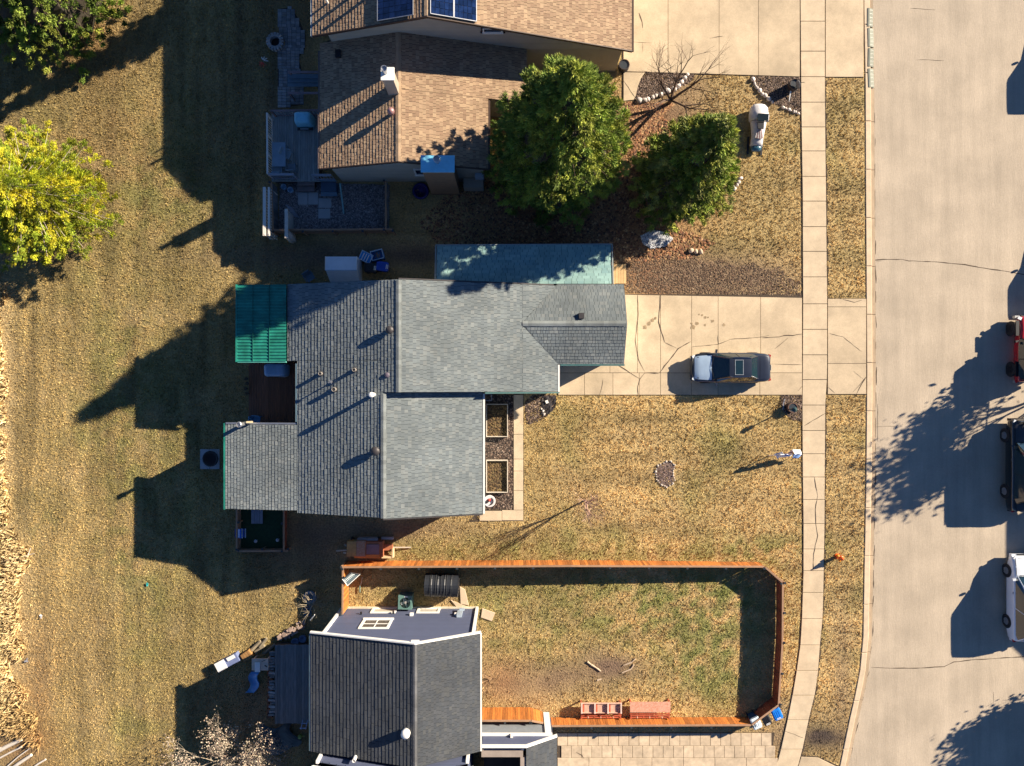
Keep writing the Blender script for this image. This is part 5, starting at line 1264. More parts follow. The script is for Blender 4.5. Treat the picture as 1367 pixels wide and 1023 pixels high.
mb.add([(a_[0] - .05, a_[1], .22), (a_[0] + .05, a_[1], .22), (b_[0] + .02, b_[1], .02), (b_[0] - .02, b_[1], .02), (a_[0] - .05, a_[1], .19), (a_[0] + .05, a_[1], .19), (b_[0] + .02, b_[1], .008), (b_[0] - .02, b_[1], .008)], [(0, 3, 2, 1), (4, 5, 6, 7), (0, 1, 5, 4), (1, 2, 6, 5), (2, 3, 7, 6), (3, 0, 4, 7)]); mb.build('blade', white, t)
t = thing('lamp_post', 'short dark post lantern with a long shadow by the lower driveway corner', 'lamp post', (*P(1050, 546), 0))
mb = MB(); mb.tube((0, 0, 0), (0, 0, 1.2), .035, n=8); mb.build('pole', cap_m, t, world=False)
mb = MB(); mb.lathe((0, 0, 1.0), [(.05, 0), (.13, .08), (.13, .26), (.17, .28), (.02, .4), (.001, .41)], 8); mb.build('lantern', mat('dark_glass', (.03, .06, .06), .15), t, world=False)
t = thing('chain', 'silvery chain hanging by the dark lantern at the driveway corner', 'chain', (*P(1044, 540), 0))
for i in range(9): bar('link', galv, t, (.02 * sin(i) + i * .012, -.3 + i * .075, .10 + .03 * (i % 2)), (.07, .06, .03), rz=i * .8)
# ragged flag
t = thing('garden_flag', 'blue and white flag trailing from a leaning white pole beside the pavement', 'flag', (*P(1027, 608), 0))
mb = MB(); a_ = P(1026, 608.5); b_ = P(1058, 606, .9); mb.tube((*a_, 0), (*P(1042, 607, 1.25), 1.25), .03, n=7); mb.tube((*P(1042, 607, 1.25), 1.25), (*P(1070, 606.5, .45), .45), .025, n=7); mb.build('pole', white, t)
def cloth(name, corners, m, parent, n=8, amp=.06):
    vs = []; fs = []; a, b, c, d = [np.array(q, float) for q in corners]
    for i in range(n):
        for j in range(n):
            u, v = i / (n - 1), j / (n - 1); q = a * (1 - u) * (1 - v) + b * u * (1 - v) + c * u * v + d * (1 - u) * v
            vs.append((q[0], q[1], q[2] + amp * sin(u * 7 + v * 3) * (.3 + v)))
    for i in range(n - 1):
        for j in range(n - 1): fs.append((i * n + j, (i + 1) * n + j, (i + 1) * n + j + 1, i * n + j + 1))
    mb = MB(); mb.add(vs, fs); o = mb.build(name, m, parent, smooth=True); md = o.modifiers.new('s', 'SOLIDIFY'); md.thickness = .012; return o
wcl = mat('white_flag_cloth', (.74, .78, .86), .7, .1, 3); bcl = mat('blue_flag_cloth', (.06, .16, .50), .7, .15, 3); dcl = mat('dark_flag_cloth', (.05, .02, .03), .7)
def P_z(px, py, z): return (*P(px, py, z), z)
cloth('white_cloth', (P_z(1057, 600.5, .9), P_z(1068, 600.5, .6), P_z(1070, 606, .5), P_z(1061, 607, .85)), wcl, t)
cloth('blue_cloth', (P_z(1059, 606.5, .8), P_z(1070, 606.5, .45), P_z(1065, 612, .3), P_z(1057, 611.5, .5)), mat('pale_blue_cloth', (.22, .38, .72), .7, .2, 3), t)
cloth('dark_cloth', (P_z(1057, 601, .95), P_z(1060, 606.5, .85), P_z(1052, 608, .9), P_z(1048, 606.5, 1.1)), dcl, t)
cloth('white_cloth', (P_z(1033, 606, .8), P_z(1044, 603.5, 1.2), P_z(1046, 607, 1.2), P_z(1038, 613, .5)), wcl, t)
cloth('blue_cloth', (P_z(1036, 607, .85), P_z(1048, 606, 1.15), P_z(1055, 608, .9), P_z(1040, 610, .6)), bcl, t)
cloth('white_cloth', (P_z(1040, 608.5, .9), P_z(1057, 607, .9), P_z(1056, 609, .8), P_z(1042, 611, .55)), wcl, t, amp=.02)
# hydrant
t = thing('fire_hydrant', 'orange fire hydrant on the grass strip beside the road', 'hydrant', (*P(1117.5, 742.5), 0), 0)
orm = mat('orange_paint', (.80, .13, .015), .4, .15, 4, coat=.2)
mb = MB(); mb.lathe((0, 0, 0), [(.17, 0), (.17, .05), (.11, .06), (.11, .52), (.15, .53), (.15, .58), (.12, .60), (.11, .68), (.06, .76), (.001, .78)], 16); mb.build('body', orm, t, world=False)
for a in (.3, 2.4, 4.5):
    mb = MB(); mb.tube((0, 0, .42), (.20 * cos(a), .20 * sin(a), .42), .055, n=10); mb.tube((.18 * cos(a), .18 * sin(a), .42), (.23 * cos(a), .23 * sin(a), .42), .075, n=6); mb.build('nozzle', mat('yellow_orange_paint', (.9, .38, .03), .4), t, world=False)
mb = MB(); mb.tube((0, 0, .76), (0, 0, .84), .035, n=5); mb.build('nut', orm, t, world=False)
# rubber ramps at the kerb
rub = mat('grey_rubber_ramp', (.20, .21, .17), .8, .2, 4, rnd=.12)
for i, (a, b, dx) in enumerate(((11, 36, 0), (37.5, 63, .3), (64.5, 89.5, 0), (91.5, 117, -.2))):
    c0 = P(interp(KERB, a) + 8.8 + dx, (a + b) / 2, 0); t = thing('kerb_ramp', ('grey rubber kerb ramp farthest up the kerb', 'grey rubber kerb ramp second from the top', 'grey rubber kerb ramp third from the top', 'grey rubber kerb ramp nearest the grass strip')[i], 'kerb ramp', (c0[0], c0[1], -.11), random.uniform(-.04, .04), 'kerb ramps at the upper driveway')
    L = (b - a) / S - .03; w_ = .40
    mb = MB(); mb.add([(-w_ / 2, -L / 2, 0), (w_ / 2, -L / 2, 0), (w_ / 2, L / 2, 0), (-w_ / 2, L / 2, 0), (-w_ / 2, -L / 2, .17), (w_ / 2, -L / 2, .03), (w_ / 2, L / 2, .03), (-w_ / 2, L / 2, .17), (-w_ / 2 + .1, -L / 2, .17), (-w_ / 2 + .1, L / 2, .17)],
        [(0, 3, 2, 1), (8, 5, 6, 9), (4, 8, 9, 7), (0, 1, 5, 8, 4), (2, 3, 7, 9, 6), (0, 4, 7, 3), (1, 2, 6, 5)]); mb.build('ramp', rub, t, world=False)
    for k in range(5): bar('groove', blackm, t, (.05, -L / 2 + (k + .5) * L / 5, .105), (.22, .02, .01), ry=.35)

# fenced yard
t = thing('rain_barrel', 'big black ribbed barrel lying on its side in the fenced yard', 'barrel', (*P(590, 782, .6), 0), -.03)
x, y = P(590, 781, .65); t.location = (x, y, .70); mb = MB(); prof = []; L = 2.0
for i in range(41):
    u = i / 40; prof.append((.68 + (.035 if (i % 8) in (0,) else 0) - (.03 if i in (0, 40) else 0), u * L - L / 2))
vs = []; fs = []; n = 24
for r_, z_ in prof:
    for k in range(n): a = 2 * pi * k / n; vs.append((z_, r_ * cos(a), r_ * sin(a)))
for j in range(40):
    for k in range(n): fs.append((j * n + k, j * n + (k + 1) % n, (j + 1) * n + (k + 1) % n, (j + 1) * n + k))
fs += [tuple(reversed(range(n))), tuple(range(40 * n, 41 * n))]
mb.add(vs, fs); mb.build('drum', mat('black_barrel', (.018, .021, .028), .5, .15, 3), t, world=False)
for i in range(5):
    mb = MB(); xx = -L / 2 + (i + 1) * L / 6; mb.tube((xx - .010, 0, 0), (xx + .010, 0, 0), .712, n=24, caps=True); mb.build('rib', mat('dark_grey_rib', (.05, .053, .058), .6), t, world=False)
for s in (-1, 1): mb = MB(); mb.tube((s * 1.0, 0, 0), (s * 1.05, 0, 0), .5, n=20); mb.build('end_cap', blackm, t, world=False)
bar('foot', blackm, t, (0, 0, -.64), (1.9, .7, .1)); 
for k in range(5): bar('lug', galv_d, t, (1.06, -.45 + k * .22, .3 - abs(k - 2) * .08), (.04, .08, .08))
t = thing('air_conditioner', 'green square air conditioner with a visible fan by the navy house wall', 'air conditioner', (*P(541.5, 803, .5), 0), -.03)
acg = mat('green_metal', (.11, .21, .19), .5, .15, 3)
for s in (-1, 1): bar('side_panel', acg, t, (s * .40, 0, .38), (.04, .84, .72)); bar('side_panel', acg, t, (0, s * .40, .38), (.76, .04, .72))
mb = MB(); n = 24; vs = []; fs = []
for k in range(n):
    a = 2 * pi * k / n; ca, sa = cos(a), sin(a); m_ = max(abs(ca), abs(sa)); vs += [(.33 * ca, .33 * sa - .02, .76), (.42 * ca / m_, .42 * sa / m_, .76), (.33 * ca, .33 * sa - .02, .70)]
for k in range(n): a, b = 3 * k, 3 * ((k + 1) % n); fs += [(a, a + 1, b + 1, b), (a + 2, a, b, b + 2)]
mb.add(vs, fs); mb.build('top_plate', acg, t, world=False); bar('core', blackm, t, (0, 0, .3), (.7, .7, .5))
for k in range(4): bar('fan_blade', mat('fan_grey', (.35, .35, .36), .5), t, (.16 * cos(k * 1.57 + .4), .16 * sin(k * 1.57 + .4) - .02, .62), (.26, .14, .01), rz=k * 1.57 + .4, rx=.3)
mb = MB(); mb.lathe((0, -.02, .60), [(.08, 0), (.08, .1), (.001, .11)], 12); mb.build('fan_hub', mat('fan_hub', (.4, .36, .34), .5), t, world=False)
for k in range(7): bar('grille_bar', acg, t, (-.3 + k * .1, -.02, .765), (.008, 2 * sqrt(max(.01, .33 ** 2 - (-.3 + k * .1) ** 2)), .008))
bar('label', white, t, (.05, .36, .764), (.2, .07, .004))
t = thing('garden_trolley', 'tilted grey slatted trolley tray in the corner of the fenced yard', 'trolley', (*P(468, 772, .5), 0))
pts4 = [(457, 773, 1.62), (468, 764.5, 1.62), (481, 766.5, 1.2), (464, 782, 1.5)]; c4 = [np.array(P_z(*q)) for q in pts4]
mb = MB(); mb.add([tuple(q) for q in c4] + [tuple(q - np.array((0, 0, .04))) for q in c4], [(0, 3, 2, 1), (4, 5, 6, 7)] + [(i, (i + 1) % 4, 4 + (i + 1) % 4, 4 + i) for i in range(4)]); mb.build('tray', mat('slate_tray', (.07, .10, .12), .5), t)
for i in range(7):
    u = (i + .8) / 8; a_ = c4[0] * (1 - u) + c4[1] * u; b_ = c4[3] * (1 - u) + c4[2] * u; k0 = a_ * .8 + b_ * .2; k1 = a_ * .42 + b_ * .58
    mb = MB(); mb.tube(tuple(k0 + np.array((0, 0, .03))), tuple(k1 + np.array((0, 0, .03))), .03, n=4); mb.build('slat', mat('slat_grey', (.33, .38, .40), .5), t)
for i in range(4): mb = MB(); mb.tube(tuple(c4[i] + np.array((0, 0, .03))), tuple(c4[(i + 1) % 4] + np.array((0, 0, .03))), .022, n=5); mb.build('rim', white if i in (2, 3) else galv_d, t)
for q in (c4[0], c4[2], c4[3]): mb = MB(); mb.tube((q[0], q[1], 0), tuple(q), .02, n=5); mb.build('leg', galv_d, t)
t = thing('garden_hose', 'thin pale hose with a green nozzle on the grass beside the trolley', 'hose', (*P(482, 785), 0)); mb = MB(); q_ = [P(484, 770), P(483, 777), P(481, 782), P(481, 790)]
for a_, b_ in zip(q_[:-1], q_[1:]): mb.tube((*a_, .1), (*b_, .1), .02, n=6)
mb.build('hose', mat('pale_hose', (.5, .5, .45), .5), t); mb = MB(); mb.tube((*q_[2], .12), (*q_[3], .12), .035, n=6); mb.build('nozzle', acg, t)
for i, (pl, lb) in enumerate((([(644, 812), (661, 818), (656.5, 829), (642, 824)], 'square pale paving slab lying on the grass in the fenced yard'),
                              ([(602, 801), (622, 809), (630, 812), (612, 813)], 'long tan board lying below the black barrel'), ([(614, 783), (621, 787), (626, 808), (615, 806)], 'tan board lying at the end of the black barrel'))):
    mb = MB(); mb.prism(PP(pl), .01, .07, .01); o = mb.build('paving_slab' if i == 0 else 'plank', mat('tan_slab', (.60, .46, .32), .85, .1, 2)); setp(o, lb, 'paving slab' if i == 0 else 'plank')
# sun-bleached red wooden crates by the low fence
redp = mat('faded_red_paint', (.52, .20, .12), .75, .35, 9, .3, 30, col2=(.62, .38, .28)); redd = mat('red_paint_wood', (.42, .09, .045), .7, .3, 4, rnd=.15); pinkw = mat('pink_bleached_wood', (.60, .36, .27), .8, .3, 7, rnd=.12)
for i, (a, b, lb) in enumerate(((775, 830, 'faded red wooden pallet bench with three framed bays, left one'), (841, 895, 'faded red wooden bench with a plain mottled top, right one'))):
    x0, y0 = P(a, 947, .45); x1, _ = P(b, 947, .45)
    yt, yb = P(0, 939 - i * 1.5, .5)[1], P(0, 951.5, .5)[1]
    t = thing('wooden_bench', lb, 'bench', ((x0 + x1) / 2, (yt + yb) / 2, 0), group='red wooden benches by the low fence')
    wbar('top_board', pinkw if i == 0 else redp, t, ((x0 + x1) / 2, (yt + yb) / 2, .46), (x1 - x0, yt - yb, .04))
    if i == 0:
        for k in range(4):
            xx = x0 + .06 + k * (x1 - x0 - .12) / 3; wbar('batten', mat('pale_batten', (.72, .55, .48), .8), t, (xx, (yt + yb) / 2, .55), (.08, yt - yb + .02, .16)); 
            if k < 3: wbar('bay_panel', redd, t, (xx + .12, (yt + yb) / 2, .49), (.10, yt - yb - .05, .02))
        for yy in (yt, yb): wbar('edge_board', pinkw, t, ((x0 + x1) / 2, yy, .50), (x1 - x0, .05, .1))
    for r_ in range(3):
        yy = yb - .14 - r_ * .13; wbar('rail', redd, t, ((x0 + x1) / 2 + .02 * r_, yy, .36 - r_ * .04), (x1 - x0 - .05 * r_, .055, .06))
    for k in range(7):
        xx = x0 + .1 + k * (x1 - x0 - .2) / 6; wbar('spindle', pinkw if k % 2 else redd, t, (xx, yb - .25, .30), (.06, .36, .05))
    for xx in (x0 + .06, x1 - .06):
        for yy in (yt - .06, yb - .4): wbar('leg', redd, t, (xx, yy, .22), (.08, .08, .44))
# roots / driftwood on the bare patch
t = thing('driftwood', 'bleached forked roots lying on the bare patch of the fenced yard', 'driftwood', (*P(810, 888), 0)); bw = mat('bleached_driftwood', (.55, .42, .30), .8, .2, 6)
for k, (q, r_) in enumerate((([(784, 883), (789, 887), (797, 892), (802, 896)], .05), ([(848, 879), (843, 884), (832, 888)], .045), ([(846, 887), (842, 893), (830, 898)], .05), ([(797, 908), (803, 906)], .06))):
    mb = MB(); z_ = PP(q)
    for a_, b_ in zip(z_[:-1], z_[1:]): mb.tube((*a_, .04), (*b_, .05), r_ * random.uniform(.7, 1.4), r_ * .7, n=6)
    mb.build('root', bw, t)
# wagon of old boards beside the fence
t = thing('garden_cart', 'old wooden cart with an orange side and faded panels beside the long fence', 'cart', (*P(490, 733, .5), 0))
yel = mat('yellowed_plywood', (.42, .27, .10), .8, .35, 5); flo = mat('mottled_board', (.36, .30, .24), .8, .5, 12, col2=(.30, .12, .05)); rbn = mat('red_brown_board', (.38, .13, .06), .7, .25, 3); mau = mat('mauve_panel', (.25, .16, .18), .7, .2, 4)
def pr(name, r, z0, z1, m, zz=None):
    (x0, y1), (x1, y0) = P(r[0], r[1], z1), P(r[2], r[3], z1); wbar(name, m, t, ((x0 + x1) / 2, (y0 + y1) / 2, (z0 + z1) / 2), (x1 - x0, y1 - y0, z1 - z0))
pr('panel', (463, 723, 475.5, 743), .3, .9, yel); pr('panel', (475.7, 722.5, 487.5, 743), .3, .93, flo); pr('box', (487.7, 723.5, 511, 744), .2, .8, rbn); pr('panel', (489, 727, 506, 740.5), .8, .84, mau); pr('side', (473, 740.5, 507, 745.5), .0, .86, mat('orange_side', (.60, .22, .05), .7, .2, 3))
pr('shelf', (510, 727, 524, 735), .3, .5, rbn); pr('board', (477, 719, 504, 722), .1, .6, mat('pale_grey_board', (.34, .34, .37), .8)); pr('board', (509, 717.5, 525, 720.5), .05, .3, mat('pale_grey_board', (.34, .34, .37)))
pr('seat', (509.5, 743, 524, 745.5), .2, .6, mat('cream_wood', (.62, .46, .27), .7)); pr('bracket', (523, 733, 525, 745), .2, .62, mat('cream_wood', (.62, .46, .27)))
for a_, b_, r_ in (((449, 735.5, .6), (463, 734.5, .7), .05), ((522, 731, .3), (549, 731, .1), .04), ((459, 738, .3), (463, 738, .5), .06), ((460, 727, .3), (463, 729, .5), .05)):
    mb = MB(); mb.tube(P_z(*a_), P_z(*b_), r_, n=7); mb.build('handle', mat('grey_pole', (.42, .36, .30), .7), t)
for px in (470, 505): c = P(px, 722, .3); mb = MB(); mb.tube((c[0] - .04, c[1], .25), (c[0] + .04, c[1], .25), .25, n=16); mb.build('wheel', blackm, t)
# things behind the navy house
t = thing('white_cooler', 'white box with a slate blue open side lying on the shaded lawn', 'box', (*P(301, 886, .5), 0), .48)
bar('lid', white, t, (-.33, 0, .48), (.62, .58, .06)); bar('body', mat('slate_blue_plastic', (.16, .20, .36), .5), t, (.15, 0, .24), (1.35, .55, .44)); bar('flap', white, t, (.45, .16, .52), (.5, .24, .03), rx=.25)
t = thing('wooden_crate', 'weathered orange wooden crate beside the white box', 'crate', (*P(329, 876, .4), 0), .6); ocr = mat('orange_crate_wood', (.32, .17, .06), .75, .3, 4, rnd=.15)
for k in range(4): bar('slat', ocr, t, (-.22 + k * .15, 0, .42), (.13, .48, .03))
for s in (-1, 1): bar('side', ocr, t, (0, s * .23, .2), (.62, .03, .4)); bar('side', ocr, t, (s * .3, 0, .2), (.03, .46, .4))
t = thing('log_edging', 'row of weathered planks and bricks along the edge of the shaded lawn', 'edging', (*P(345, 862), 0), 0); lgm = mat('weathered_log', (.22, .18, .12), .85, .3, 4, rnd=.3)
for a_, b_ in (((336, 868), (348, 856)), ((341, 871), (353, 862)), ((347, 864), (356, 852)), ((352, 873), (368, 860))):
    mb = MB(); mb.tube(P_z(*a_, .15), P_z(*b_, .15), .12, .10, 7); mb.build('plank', lgm, t)
brk = mat('pink_brick', (.30, .22, .18), .85, .3, 5, rnd=.35)
for k in range(34):
    u = random.random(); c = P(371 + 36 * u + random.uniform(-4, 4), 854 - 22 * u + random.uniform(-4, 4), .15); wbar('brick', brk, t, (c[0], c[1], .08 + random.uniform(0, .12)), (.26, .14, .11), rz=random.uniform(0, 3))
t = thing('picnic_table', 'cream square table with a white sheet on it', 'table', (*P(347, 887.5, .8), 0)); crm = mat('cream_tabletop', (.66, .50, .38), .7, .12, 3)
bar('tabletop', crm, t, (0, 0, .76), (1.02, .72, .05))
for sx in (-1, 1):
    for sy in (-1, 1): bar('leg', crm, t, (sx * .42, sy * .28, .37), (.07, .07, .74))
mb = MB(); mb.tube((.1, .18, .80), (.32, .28, .80), .015, n=5); mb.tube((.28, -.05, .80), (.42, -.12, .80), .03, n=5); mb.build('trim', blackm, t, world=False)
o = MB().box((*P(343.5, 891, .84), .82), (.33, .60, .03)).build('paper_sheet', white); setp(o, 'white sheet lying over the edge of the cream table', 'sheet')
t = thing('slide', 'curved blue plastic slide on the shaded lawn below the cream table', 'slide', (*P(338, 912), 0)); sl = [(341, 897, .75), (338, 902, .62), (338.5, 907, .48), (341, 912, .35), (340, 917, .25), (337, 921, .15), (333, 925, .06)]
ring = []
for (a_, b_, z_) in sl:
    c = P(a_, b_, z_); w_ = .27; ring.append([(c[0] - w_, c[1], z_ + .12), (c[0] - w_ + .04, c[1], z_), (c[0] + w_ - .04, c[1], z_), (c[0] + w_, c[1], z_ + .12), (c[0] + w_ - .02, c[1], z_ - .03), (c[0] - w_ + .02, c[1], z_ - .03)])
lofted('chute', ring, mat('slide_blue', (.03, .22, .55), .35, .1, 3), t); c = P(341, 896, .7)
for s in (-1, 1): wbar('ladder_rail', blackm, t, (c[0] + s * .22, c[1] + .02, .36), (.05, .05, .72))
t = thing('wood_pile', 'column of stacked split slabs along the edge of the slate grey deck', 'wood pile', (*P(362, 910), 0)); spl = mat('split_slab', (.26, .27, .27), .85, .3, 4, rnd=.5)
for k in range(23): c = P(362.5 + random.uniform(-1, 1), 872 + k * 3.8, .45); wbar('slab', spl, t, (c[0], c[1], .28 + random.uniform(-.1, .15)), (random.uniform(.3, .46), .12, .10), rz=random.uniform(-.15, .15), rx=random.uniform(-.2, .2))
for k in range(12): c = P(359 + random.uniform(-1, 1), 880 + k * 7, .3); wbar('slab', mat('split_slab_brown', (.22, .09, .04), .8, .3, 4, rnd=.3), t, (c[0], c[1], .12), (.3, .25, .2), rz=random.uniform(-.3, .3))
t = thing('tarp', 'dark crumpled tarp spread below the slate grey deck', 'tarp', (*P(375, 985), 0)); n = 14; vs = []; fs = []
for i in range(n):
    for j in range(n):
        u, v = i / (n - 1), j / (n - 1); c = P(352 + u * 44 - 8 * sin(v * 6), 966 + v * 36 + 6 * sin(u * 5)); vs.append((c[0], c[1], .05 + .28 * abs(sin(u * 4.2 + v * 2) * sin(v * 3.1)) + random.uniform(0, .03)))
for i in range(n - 1):
    for j in range(n - 1): fs.append((i * n + j, (i + 1) * n + j, (i + 1) * n + j + 1, i * n + j + 1))
MB().add(vs, fs).build('sheet', mat('dark_teal_tarp', (.035, .055, .065), .6, .3, 3), t)
c = P(404, 967, 1.0); t = thing('step_ladder', 'pale blue folded step ladder leaning at the eave of the navy house', 'ladder', (c[0], c[1], 0)); 
for s in (-1, 1): mb = MB(); mb.tube((s * .18, .35, 0), (s * .14 + .1, -.2, 1.2), .03, n=5); mb.build('rail', mat('pale_blue_metal', (.35, .45, .65), .4), t, world=False)
for k in range(4): bar('rung', mat('pale_blue_metal', (.35, .45, .65)), t, (.05, .25 - k * .14, .25 + k * .3), (.36, .05, .03))
c = P(400, 984, .2); t = thing('watering_can', 'small yellow-green watering can in the shade of the navy house', 'watering can', (c[0], c[1], 0)); MB().lathe((0, 0, 0), [(.11, 0), (.13, .24), (.05, .3), (.001, .3)], 12).build('body', mat('lime_plastic', (.30, .42, .10), .5), t, world=False); MB().tube((.1, 0, .08), (.34, .1, .3), .02, n=6).build('spout', mat('lime_plastic', (.30, .42, .10)), t, world=False)
t = thing('car_tyre', 'grey tyre lying in the shade left of the dry shrub', 'tyre', (*P(414.5, 797), 0)); MB().lathe((0, 0, 0), [(.24, .02), (.36, .0), (.42, .08), (.40, .18), (.30, .22), (.22, .18), (.22, .05), (.24, .02)], 24).build('rubber', mat('dusty_rubber', (.20, .24, .27), .8, .2, 4), t, world=False, smooth=True)
t = thing('doormat', 'small ribbed pale mat below the tyre in the shade', 'mat', (*P(411, 816), .0)); 
for k in range(6): bar('rib', mat('mat_blue', (.10, .13, .18), .8), t, (0, -.3 + k * .12, .02), (.5, .07, .03), rz=.1)
for k, (px, py) in enumerate(((404, 853), (394, 857))):
    c = P(px, py, .3); t = thing('flower_pot', ('grey glazed pot nearest the navy house corner', 'dark blue pot at the head of the slate deck')[k], 'pot', (c[0], c[1], 0)); MB().lathe((0, 0, 0), [(.16, 0), (.22, .35), (.24, .36), (.19, .36), (.001, .28)], 14).build('pot', mat('blue_glaze', (.08, .12, .20), .4), t, world=False)
t = thing('white_stick', 'white bent pole lying across the dry shrub', 'pole', (*P(418, 822), 0)); MB().tube(P_z(414, 828, .5), P_z(420, 821, .8), .03, n=5).build('pole', white, t)
for i, (px, py, m_, lb) in enumerate(((16, 810, white, 'tiny scrap of paper among the dry reeds'), (55, 822, white, 'scrap of white paper at the edge of the back lawn'), (197, 780, mat('teal_plastic', (.05, .45, .42), .5), 'tiny teal scrap on the back lawn'), (37, 881, mat('grey_metal', (.3, .3, .33)), 'grey scrap lying at the reed edge'))):
    c = P(px, py); t = thing('litter', lb, 'litter', (c[0], c[1], .05))
    for k in range(3): bar('scrap', m_, t, (random.uniform(-.07, .07), random.uniform(-.07, .07), .02 + .02 * k), (.16, .10, .01), rz=random.uniform(0, 3), rx=random.uniform(-.4, .4))
# pale logs at the bottom-left corner and bleached branch
plm = mat('peeled_log', (.70, .62, .52), .7, .15, 5, rnd=.08)
for i, (a_, b_, r_) in enumerate((((-12, 1008), (29, 987), .13), ((-6, 1015), (29, 997), .06), ((10, 1023), (40, 999), .04), ((8, 1032), (42, 1008), .11), ((40, 1028), (61, 1014), .06), ((-14, 1000), (3, 999), .10))):
    t = thing('log', ('thickest peeled white log at the bottom left corner', 'thin peeled pole just below the thickest log', 'bent thin peeled pole in the middle of the pile', 'second thick peeled log lower in the pile', 'short thin peeled pole nearest the lawn', 'peeled log end at the left edge')[i], 'log', (*P(*b_), 0), group='peeled logs at the lawn corner')
    mb = MB(); q0 = np.array(P_z(*a_, .12)); q1 = np.array(P_z(*b_, .14)); mid = (q0 + q1) / 2 + np.array((random.uniform(-.06, .06), random.uniform(-.06, .06), 0)); mb.tube(tuple(q0), tuple(mid), r_, r_ * .95, 9); mb.tube(tuple(mid), tuple(q1), r_ * .95, r_ * .85, 9); mb.build('stem', plm, t)
t = thing('dead_branch', 'bleached forked branch at the edge of the dry reeds', 'branch', (*P(32, 742), 0)); mb = MB()
for a_, b_, r_ in (((8, 748), (25, 745), .05), ((25, 745), (38, 741), .05), ((36, 744), (41, 732), .04), ((25, 745), (36, 750), .03), ((38, 741), (46, 739), .03), ((12, 740), (24, 742), .03)): mb.tube(P_z(*a_, .2), P_z(*b_, .25), r_, r_ * .6, 6)
mb.build('branch', mat('bleached_branch', (.62, .54, .44), .8), t)
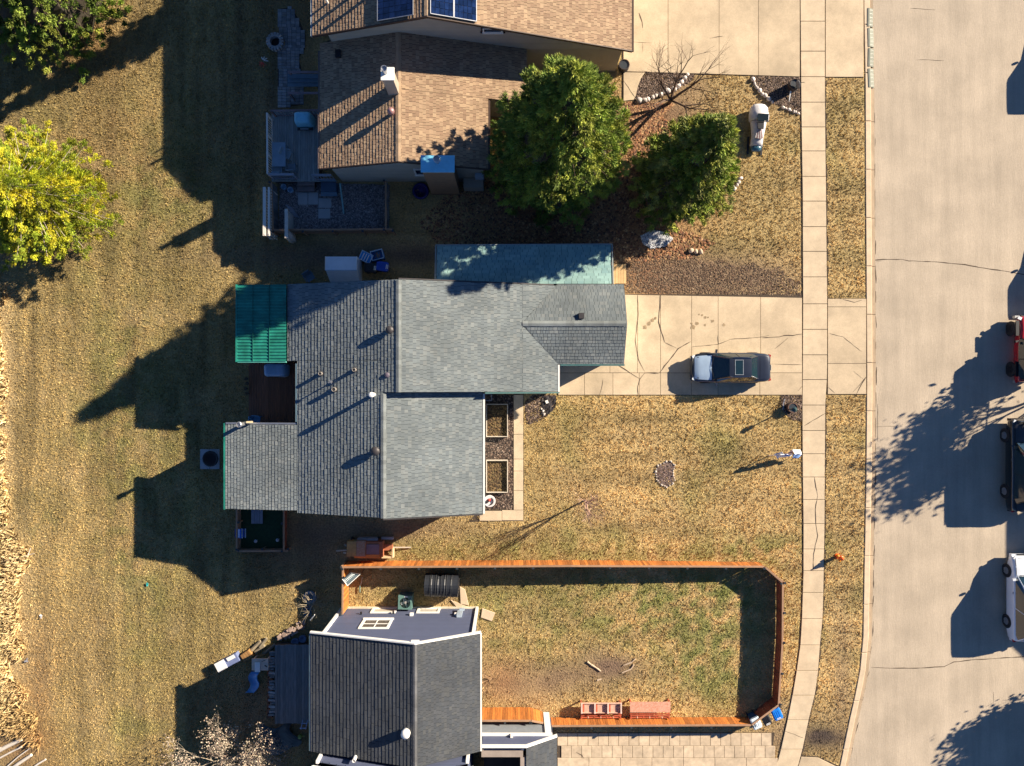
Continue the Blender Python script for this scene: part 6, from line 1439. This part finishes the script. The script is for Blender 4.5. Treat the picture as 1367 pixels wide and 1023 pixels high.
# ---------------------------------------------------------------- vehicles
tyre_m = mat('tyre_rubber', (.018, .018, .02), .8, .2, 6); rim_m = mat('alloy_rim', (.45, .46, .48), .3, .1, 5, metal=.8)
cglass = mat('car_glass', (.012, .03, .04), .04, .2, 1, spec=.9, coat=.5)
chrome = mat('chrome', (.6, .6, .6), .15, .05, 3, metal=1); lampw = mat('lamp_clear', (.75, .78, .8), .15, .1, 5); lampr = mat('lamp_red', (.35, .01, .015), .2, .1, 5)
def car(label, cat, loc, rz, L, W, H, paint, st, cab, wheels, wr=.34, hood=None, roofm=None, sunroof=None, rails=False, name='parked_car', group='parked vehicles', zb=.24, rimm=None, fenders=False, bumperm=None):
    """st: (x, half width factor, top z) front to rear; cab: (windscreen base x, roof front x, roof rear x, rear glass base x, belt z, roof half width)"""
    t = thing(name, label, cat, loc, rz, group); hw = W / 2
    def ztop(x): return float(np.interp(-x, [-s[0] for s in st], [s[2] for s in st]))
    def wf(x): return float(np.interp(-x, [-s[0] for s in st], [s[1] for s in st]))
    xs_ = sorted(set([s[0] for s in st] + list(np.linspace(st[0][0] - .05, st[-1][0] + .05, 22))), reverse=True)
    def sec(x):
        w = wf(x) * hw; z = ztop(x); zl = zb + (.06 if abs(x) > L * .42 else 0); q = []
        h = [(0, z + .035), (.45, z + .03), (.75, z + .008), (.90, z - .03), (.975, z - .10), (1.0, z - .22 * (z - zl)), (1.0, zl + (z - zl) * .45), (.985, zl + .12), (.94, zl), (.5, zl - .02)]
        for f, zz in h: q.append((x, f * w, zz))
        return q + [(a[0], -a[1], a[2]) for a in q[::-1][:-1]]
    secs = [sec(x) for x in xs_]; n = len(secs[0]); vs = [p for s in secs for p in s]; fs = []
    for j in range(len(secs) - 1):
        for i in range(n): fs.append((j * n + i, j * n + (i + 1) % n, (j + 1) * n + (i + 1) % n, (j + 1) * n + i))
    fs += [tuple(reversed(range(n))), tuple(range((len(secs) - 1) * n, len(secs) * n))]
    mb = MB(); mb.add(vs, fs); mb.build('body', paint, t, world=False, smooth=True)
    def panel(pn, x0, x1, fr, m, dz=.012, nx_=8):
        vs = []; fs = []; k = 9
        for i in range(nx_):
            x = x0 + (x1 - x0) * i / (nx_ - 1)
            for j in range(k):
                f = -fr + 2 * fr * j / (k - 1); w = wf(x) * hw; af = abs(f); z = ztop(x); zz = z + .035 - .005 * (af / .45) if af < .45 else (z + .03 - .022 * (af - .45) / .3 if af < .75 else z + .008 - .038 * (af - .75) / .15)
                vs.append((x, f * w, zz + dz))
        for i in range(nx_ - 1):
            for j in range(k - 1): fs.append((i * k + j, i * k + j + 1, (i + 1) * k + j + 1, (i + 1) * k + j))
        mb = MB(); mb.add(vs, [f[::-1] for f in fs]); mb.build(pn, m, t, world=False, smooth=True, label=None)
    xw, xf, xr, xg, zbelt, rw = cab
    panel('hood_gap', st[0][0] - .12, xw + .02, .875, blackm, dz=.004); panel('hood', st[0][0] - .14, xw + .06, .84, hood or paint)
    if xg > st[-1][0] + .35: panel('trunk_gap', xg - .02, st[-1][0] + .06, .83, blackm, dz=.004); panel('trunk_lid', xg - .04, st[-1][0] + .08, .80, paint)
    # cabin
    bw_ = .93 * hw; zr = H
    base = [(xw, bw_ * .86), (xw - .35, bw_), ((xw + xg) / 2, bw_ * 1.0), (xg + .3, bw_ * .98), (xg, bw_ * .84)]
    top = [(xf, rw * .90), (xf - .25, rw), ((xf + xr) / 2, rw * 1.01), (xr + .2, rw * .98), (xr, rw * .88)]
    ring_b = [(x, y, zbelt - .02) for x, y in base] + [(x, -y, zbelt - .02) for x, y in base[::-1]]
    ring_t = [(x, y, zr - .05) for x, y in top] + [(x, -y, zr - .05) for x, y in top[::-1]]
    n = 10; mb = MB(); mb.add(ring_b + ring_t, [(i, (i + 1) % n, n + (i + 1) % n, n + i) for i in range(n)][::1]); o = mb.build('windows', cglass, t, world=False)
    # pillars
    mb = MB()
    for i in (0, 2, 4, 5, 7, 9):
        a, b = ring_b[i], ring_t[i]; s = 1 if a[1] > 0 else -1
        mb.tube((a[0], a[1] + s * .004, a[2]), (b[0], b[1] + s * .004, b[2]), .035 if i not in (2, 7) else .025, n=4)
    for s in (1, -1):
        tp = [(x, s * y, zr - .05) for x, y in top]
        for a, b in zip(tp[:-1], tp[1:]): mb.tube(a, b, .035, n=5)
    mb.build('pillar', roofm or paint, t, world=False)
    vs = []; fs = []; ni, nj = 9, 9
    for i in range(ni):
        u = i / (ni - 1); x = xf + .03 + (xr - xf - .06) * u; w = float(np.interp(u, [0, .12, .5, .88, 1], [rw * .88, rw, rw * 1.02, rw * .98, rw * .86]))
        for j in range(nj):
            v = 2 * j / (nj - 1) - 1; vs.append((x, v * w, zr - .045 + .045 * (1 - v ** 4) * (1 - (2 * u - 1) ** 6 * .7)))
    for i in range(ni - 1):
        for j in range(nj - 1): fs.append((i * nj + j, (i + 1) * nj + j, (i + 1) * nj + j + 1, i * nj + j + 1))
    mb = MB(); mb.add(vs, fs); mb.build('roof', roofm or paint, t, world=False, smooth=True)
    if sunroof:
        x0, x1, w_ = sunroof; c = (x0 + x1) / 2; bar('sunroof', cglass, t, (c, 0, zr + .008), (abs(x1 - x0), 2 * w_, .012))
        for s in (-1, 1): bar('sunroof_frame', mat('frame_grey', (.42, .45, .5), .4), t, (c, s * w_, zr + .008), (abs(x1 - x0) + .04, .018, .022)); bar('sunroof_frame', mat('frame_grey', (.42, .45, .5), .4), t, (c + s * abs(x1 - x0) / 2, 0, zr + .008), (.018, 2 * w_, .022))
    if rails or sunroof:
        for s in (-1, 1): bar('roof_rail', chrome if sunroof else blackm, t, ((xf + xr) / 2 - .1, s * (rw * .93), zr - (.01 if sunroof else -.03)), (abs(xf - xr) * .8, .025, .03))
    for wx in wheels:
        for s in (-1, 1):
            mb = MB(); mb.tube((wx, s * (hw - .02), wr + .02), (wx, s * (hw + .003), wr + .02), wr * 1.17, n=22); mb.build('wheel_arch', blackm, t, world=False)
            mb = MB(); y0, y1 = s * (hw - .20), s * (hw + .035)
            prof = [(wr * .62, y1 - s * .01), (wr * .9, y1), (wr, y1 - s * .03), (wr, y0), (wr * .6, y0)]
            vs = []; fs = []; k = 22
            for r_, yy in prof:
                for q in range(k): a = 2 * pi * q / k; vs.append((wx + r_ * cos(a), yy, wr + r_ * sin(a) - .0))
            for j in range(4):
                for q in range(k): fs.append((j * k + q, j * k + (q + 1) % k, (j + 1) * k + (q + 1) % k, (j + 1) * k + q))
            mb.add(vs, fs + [tuple(range(4 * k, 5 * k))]); ty = mb.build('wheel', tyre_m, t, world=False)
            mb = MB(); mb.tube((wx, y1 - s * .045, wr), (wx, y1 - s * .02, wr), wr * .6, n=18)
            for q in range(5): a = 2 * pi * q / 5 + .3; mb.box((wx + wr * .32 * cos(a), y1 - s * .012, wr + wr * .32 * sin(a)), (wr * .58, .03, wr * .16), ry=-a)
            mb.build('rim', rimm or rim_m, ty, world=False)
            if fenders: bar('fender', blackm, t, (wx, s * (hw - .08), wr * 2 + .10), (wr * 2.3, .20, .05))
    for s in (-1, 1):
        bar('headlight', lampw, t, (st[0][0] - .13, s * hw * .70, ztop(st[0][0] - .13) - .05), (.18, .24, .07), rz=-s * .45)
        bar('tail_light', lampr, t, (st[-1][0] + .07, s * hw * .72, ztop(st[-1][0]) - .08), (.16, .30, .14), rz=s * .35)
        bar('mirror', roofm or paint, t, (xw - .18, s * (hw + .09), zbelt + .06), (.12, .20, .12), rz=s * .2)
        for k in (xw - .95, xw - 1.0): bar('door_handle', chrome, t, (k - .1, s * (hw + .004), zbelt - .14), (.16, .02, .025)) if k == xw - .95 else None
    bar('front_bumper', bumperm or paint, t, (st[0][0] - .02, 0, .44), (.16, W * .80, .22)); bar('rear_bumper', bumperm or paint, t, (st[-1][0] + .02, 0, .46), (.16, W * .80, .24))
    bar('grille', blackm, t, (st[0][0] + .035, 0, .56), (.06, W * .45, .14)); bar('number_plate', mat('plate', (.6, .6, .55), .5), t, (st[-1][0] - .075, 0, .60), (.02, .34, .13))
    for s in (-1, 1): mb = MB(); mb.tube((xw + .10, s * .05, ztop(xw) + .06), (xw - .05, s * .62, ztop(xw) + .09), .012, n=4); mb.build('wiper', blackm, t, world=False)
    return t
pnavy = mat('navy_car_paint', (.028, .035, .055), .28, .1, 1, metal=.3, coat=1.0)
hood_pale = mat('pale_blue_hood', (.46, .60, .76), .3, .12, 1.2, metal=.1, coat=1.0)  # hood coloured a paler blue than the navy body
sed = [(2.38, .66, .56), (2.30, .82, .64), (2.05, .93, .74), (1.5, .985, .84), (.92, 1, .93), (0, 1, .95), (-1.0, 1, .96), (-1.45, .99, .98), (-2.0, .94, .97), (-2.28, .85, .92), (-2.38, .70, .72)]
c = P(976, 491, .72); t = car('dark navy sedan with a pale blue hood and framed sunroof on the driveway', 'car', (c[0], c[1], .045), pi, 4.76, 1.82, 1.42, pnavy, sed, (1.18, .28, -1.0, -1.62, .93, .60), (1.48, -1.38), .33, hood=hood_pale, sunroof=(-.02, -.50, .44), group=None)
sbx = P_z
pred = mat('red_car_paint', (.42, .008, .012), .3, .1, 1, coat=1.0)
suv = [(2.3, .72, .62), (2.22, .86, .80), (1.9, .95, .96), (1.0, 1, 1.05), (0, 1, 1.06), (-1.9, 1, 1.06), (-2.2, .93, 1.03), (-2.3, .80, .85)]
RZ = -.12
def parked(px_left, pyc): # centre from the visible left edge
    x = P(px_left, pyc, .3)[0]; return x
jp = [(2.0, .60, .62), (1.95, .66, .86), (1.2, .72, 1.00), (.6, .80, 1.03), (0, .86, 1.03), (-1.8, .86, 1.03), (-1.98, .84, 1.0), (-2.02, .80, .80)]
car('red boxy off-roader with exposed black wheels at the right edge', 'car', (P(1349, 466, .3)[0] + .92, P(0, 466, .6)[1], RZ), pi / 2, 4.0, 1.84, 1.72, pred, jp, (.62, .42, -1.72, -1.9, 1.03, .66), (1.26, -1.24), .40, roofm=blackm, fenders=True, zb=.42, bumperm=mat('silver_bumper', (.45, .47, .47), .4, metal=.5), rimm=blackm)
tr = [(2.75, .74, .70), (2.68, .88, .95), (2.3, .96, 1.08), (1.3, 1, 1.13), (.5, 1, 1.15), (-.8, 1, 1.15), (-2.6, 1, 1.13), (-2.8, .93, 1.10), (-2.86, .86, .9)]
pblk = mat('black_car_paint', (.006, .007, .009), .25, .1, 1, coat=1.0)
car('black pickup truck with silver wheels at the right edge', 'pickup', (P(1341, 620, .3)[0] + 1.02, P(0, 620, .6)[1], RZ), pi / 2, 5.6, 2.0, 1.80, pblk, tr, (1.35, .75, -2.1, -2.35, 1.15, .74), (1.75, -1.70), .38, zb=.36, rails=True)
van = [(2.6, .70, .62), (2.5, .86, .80), (2.0, .95, .98), (1.5, .99, 1.06), (0, 1, 1.10), (-2.0, 1, 1.10), (-2.45, .94, 1.06), (-2.6, .80, .85)]
pwh = mat('white_car_paint', (.70, .74, .80), .3, .05, 1, coat=1.0)
car('white people carrier with dark side windows at the right edge', 'car', (P(1344, 800, .3)[0] + .96, P(0, 799, .6)[1], RZ), pi / 2, 5.2, 1.9, 1.70, pwh, van, (1.45, .6, -2.1, -2.45, 1.10, .68), (1.62, -1.50), .36, zb=.26)
car('grey estate car parked just beyond the right edge farther up the street', 'car', (P(1383, 95, .3)[0] + 2.3, P(0, 70, .6)[1], RZ), pi / 2, 4.6, 1.85, 1.55, mat('grey_car_paint', (.12, .13, .14), .3, coat=1.0), suv, (1.0, .3, -1.9, -2.2, 1.05, .66), (1.4, -1.4), .34)
car('dark green car parked just beyond the right edge across from the middle lawn', 'car', (P(1384, 352, .3)[0] + 2.2, P(0, 352, .6)[1], RZ), pi / 2, 4.3, 1.80, 1.50, mat('green_car_paint', (.02, .06, .04), .3, coat=1.0), suv, (1.0, .3, -1.8, -2.2, 1.05, .64), (1.35, -1.35), .34)
# covered snowmobile
t = thing('snowmobile', 'snowmobile under a loose white and pink cover by the smaller spruce', 'snowmobile', (*P(1012, 170, .5), 0), -.05)
cv = mat('white_snow_cover', (.62, .60, .60), .75, .15, 4, .6, 7)
def ringx(y, hw_, z0, z1, n=14, jit=.02):
    q = []
    for i in range(n):
        a = 2 * pi * i / n; q.append((hw_ * cos(a) * (1 + random.uniform(-jit, jit) * 3), y, z0 + (z1 - z0) * (.5 + .5 * sin(a)) + random.uniform(-jit, jit)))
    return q
lofted('cover', [ringx(1.42, .18, .25, .55), ringx(1.36, .38, .18, .72), ringx(1.15, .52, .12, .88), ringx(.75, .60, .08, .98), ringx(.35, .58, .08, 1.0)], cv, None).parent = t
lofted('cover_front', [ringx(.30, .50, .10, .90), ringx(-.1, .42, .12, .85), ringx(-.55, .38, .12, .75), ringx(-.95, .38, .12, .62), ringx(-1.12, .40, .12, .52)], mat('white_snow_cover_fold', (.56, .54, .55), .75, .2, 4, .6, 7), None).parent = t
bar('windscreen', mat('smoked_screen', (.02, .03, .035), .15), t, (.10, .42, 1.02), (.66, .42, .04), rx=.15); bar('console', blackm, t, (.02, .0, .92), (.36, .5, .10))
for i in range(7): bar('fold', mat('pink_brown_cloth', (.36, .22, .22), .8, .3, 8) if i % 2 else cv, t, (-.15 + i * .055, -.45, .80 - abs(i - 3) * .02), (.035, .75 - .05 * abs(i - 3), .10), rz=(i - 3) * .06)
mb = MB(); mb.tube((-.30, .12, .98), (.45, .18, .98), .03, n=6); mb.build('handlebar', blackm, t, world=False)
lofted('nose', [ringx(-1.10, .34, .12, .50), ringx(-1.28, .34, .12, .42), ringx(-1.42, .24, .14, .32)], mat('teal_blue_plastic', (.04, .12, .17), .3, coat=.6), None).parent = t
for s in (-1, 1): bar('ski', blackm, t, (s * .42, -1.0, .05), (.12, 1.1, .05))

# ---------------------------------------------------------------- trees
leafm = mat('spruce_needle', (1, 1, 1), .65, .15, 3, vcol=True, spec=.25)
bark = mat('bark', (.10, .065, .045), .95, .3, 6, .5, 20)
def conifer(label, c, h, R, name='spruce_tree', nb=330, z0=.6, pal=((.085, .135, .022), (.06, .105, .018), (.125, .17, .03)), power=1.3, sprigs=30, blades=7, size=.30, droop=.18, gap=0, top=.10, seed=1, lean=(0, 0), group=None, tmat=None, wn=.05, ncl=1.9, cscale=1.0, inner=True):
    r = np.random.default_rng(seed); t = thing(name, label, 'tree', (c[0], c[1], 0), group=group)
    mb = MB(); mb.tube((0, 0, -.1), (lean[0] * .5, lean[1] * .5, h * .5), .20 * h / 10, .12 * h / 10, 9); mb.tube((lean[0] * .5, lean[1] * .5, h * .5), (lean[0], lean[1], h * .98), .12 * h / 10, .02, 8); tk = mb.build('trunk', tmat or bark, t, world=False)
    lim = MB(); O = []; D = []; Cc_ = []; SZ = []; NV = []
    core = MB(); kz = 11; core.lathe((lean[0] / 2, lean[1] / 2, 0), [((R * (1 - (max(0, q * (h - .5 - z0) / (kz - 1)) / (h - z0)) ** power)) * .60 * (1.12 if q % 2 else .85) + .02, z0 + q * (h - .5 - z0) / (kz - 1)) for q in range(kz)], 18, jit=.35); core.build('light_block_core', mat('dark_block_core', (.05, .04, .025), .95, .5, 9, .8, 25), t, world=False) if inner else None  # dark core added to stop light passing through and deepen the gaps
    for i in range(nb):
        u = ((i + .5) / nb) ** .92; z = z0 + (h - z0) * u; rad = R * (1 - ((z - z0) / (h - z0)) ** power) * r.uniform(.70, 1.16) + top
        if z < h * .18: rad *= r.uniform(.75, 1.0)
        a = i * 2.39996 + r.uniform(-.35, .35); dirx, diry = cos(a), sin(a); k = r.uniform(.65, 1.25)
        cx0, cy0 = lean[0] * z / h, lean[1] * z / h
        tip = (cx0 + dirx * rad, cy0 + diry * rad, z - droop * rad + .14 * rad)
        if rad > .8: lim.tube((cx0, cy0, z), tip, .035, .008, 4, False)
        nc = max(2, int(1.5 + rad * ncl)); ns = max(3, int(sprigs / 3)); col = np.array(pal[r.integers(0, len(pal))]) * k
        for cl in range(nc):
            s = .30 + .70 * ((cl + r.uniform(.2, 1)) / nc) if rad > .6 else r.uniform(0, 1)
            side = r.normal(0, .22) * rad * (1.2 - s * .9) if cl < nc - 1 else 0; kc = r.uniform(.70, 1.30)
            px = cx0 + dirx * rad * s - diry * side; py = cy0 + diry * rad * s + dirx * side; pz = z - droop * rad * s ** 1.5 + .16 * rad * s ** 3 + r.normal(0, .06)
            cr_ = r.uniform(.11, .25) * (1.15 - .5 * s) * cscale
            for j in range(ns):
                o_ = r.normal(0, 1, 3); o_ /= np.linalg.norm(o_); o_[2] = abs(o_[2]) * .9 - .15; el_ = 1 + .9 * max(0, o_[0] * dirx + o_[1] * diry)
                q_ = o_ * cr_ * r.uniform(.45, 1.0)
                O.append((px + q_[0] * el_, py + q_[1] * el_, pz + q_[2])); D.append((dirx * .8 + o_[0] * .35, diry * .8 + o_[1] * .35, .30)); Cc_.append(col * kc * r.uniform(.85, 1.15)); SZ.append(size * r.uniform(.6, 1.25)); NV.append((o_[0] + dirx * .35, o_[1] + diry * .35, o_[2] + .35))
    O = np.array(O); D = np.array(D); C_ = np.array(Cc_); SZ = np.array(SZ); n = len(O); N = n * blades
    o = np.repeat(O, blades, 0) + r.normal(0, .03, (N, 3)); d = np.repeat(D, blades, 0) + r.normal(0, .42, (N, 3)); d[:, 2] = np.abs(d[:, 2]) * .8 + .05; d /= np.linalg.norm(d, axis=1)[:, None]
    s = np.repeat(SZ, blades) * r.uniform(.6, 1.2, N); nv = np.repeat(np.array(NV), blades, 0) + r.normal(0, .38, (N, 3)); w = np.cross(d, nv); w /= np.linalg.norm(w, axis=1)[:, None] + 1e-6
    V = np.zeros((N, 4, 3)); V[:, 0] = o; V[:, 1] = o + d * s[:, None] * .55 + w * (wn * r.uniform(.7, 1.4, N))[:, None]; V[:, 2] = o + d * s[:, None]; V[:, 3] = o + d * s[:, None] * .55 - w * wn
    F = np.arange(N * 4).reshape(N, 4); CC = np.repeat(np.repeat(C_, blades, 0) * r.uniform(.75, 1.3, (N, 1)), 4, 0)
    bignp('crown', V.reshape(-1, 3), F, CC, leafm, t); lim.build('limbs', tmat or bark, t, world=False) if lim.v else None
    return t
gp = ((.24, .31, .05), (.16, .23, .04), (.36, .40, .065))
conifer('tall full spruce standing between the brown house and the grey house', P(740, 228), 14.2, 3.85, power=2.3, seed=3, nb=520, sprigs=48, droop=.25, size=.21, wn=.019, pal=gp)
conifer('smaller spruce on the front lawn beside the covered snowmobile', P(897, 252), 11.2, 3.0, power=1.6, seed=5, nb=420, sprigs=48, droop=.25, size=.21, wn=.019, pal=((.25, .32, .05), (.19, .25, .04), (.36, .38, .07), (.29, .31, .09)))
conifer('dark green spruce reaching in from the top left corner', P(92, 20), 11.5, 4.0, power=1.5, seed=9, nb=230, sprigs=60, droop=.3, size=.2, wn=.026, pal=gp)
conifer('spruce standing in from the top left corner behind the first one', P(-10, -20), 12, 4.2, power=1.5, seed=19, nb=200, sprigs=40, droop=.3, pal=gp, size=.2, wn=.03)
conifer('narrow spruce behind the brown house beyond the top edge', P(398, -55), 8.6, 1.9, power=1.2, seed=29, nb=160, sprigs=40, pal=gp, size=.2, wn=.03)
# yellow-green tree at the left edge
ypal = ((.50, .50, .03), (.40, .44, .03), (.60, .54, .035), (.28, .35, .03))
conifer('bright yellow-green feathery tree at the left edge', P(90, 280), 6.4, 4.0, name='larch_tree', pal=ypal, power=2.4, seed=12, nb=240, sprigs=75, blades=7, size=.14, droop=.05, wn=.016, z0=.9, tmat=mat('pale_bark', (.45, .38, .30), .9, .3, 5), ncl=1.7, cscale=1.25, inner=False)

def branching(mb, p, d, L, r, depth, rr, spread, up=.1, tips=None, n=4):
    q = np.array(p, float); segs = 3
    for s in range(segs):
        d = d + rr.normal(0, .10, 3); d[2] += up * .3; d /= np.linalg.norm(d); q2 = q + d * L / segs; r2 = r * .86
        mb.tube(tuple(q), tuple(q2), r, r2, n if r > .02 else 3, False); q = q2; r = r2
        if depth > 0 and s > 0:
            for _ in range(2 if depth > 1 else 2):
                nd = d + rr.normal(0, spread, 3); nd[2] += up; nd /= np.linalg.norm(nd); branching(mb, q, nd, L * rr.uniform(.55, .8), r * .62, depth - 1, rr, spread, up, tips, n)
    if tips is not None: tips.append(tuple(q))
def bare_tree(label, c, m, stems, L, r, depth, spread, seed, up=.15, name='bare_tree', cat='tree', buds=None, trunk=.5, tilt=.5, group=None, bs=.05, nbud=3):
    rr = np.random.default_rng(seed); t = thing(name, label, cat, (c[0], c[1], 0), group=group); tips = []
    mb = MB(); mb.tube((0, 0, -.1), (0, 0, trunk), r * 1.2, r, 8); mb.build('trunk', m, t, world=False); mb = MB()
    for i in range(stems):
        a = 2 * pi * i / stems + rr.uniform(-.4, .4); d = np.array((cos(a) * tilt, sin(a) * tilt, 1.0)) ; d /= np.linalg.norm(d)
        branching(mb, (0, 0, trunk * .9), d, L * rr.uniform(.8, 1.2), r * .8, depth, rr, spread, up, tips)
    mb.build('crown', m, t, world=False)
    if buds:
        T = np.repeat(np.array(tips), nbud, 0) + rr.normal(0, bs * 2.2, (len(tips) * nbud, 3)); N = len(T); a = rr.normal(0, 1, (N, 3)); a /= np.linalg.norm(a, axis=1)[:, None]; b = np.cross(a, rr.normal(0, 1, (N, 3))); b /= np.linalg.norm(b, axis=1)[:, None]
        sz = (bs * rr.uniform(.5, 1.4, N))[:, None]; V = np.stack([T - a * sz, T + b * sz * .6, T + a * sz, T - b * sz * .6], 1)
        cc = np.array(buds)[rr.integers(0, len(buds), N)] * rr.uniform(.7, 1.2, N)[:, None]
        bignp('buds', V.reshape(-1, 3), np.arange(N * 4).reshape(N, 4), np.repeat(cc, 4, 0), leafm, t)
    return t
bare_tree('leafless tree with long thin branches reaching over the upper driveway', P(893, 138), mat('dark_bark', (.12, .075, .055), .9, .3, 5), 5, 1.9, .11, 3, .42, 41, up=.12, tilt=.8, trunk=.5)
bare_tree('small leafless sapling with a long shadow in the middle of the front lawn', P(781, 668), mat('pinkish_twig', (.42, .27, .22), .9, .2, 5), 6, 1.05, .05, 3, .30, 8, up=.2, tilt=.35, trunk=1.0, name='sapling')
bare_tree('broad pale leafless tree with cream twigs at the bottom left', P(333, 1006), mat('cream_bark', (.44, .36, .26), .85, .25, 5), 7, 2.0, .085, 4, .40, 77, up=.08, tilt=.85, trunk=.3, buds=((.52, .44, .33), (.42, .34, .26), (.34, .24, .18)), bs=.05, nbud=4)
bare_tree('dry pale shrub with arching stems at the corner of the navy house', P(418, 806), mat('dry_stem', (.42, .35, .24), .9, .2, 5), 16, .75, .018, 1, .45, 5, up=-.35, tilt=1.2, trunk=.15, name='dry_shrub', cat='shrub')
bare_tree('low brown twiggy shrub beside the wall of the navy house', P(657, 905), mat('brown_stem', (.30, .18, .10), .9, .2, 5), 14, .75, .014, 1, .4, 15, up=-.25, tilt=1.5, trunk=.1, name='dry_shrub', cat='shrub')
lb2 = ((.16, .14, .05), (.20, .15, .06), (.12, .11, .04))
for i, (px, py, h_, sd_) in enumerate(((1462, 497, 1.0, 61), (1500, 905, .82, 62), (1478, 962, .72, 63))):
    bare_tree(('bushy tree beyond the right edge behind the pickup', 'slim tree beyond the right edge lower down', 'small tree beyond the right edge at the bottom')[i], P(px, py), bark, 6, 1.9 * h_, .09 * h_, 4, .40, sd_, up=.12, tilt=.62, trunk=1.2 * h_, buds=lb2, bs=.13, nbud=3, name='street_tree', group='trees across the street')
# house across the street, beyond the right edge
H2 = thing('white_house', 'pale house across the street beyond the right edge', 'house', (*P(1662, 662), 0)); x, y = P(1662, 662)
mb = MB(); mb.b2(x - 4.6, x + 4.6, y - 3.7, y + 3.7, 0, 4.6); mb.build('wall', cream_w, H2)
roof(H2, [(x - 5, y - 4.0, 4.6), (x, y - 4.0, 6.2), (x, y + 4.0, 6.2), (x - 5, y + 4.0, 4.6)], e=.4, wr=(.6, 1.2), **RC); roof(H2, [(x + .001, y - 4.0, 6.2), (x + 5, y - 4.0, 4.6), (x + 5, y + 4.0, 4.6), (x + .001, y + 4.0, 6.2)], e=.4, wr=(.6, 1.2), **RC)
for k in (-1, 1): mb = MB(); mb.b2(x - 4.64, x - 4.60, y + k * 1.8 - .6, y + k * 1.8 + .6, 1.2, 2.4); mb.build('window', glass, H2)
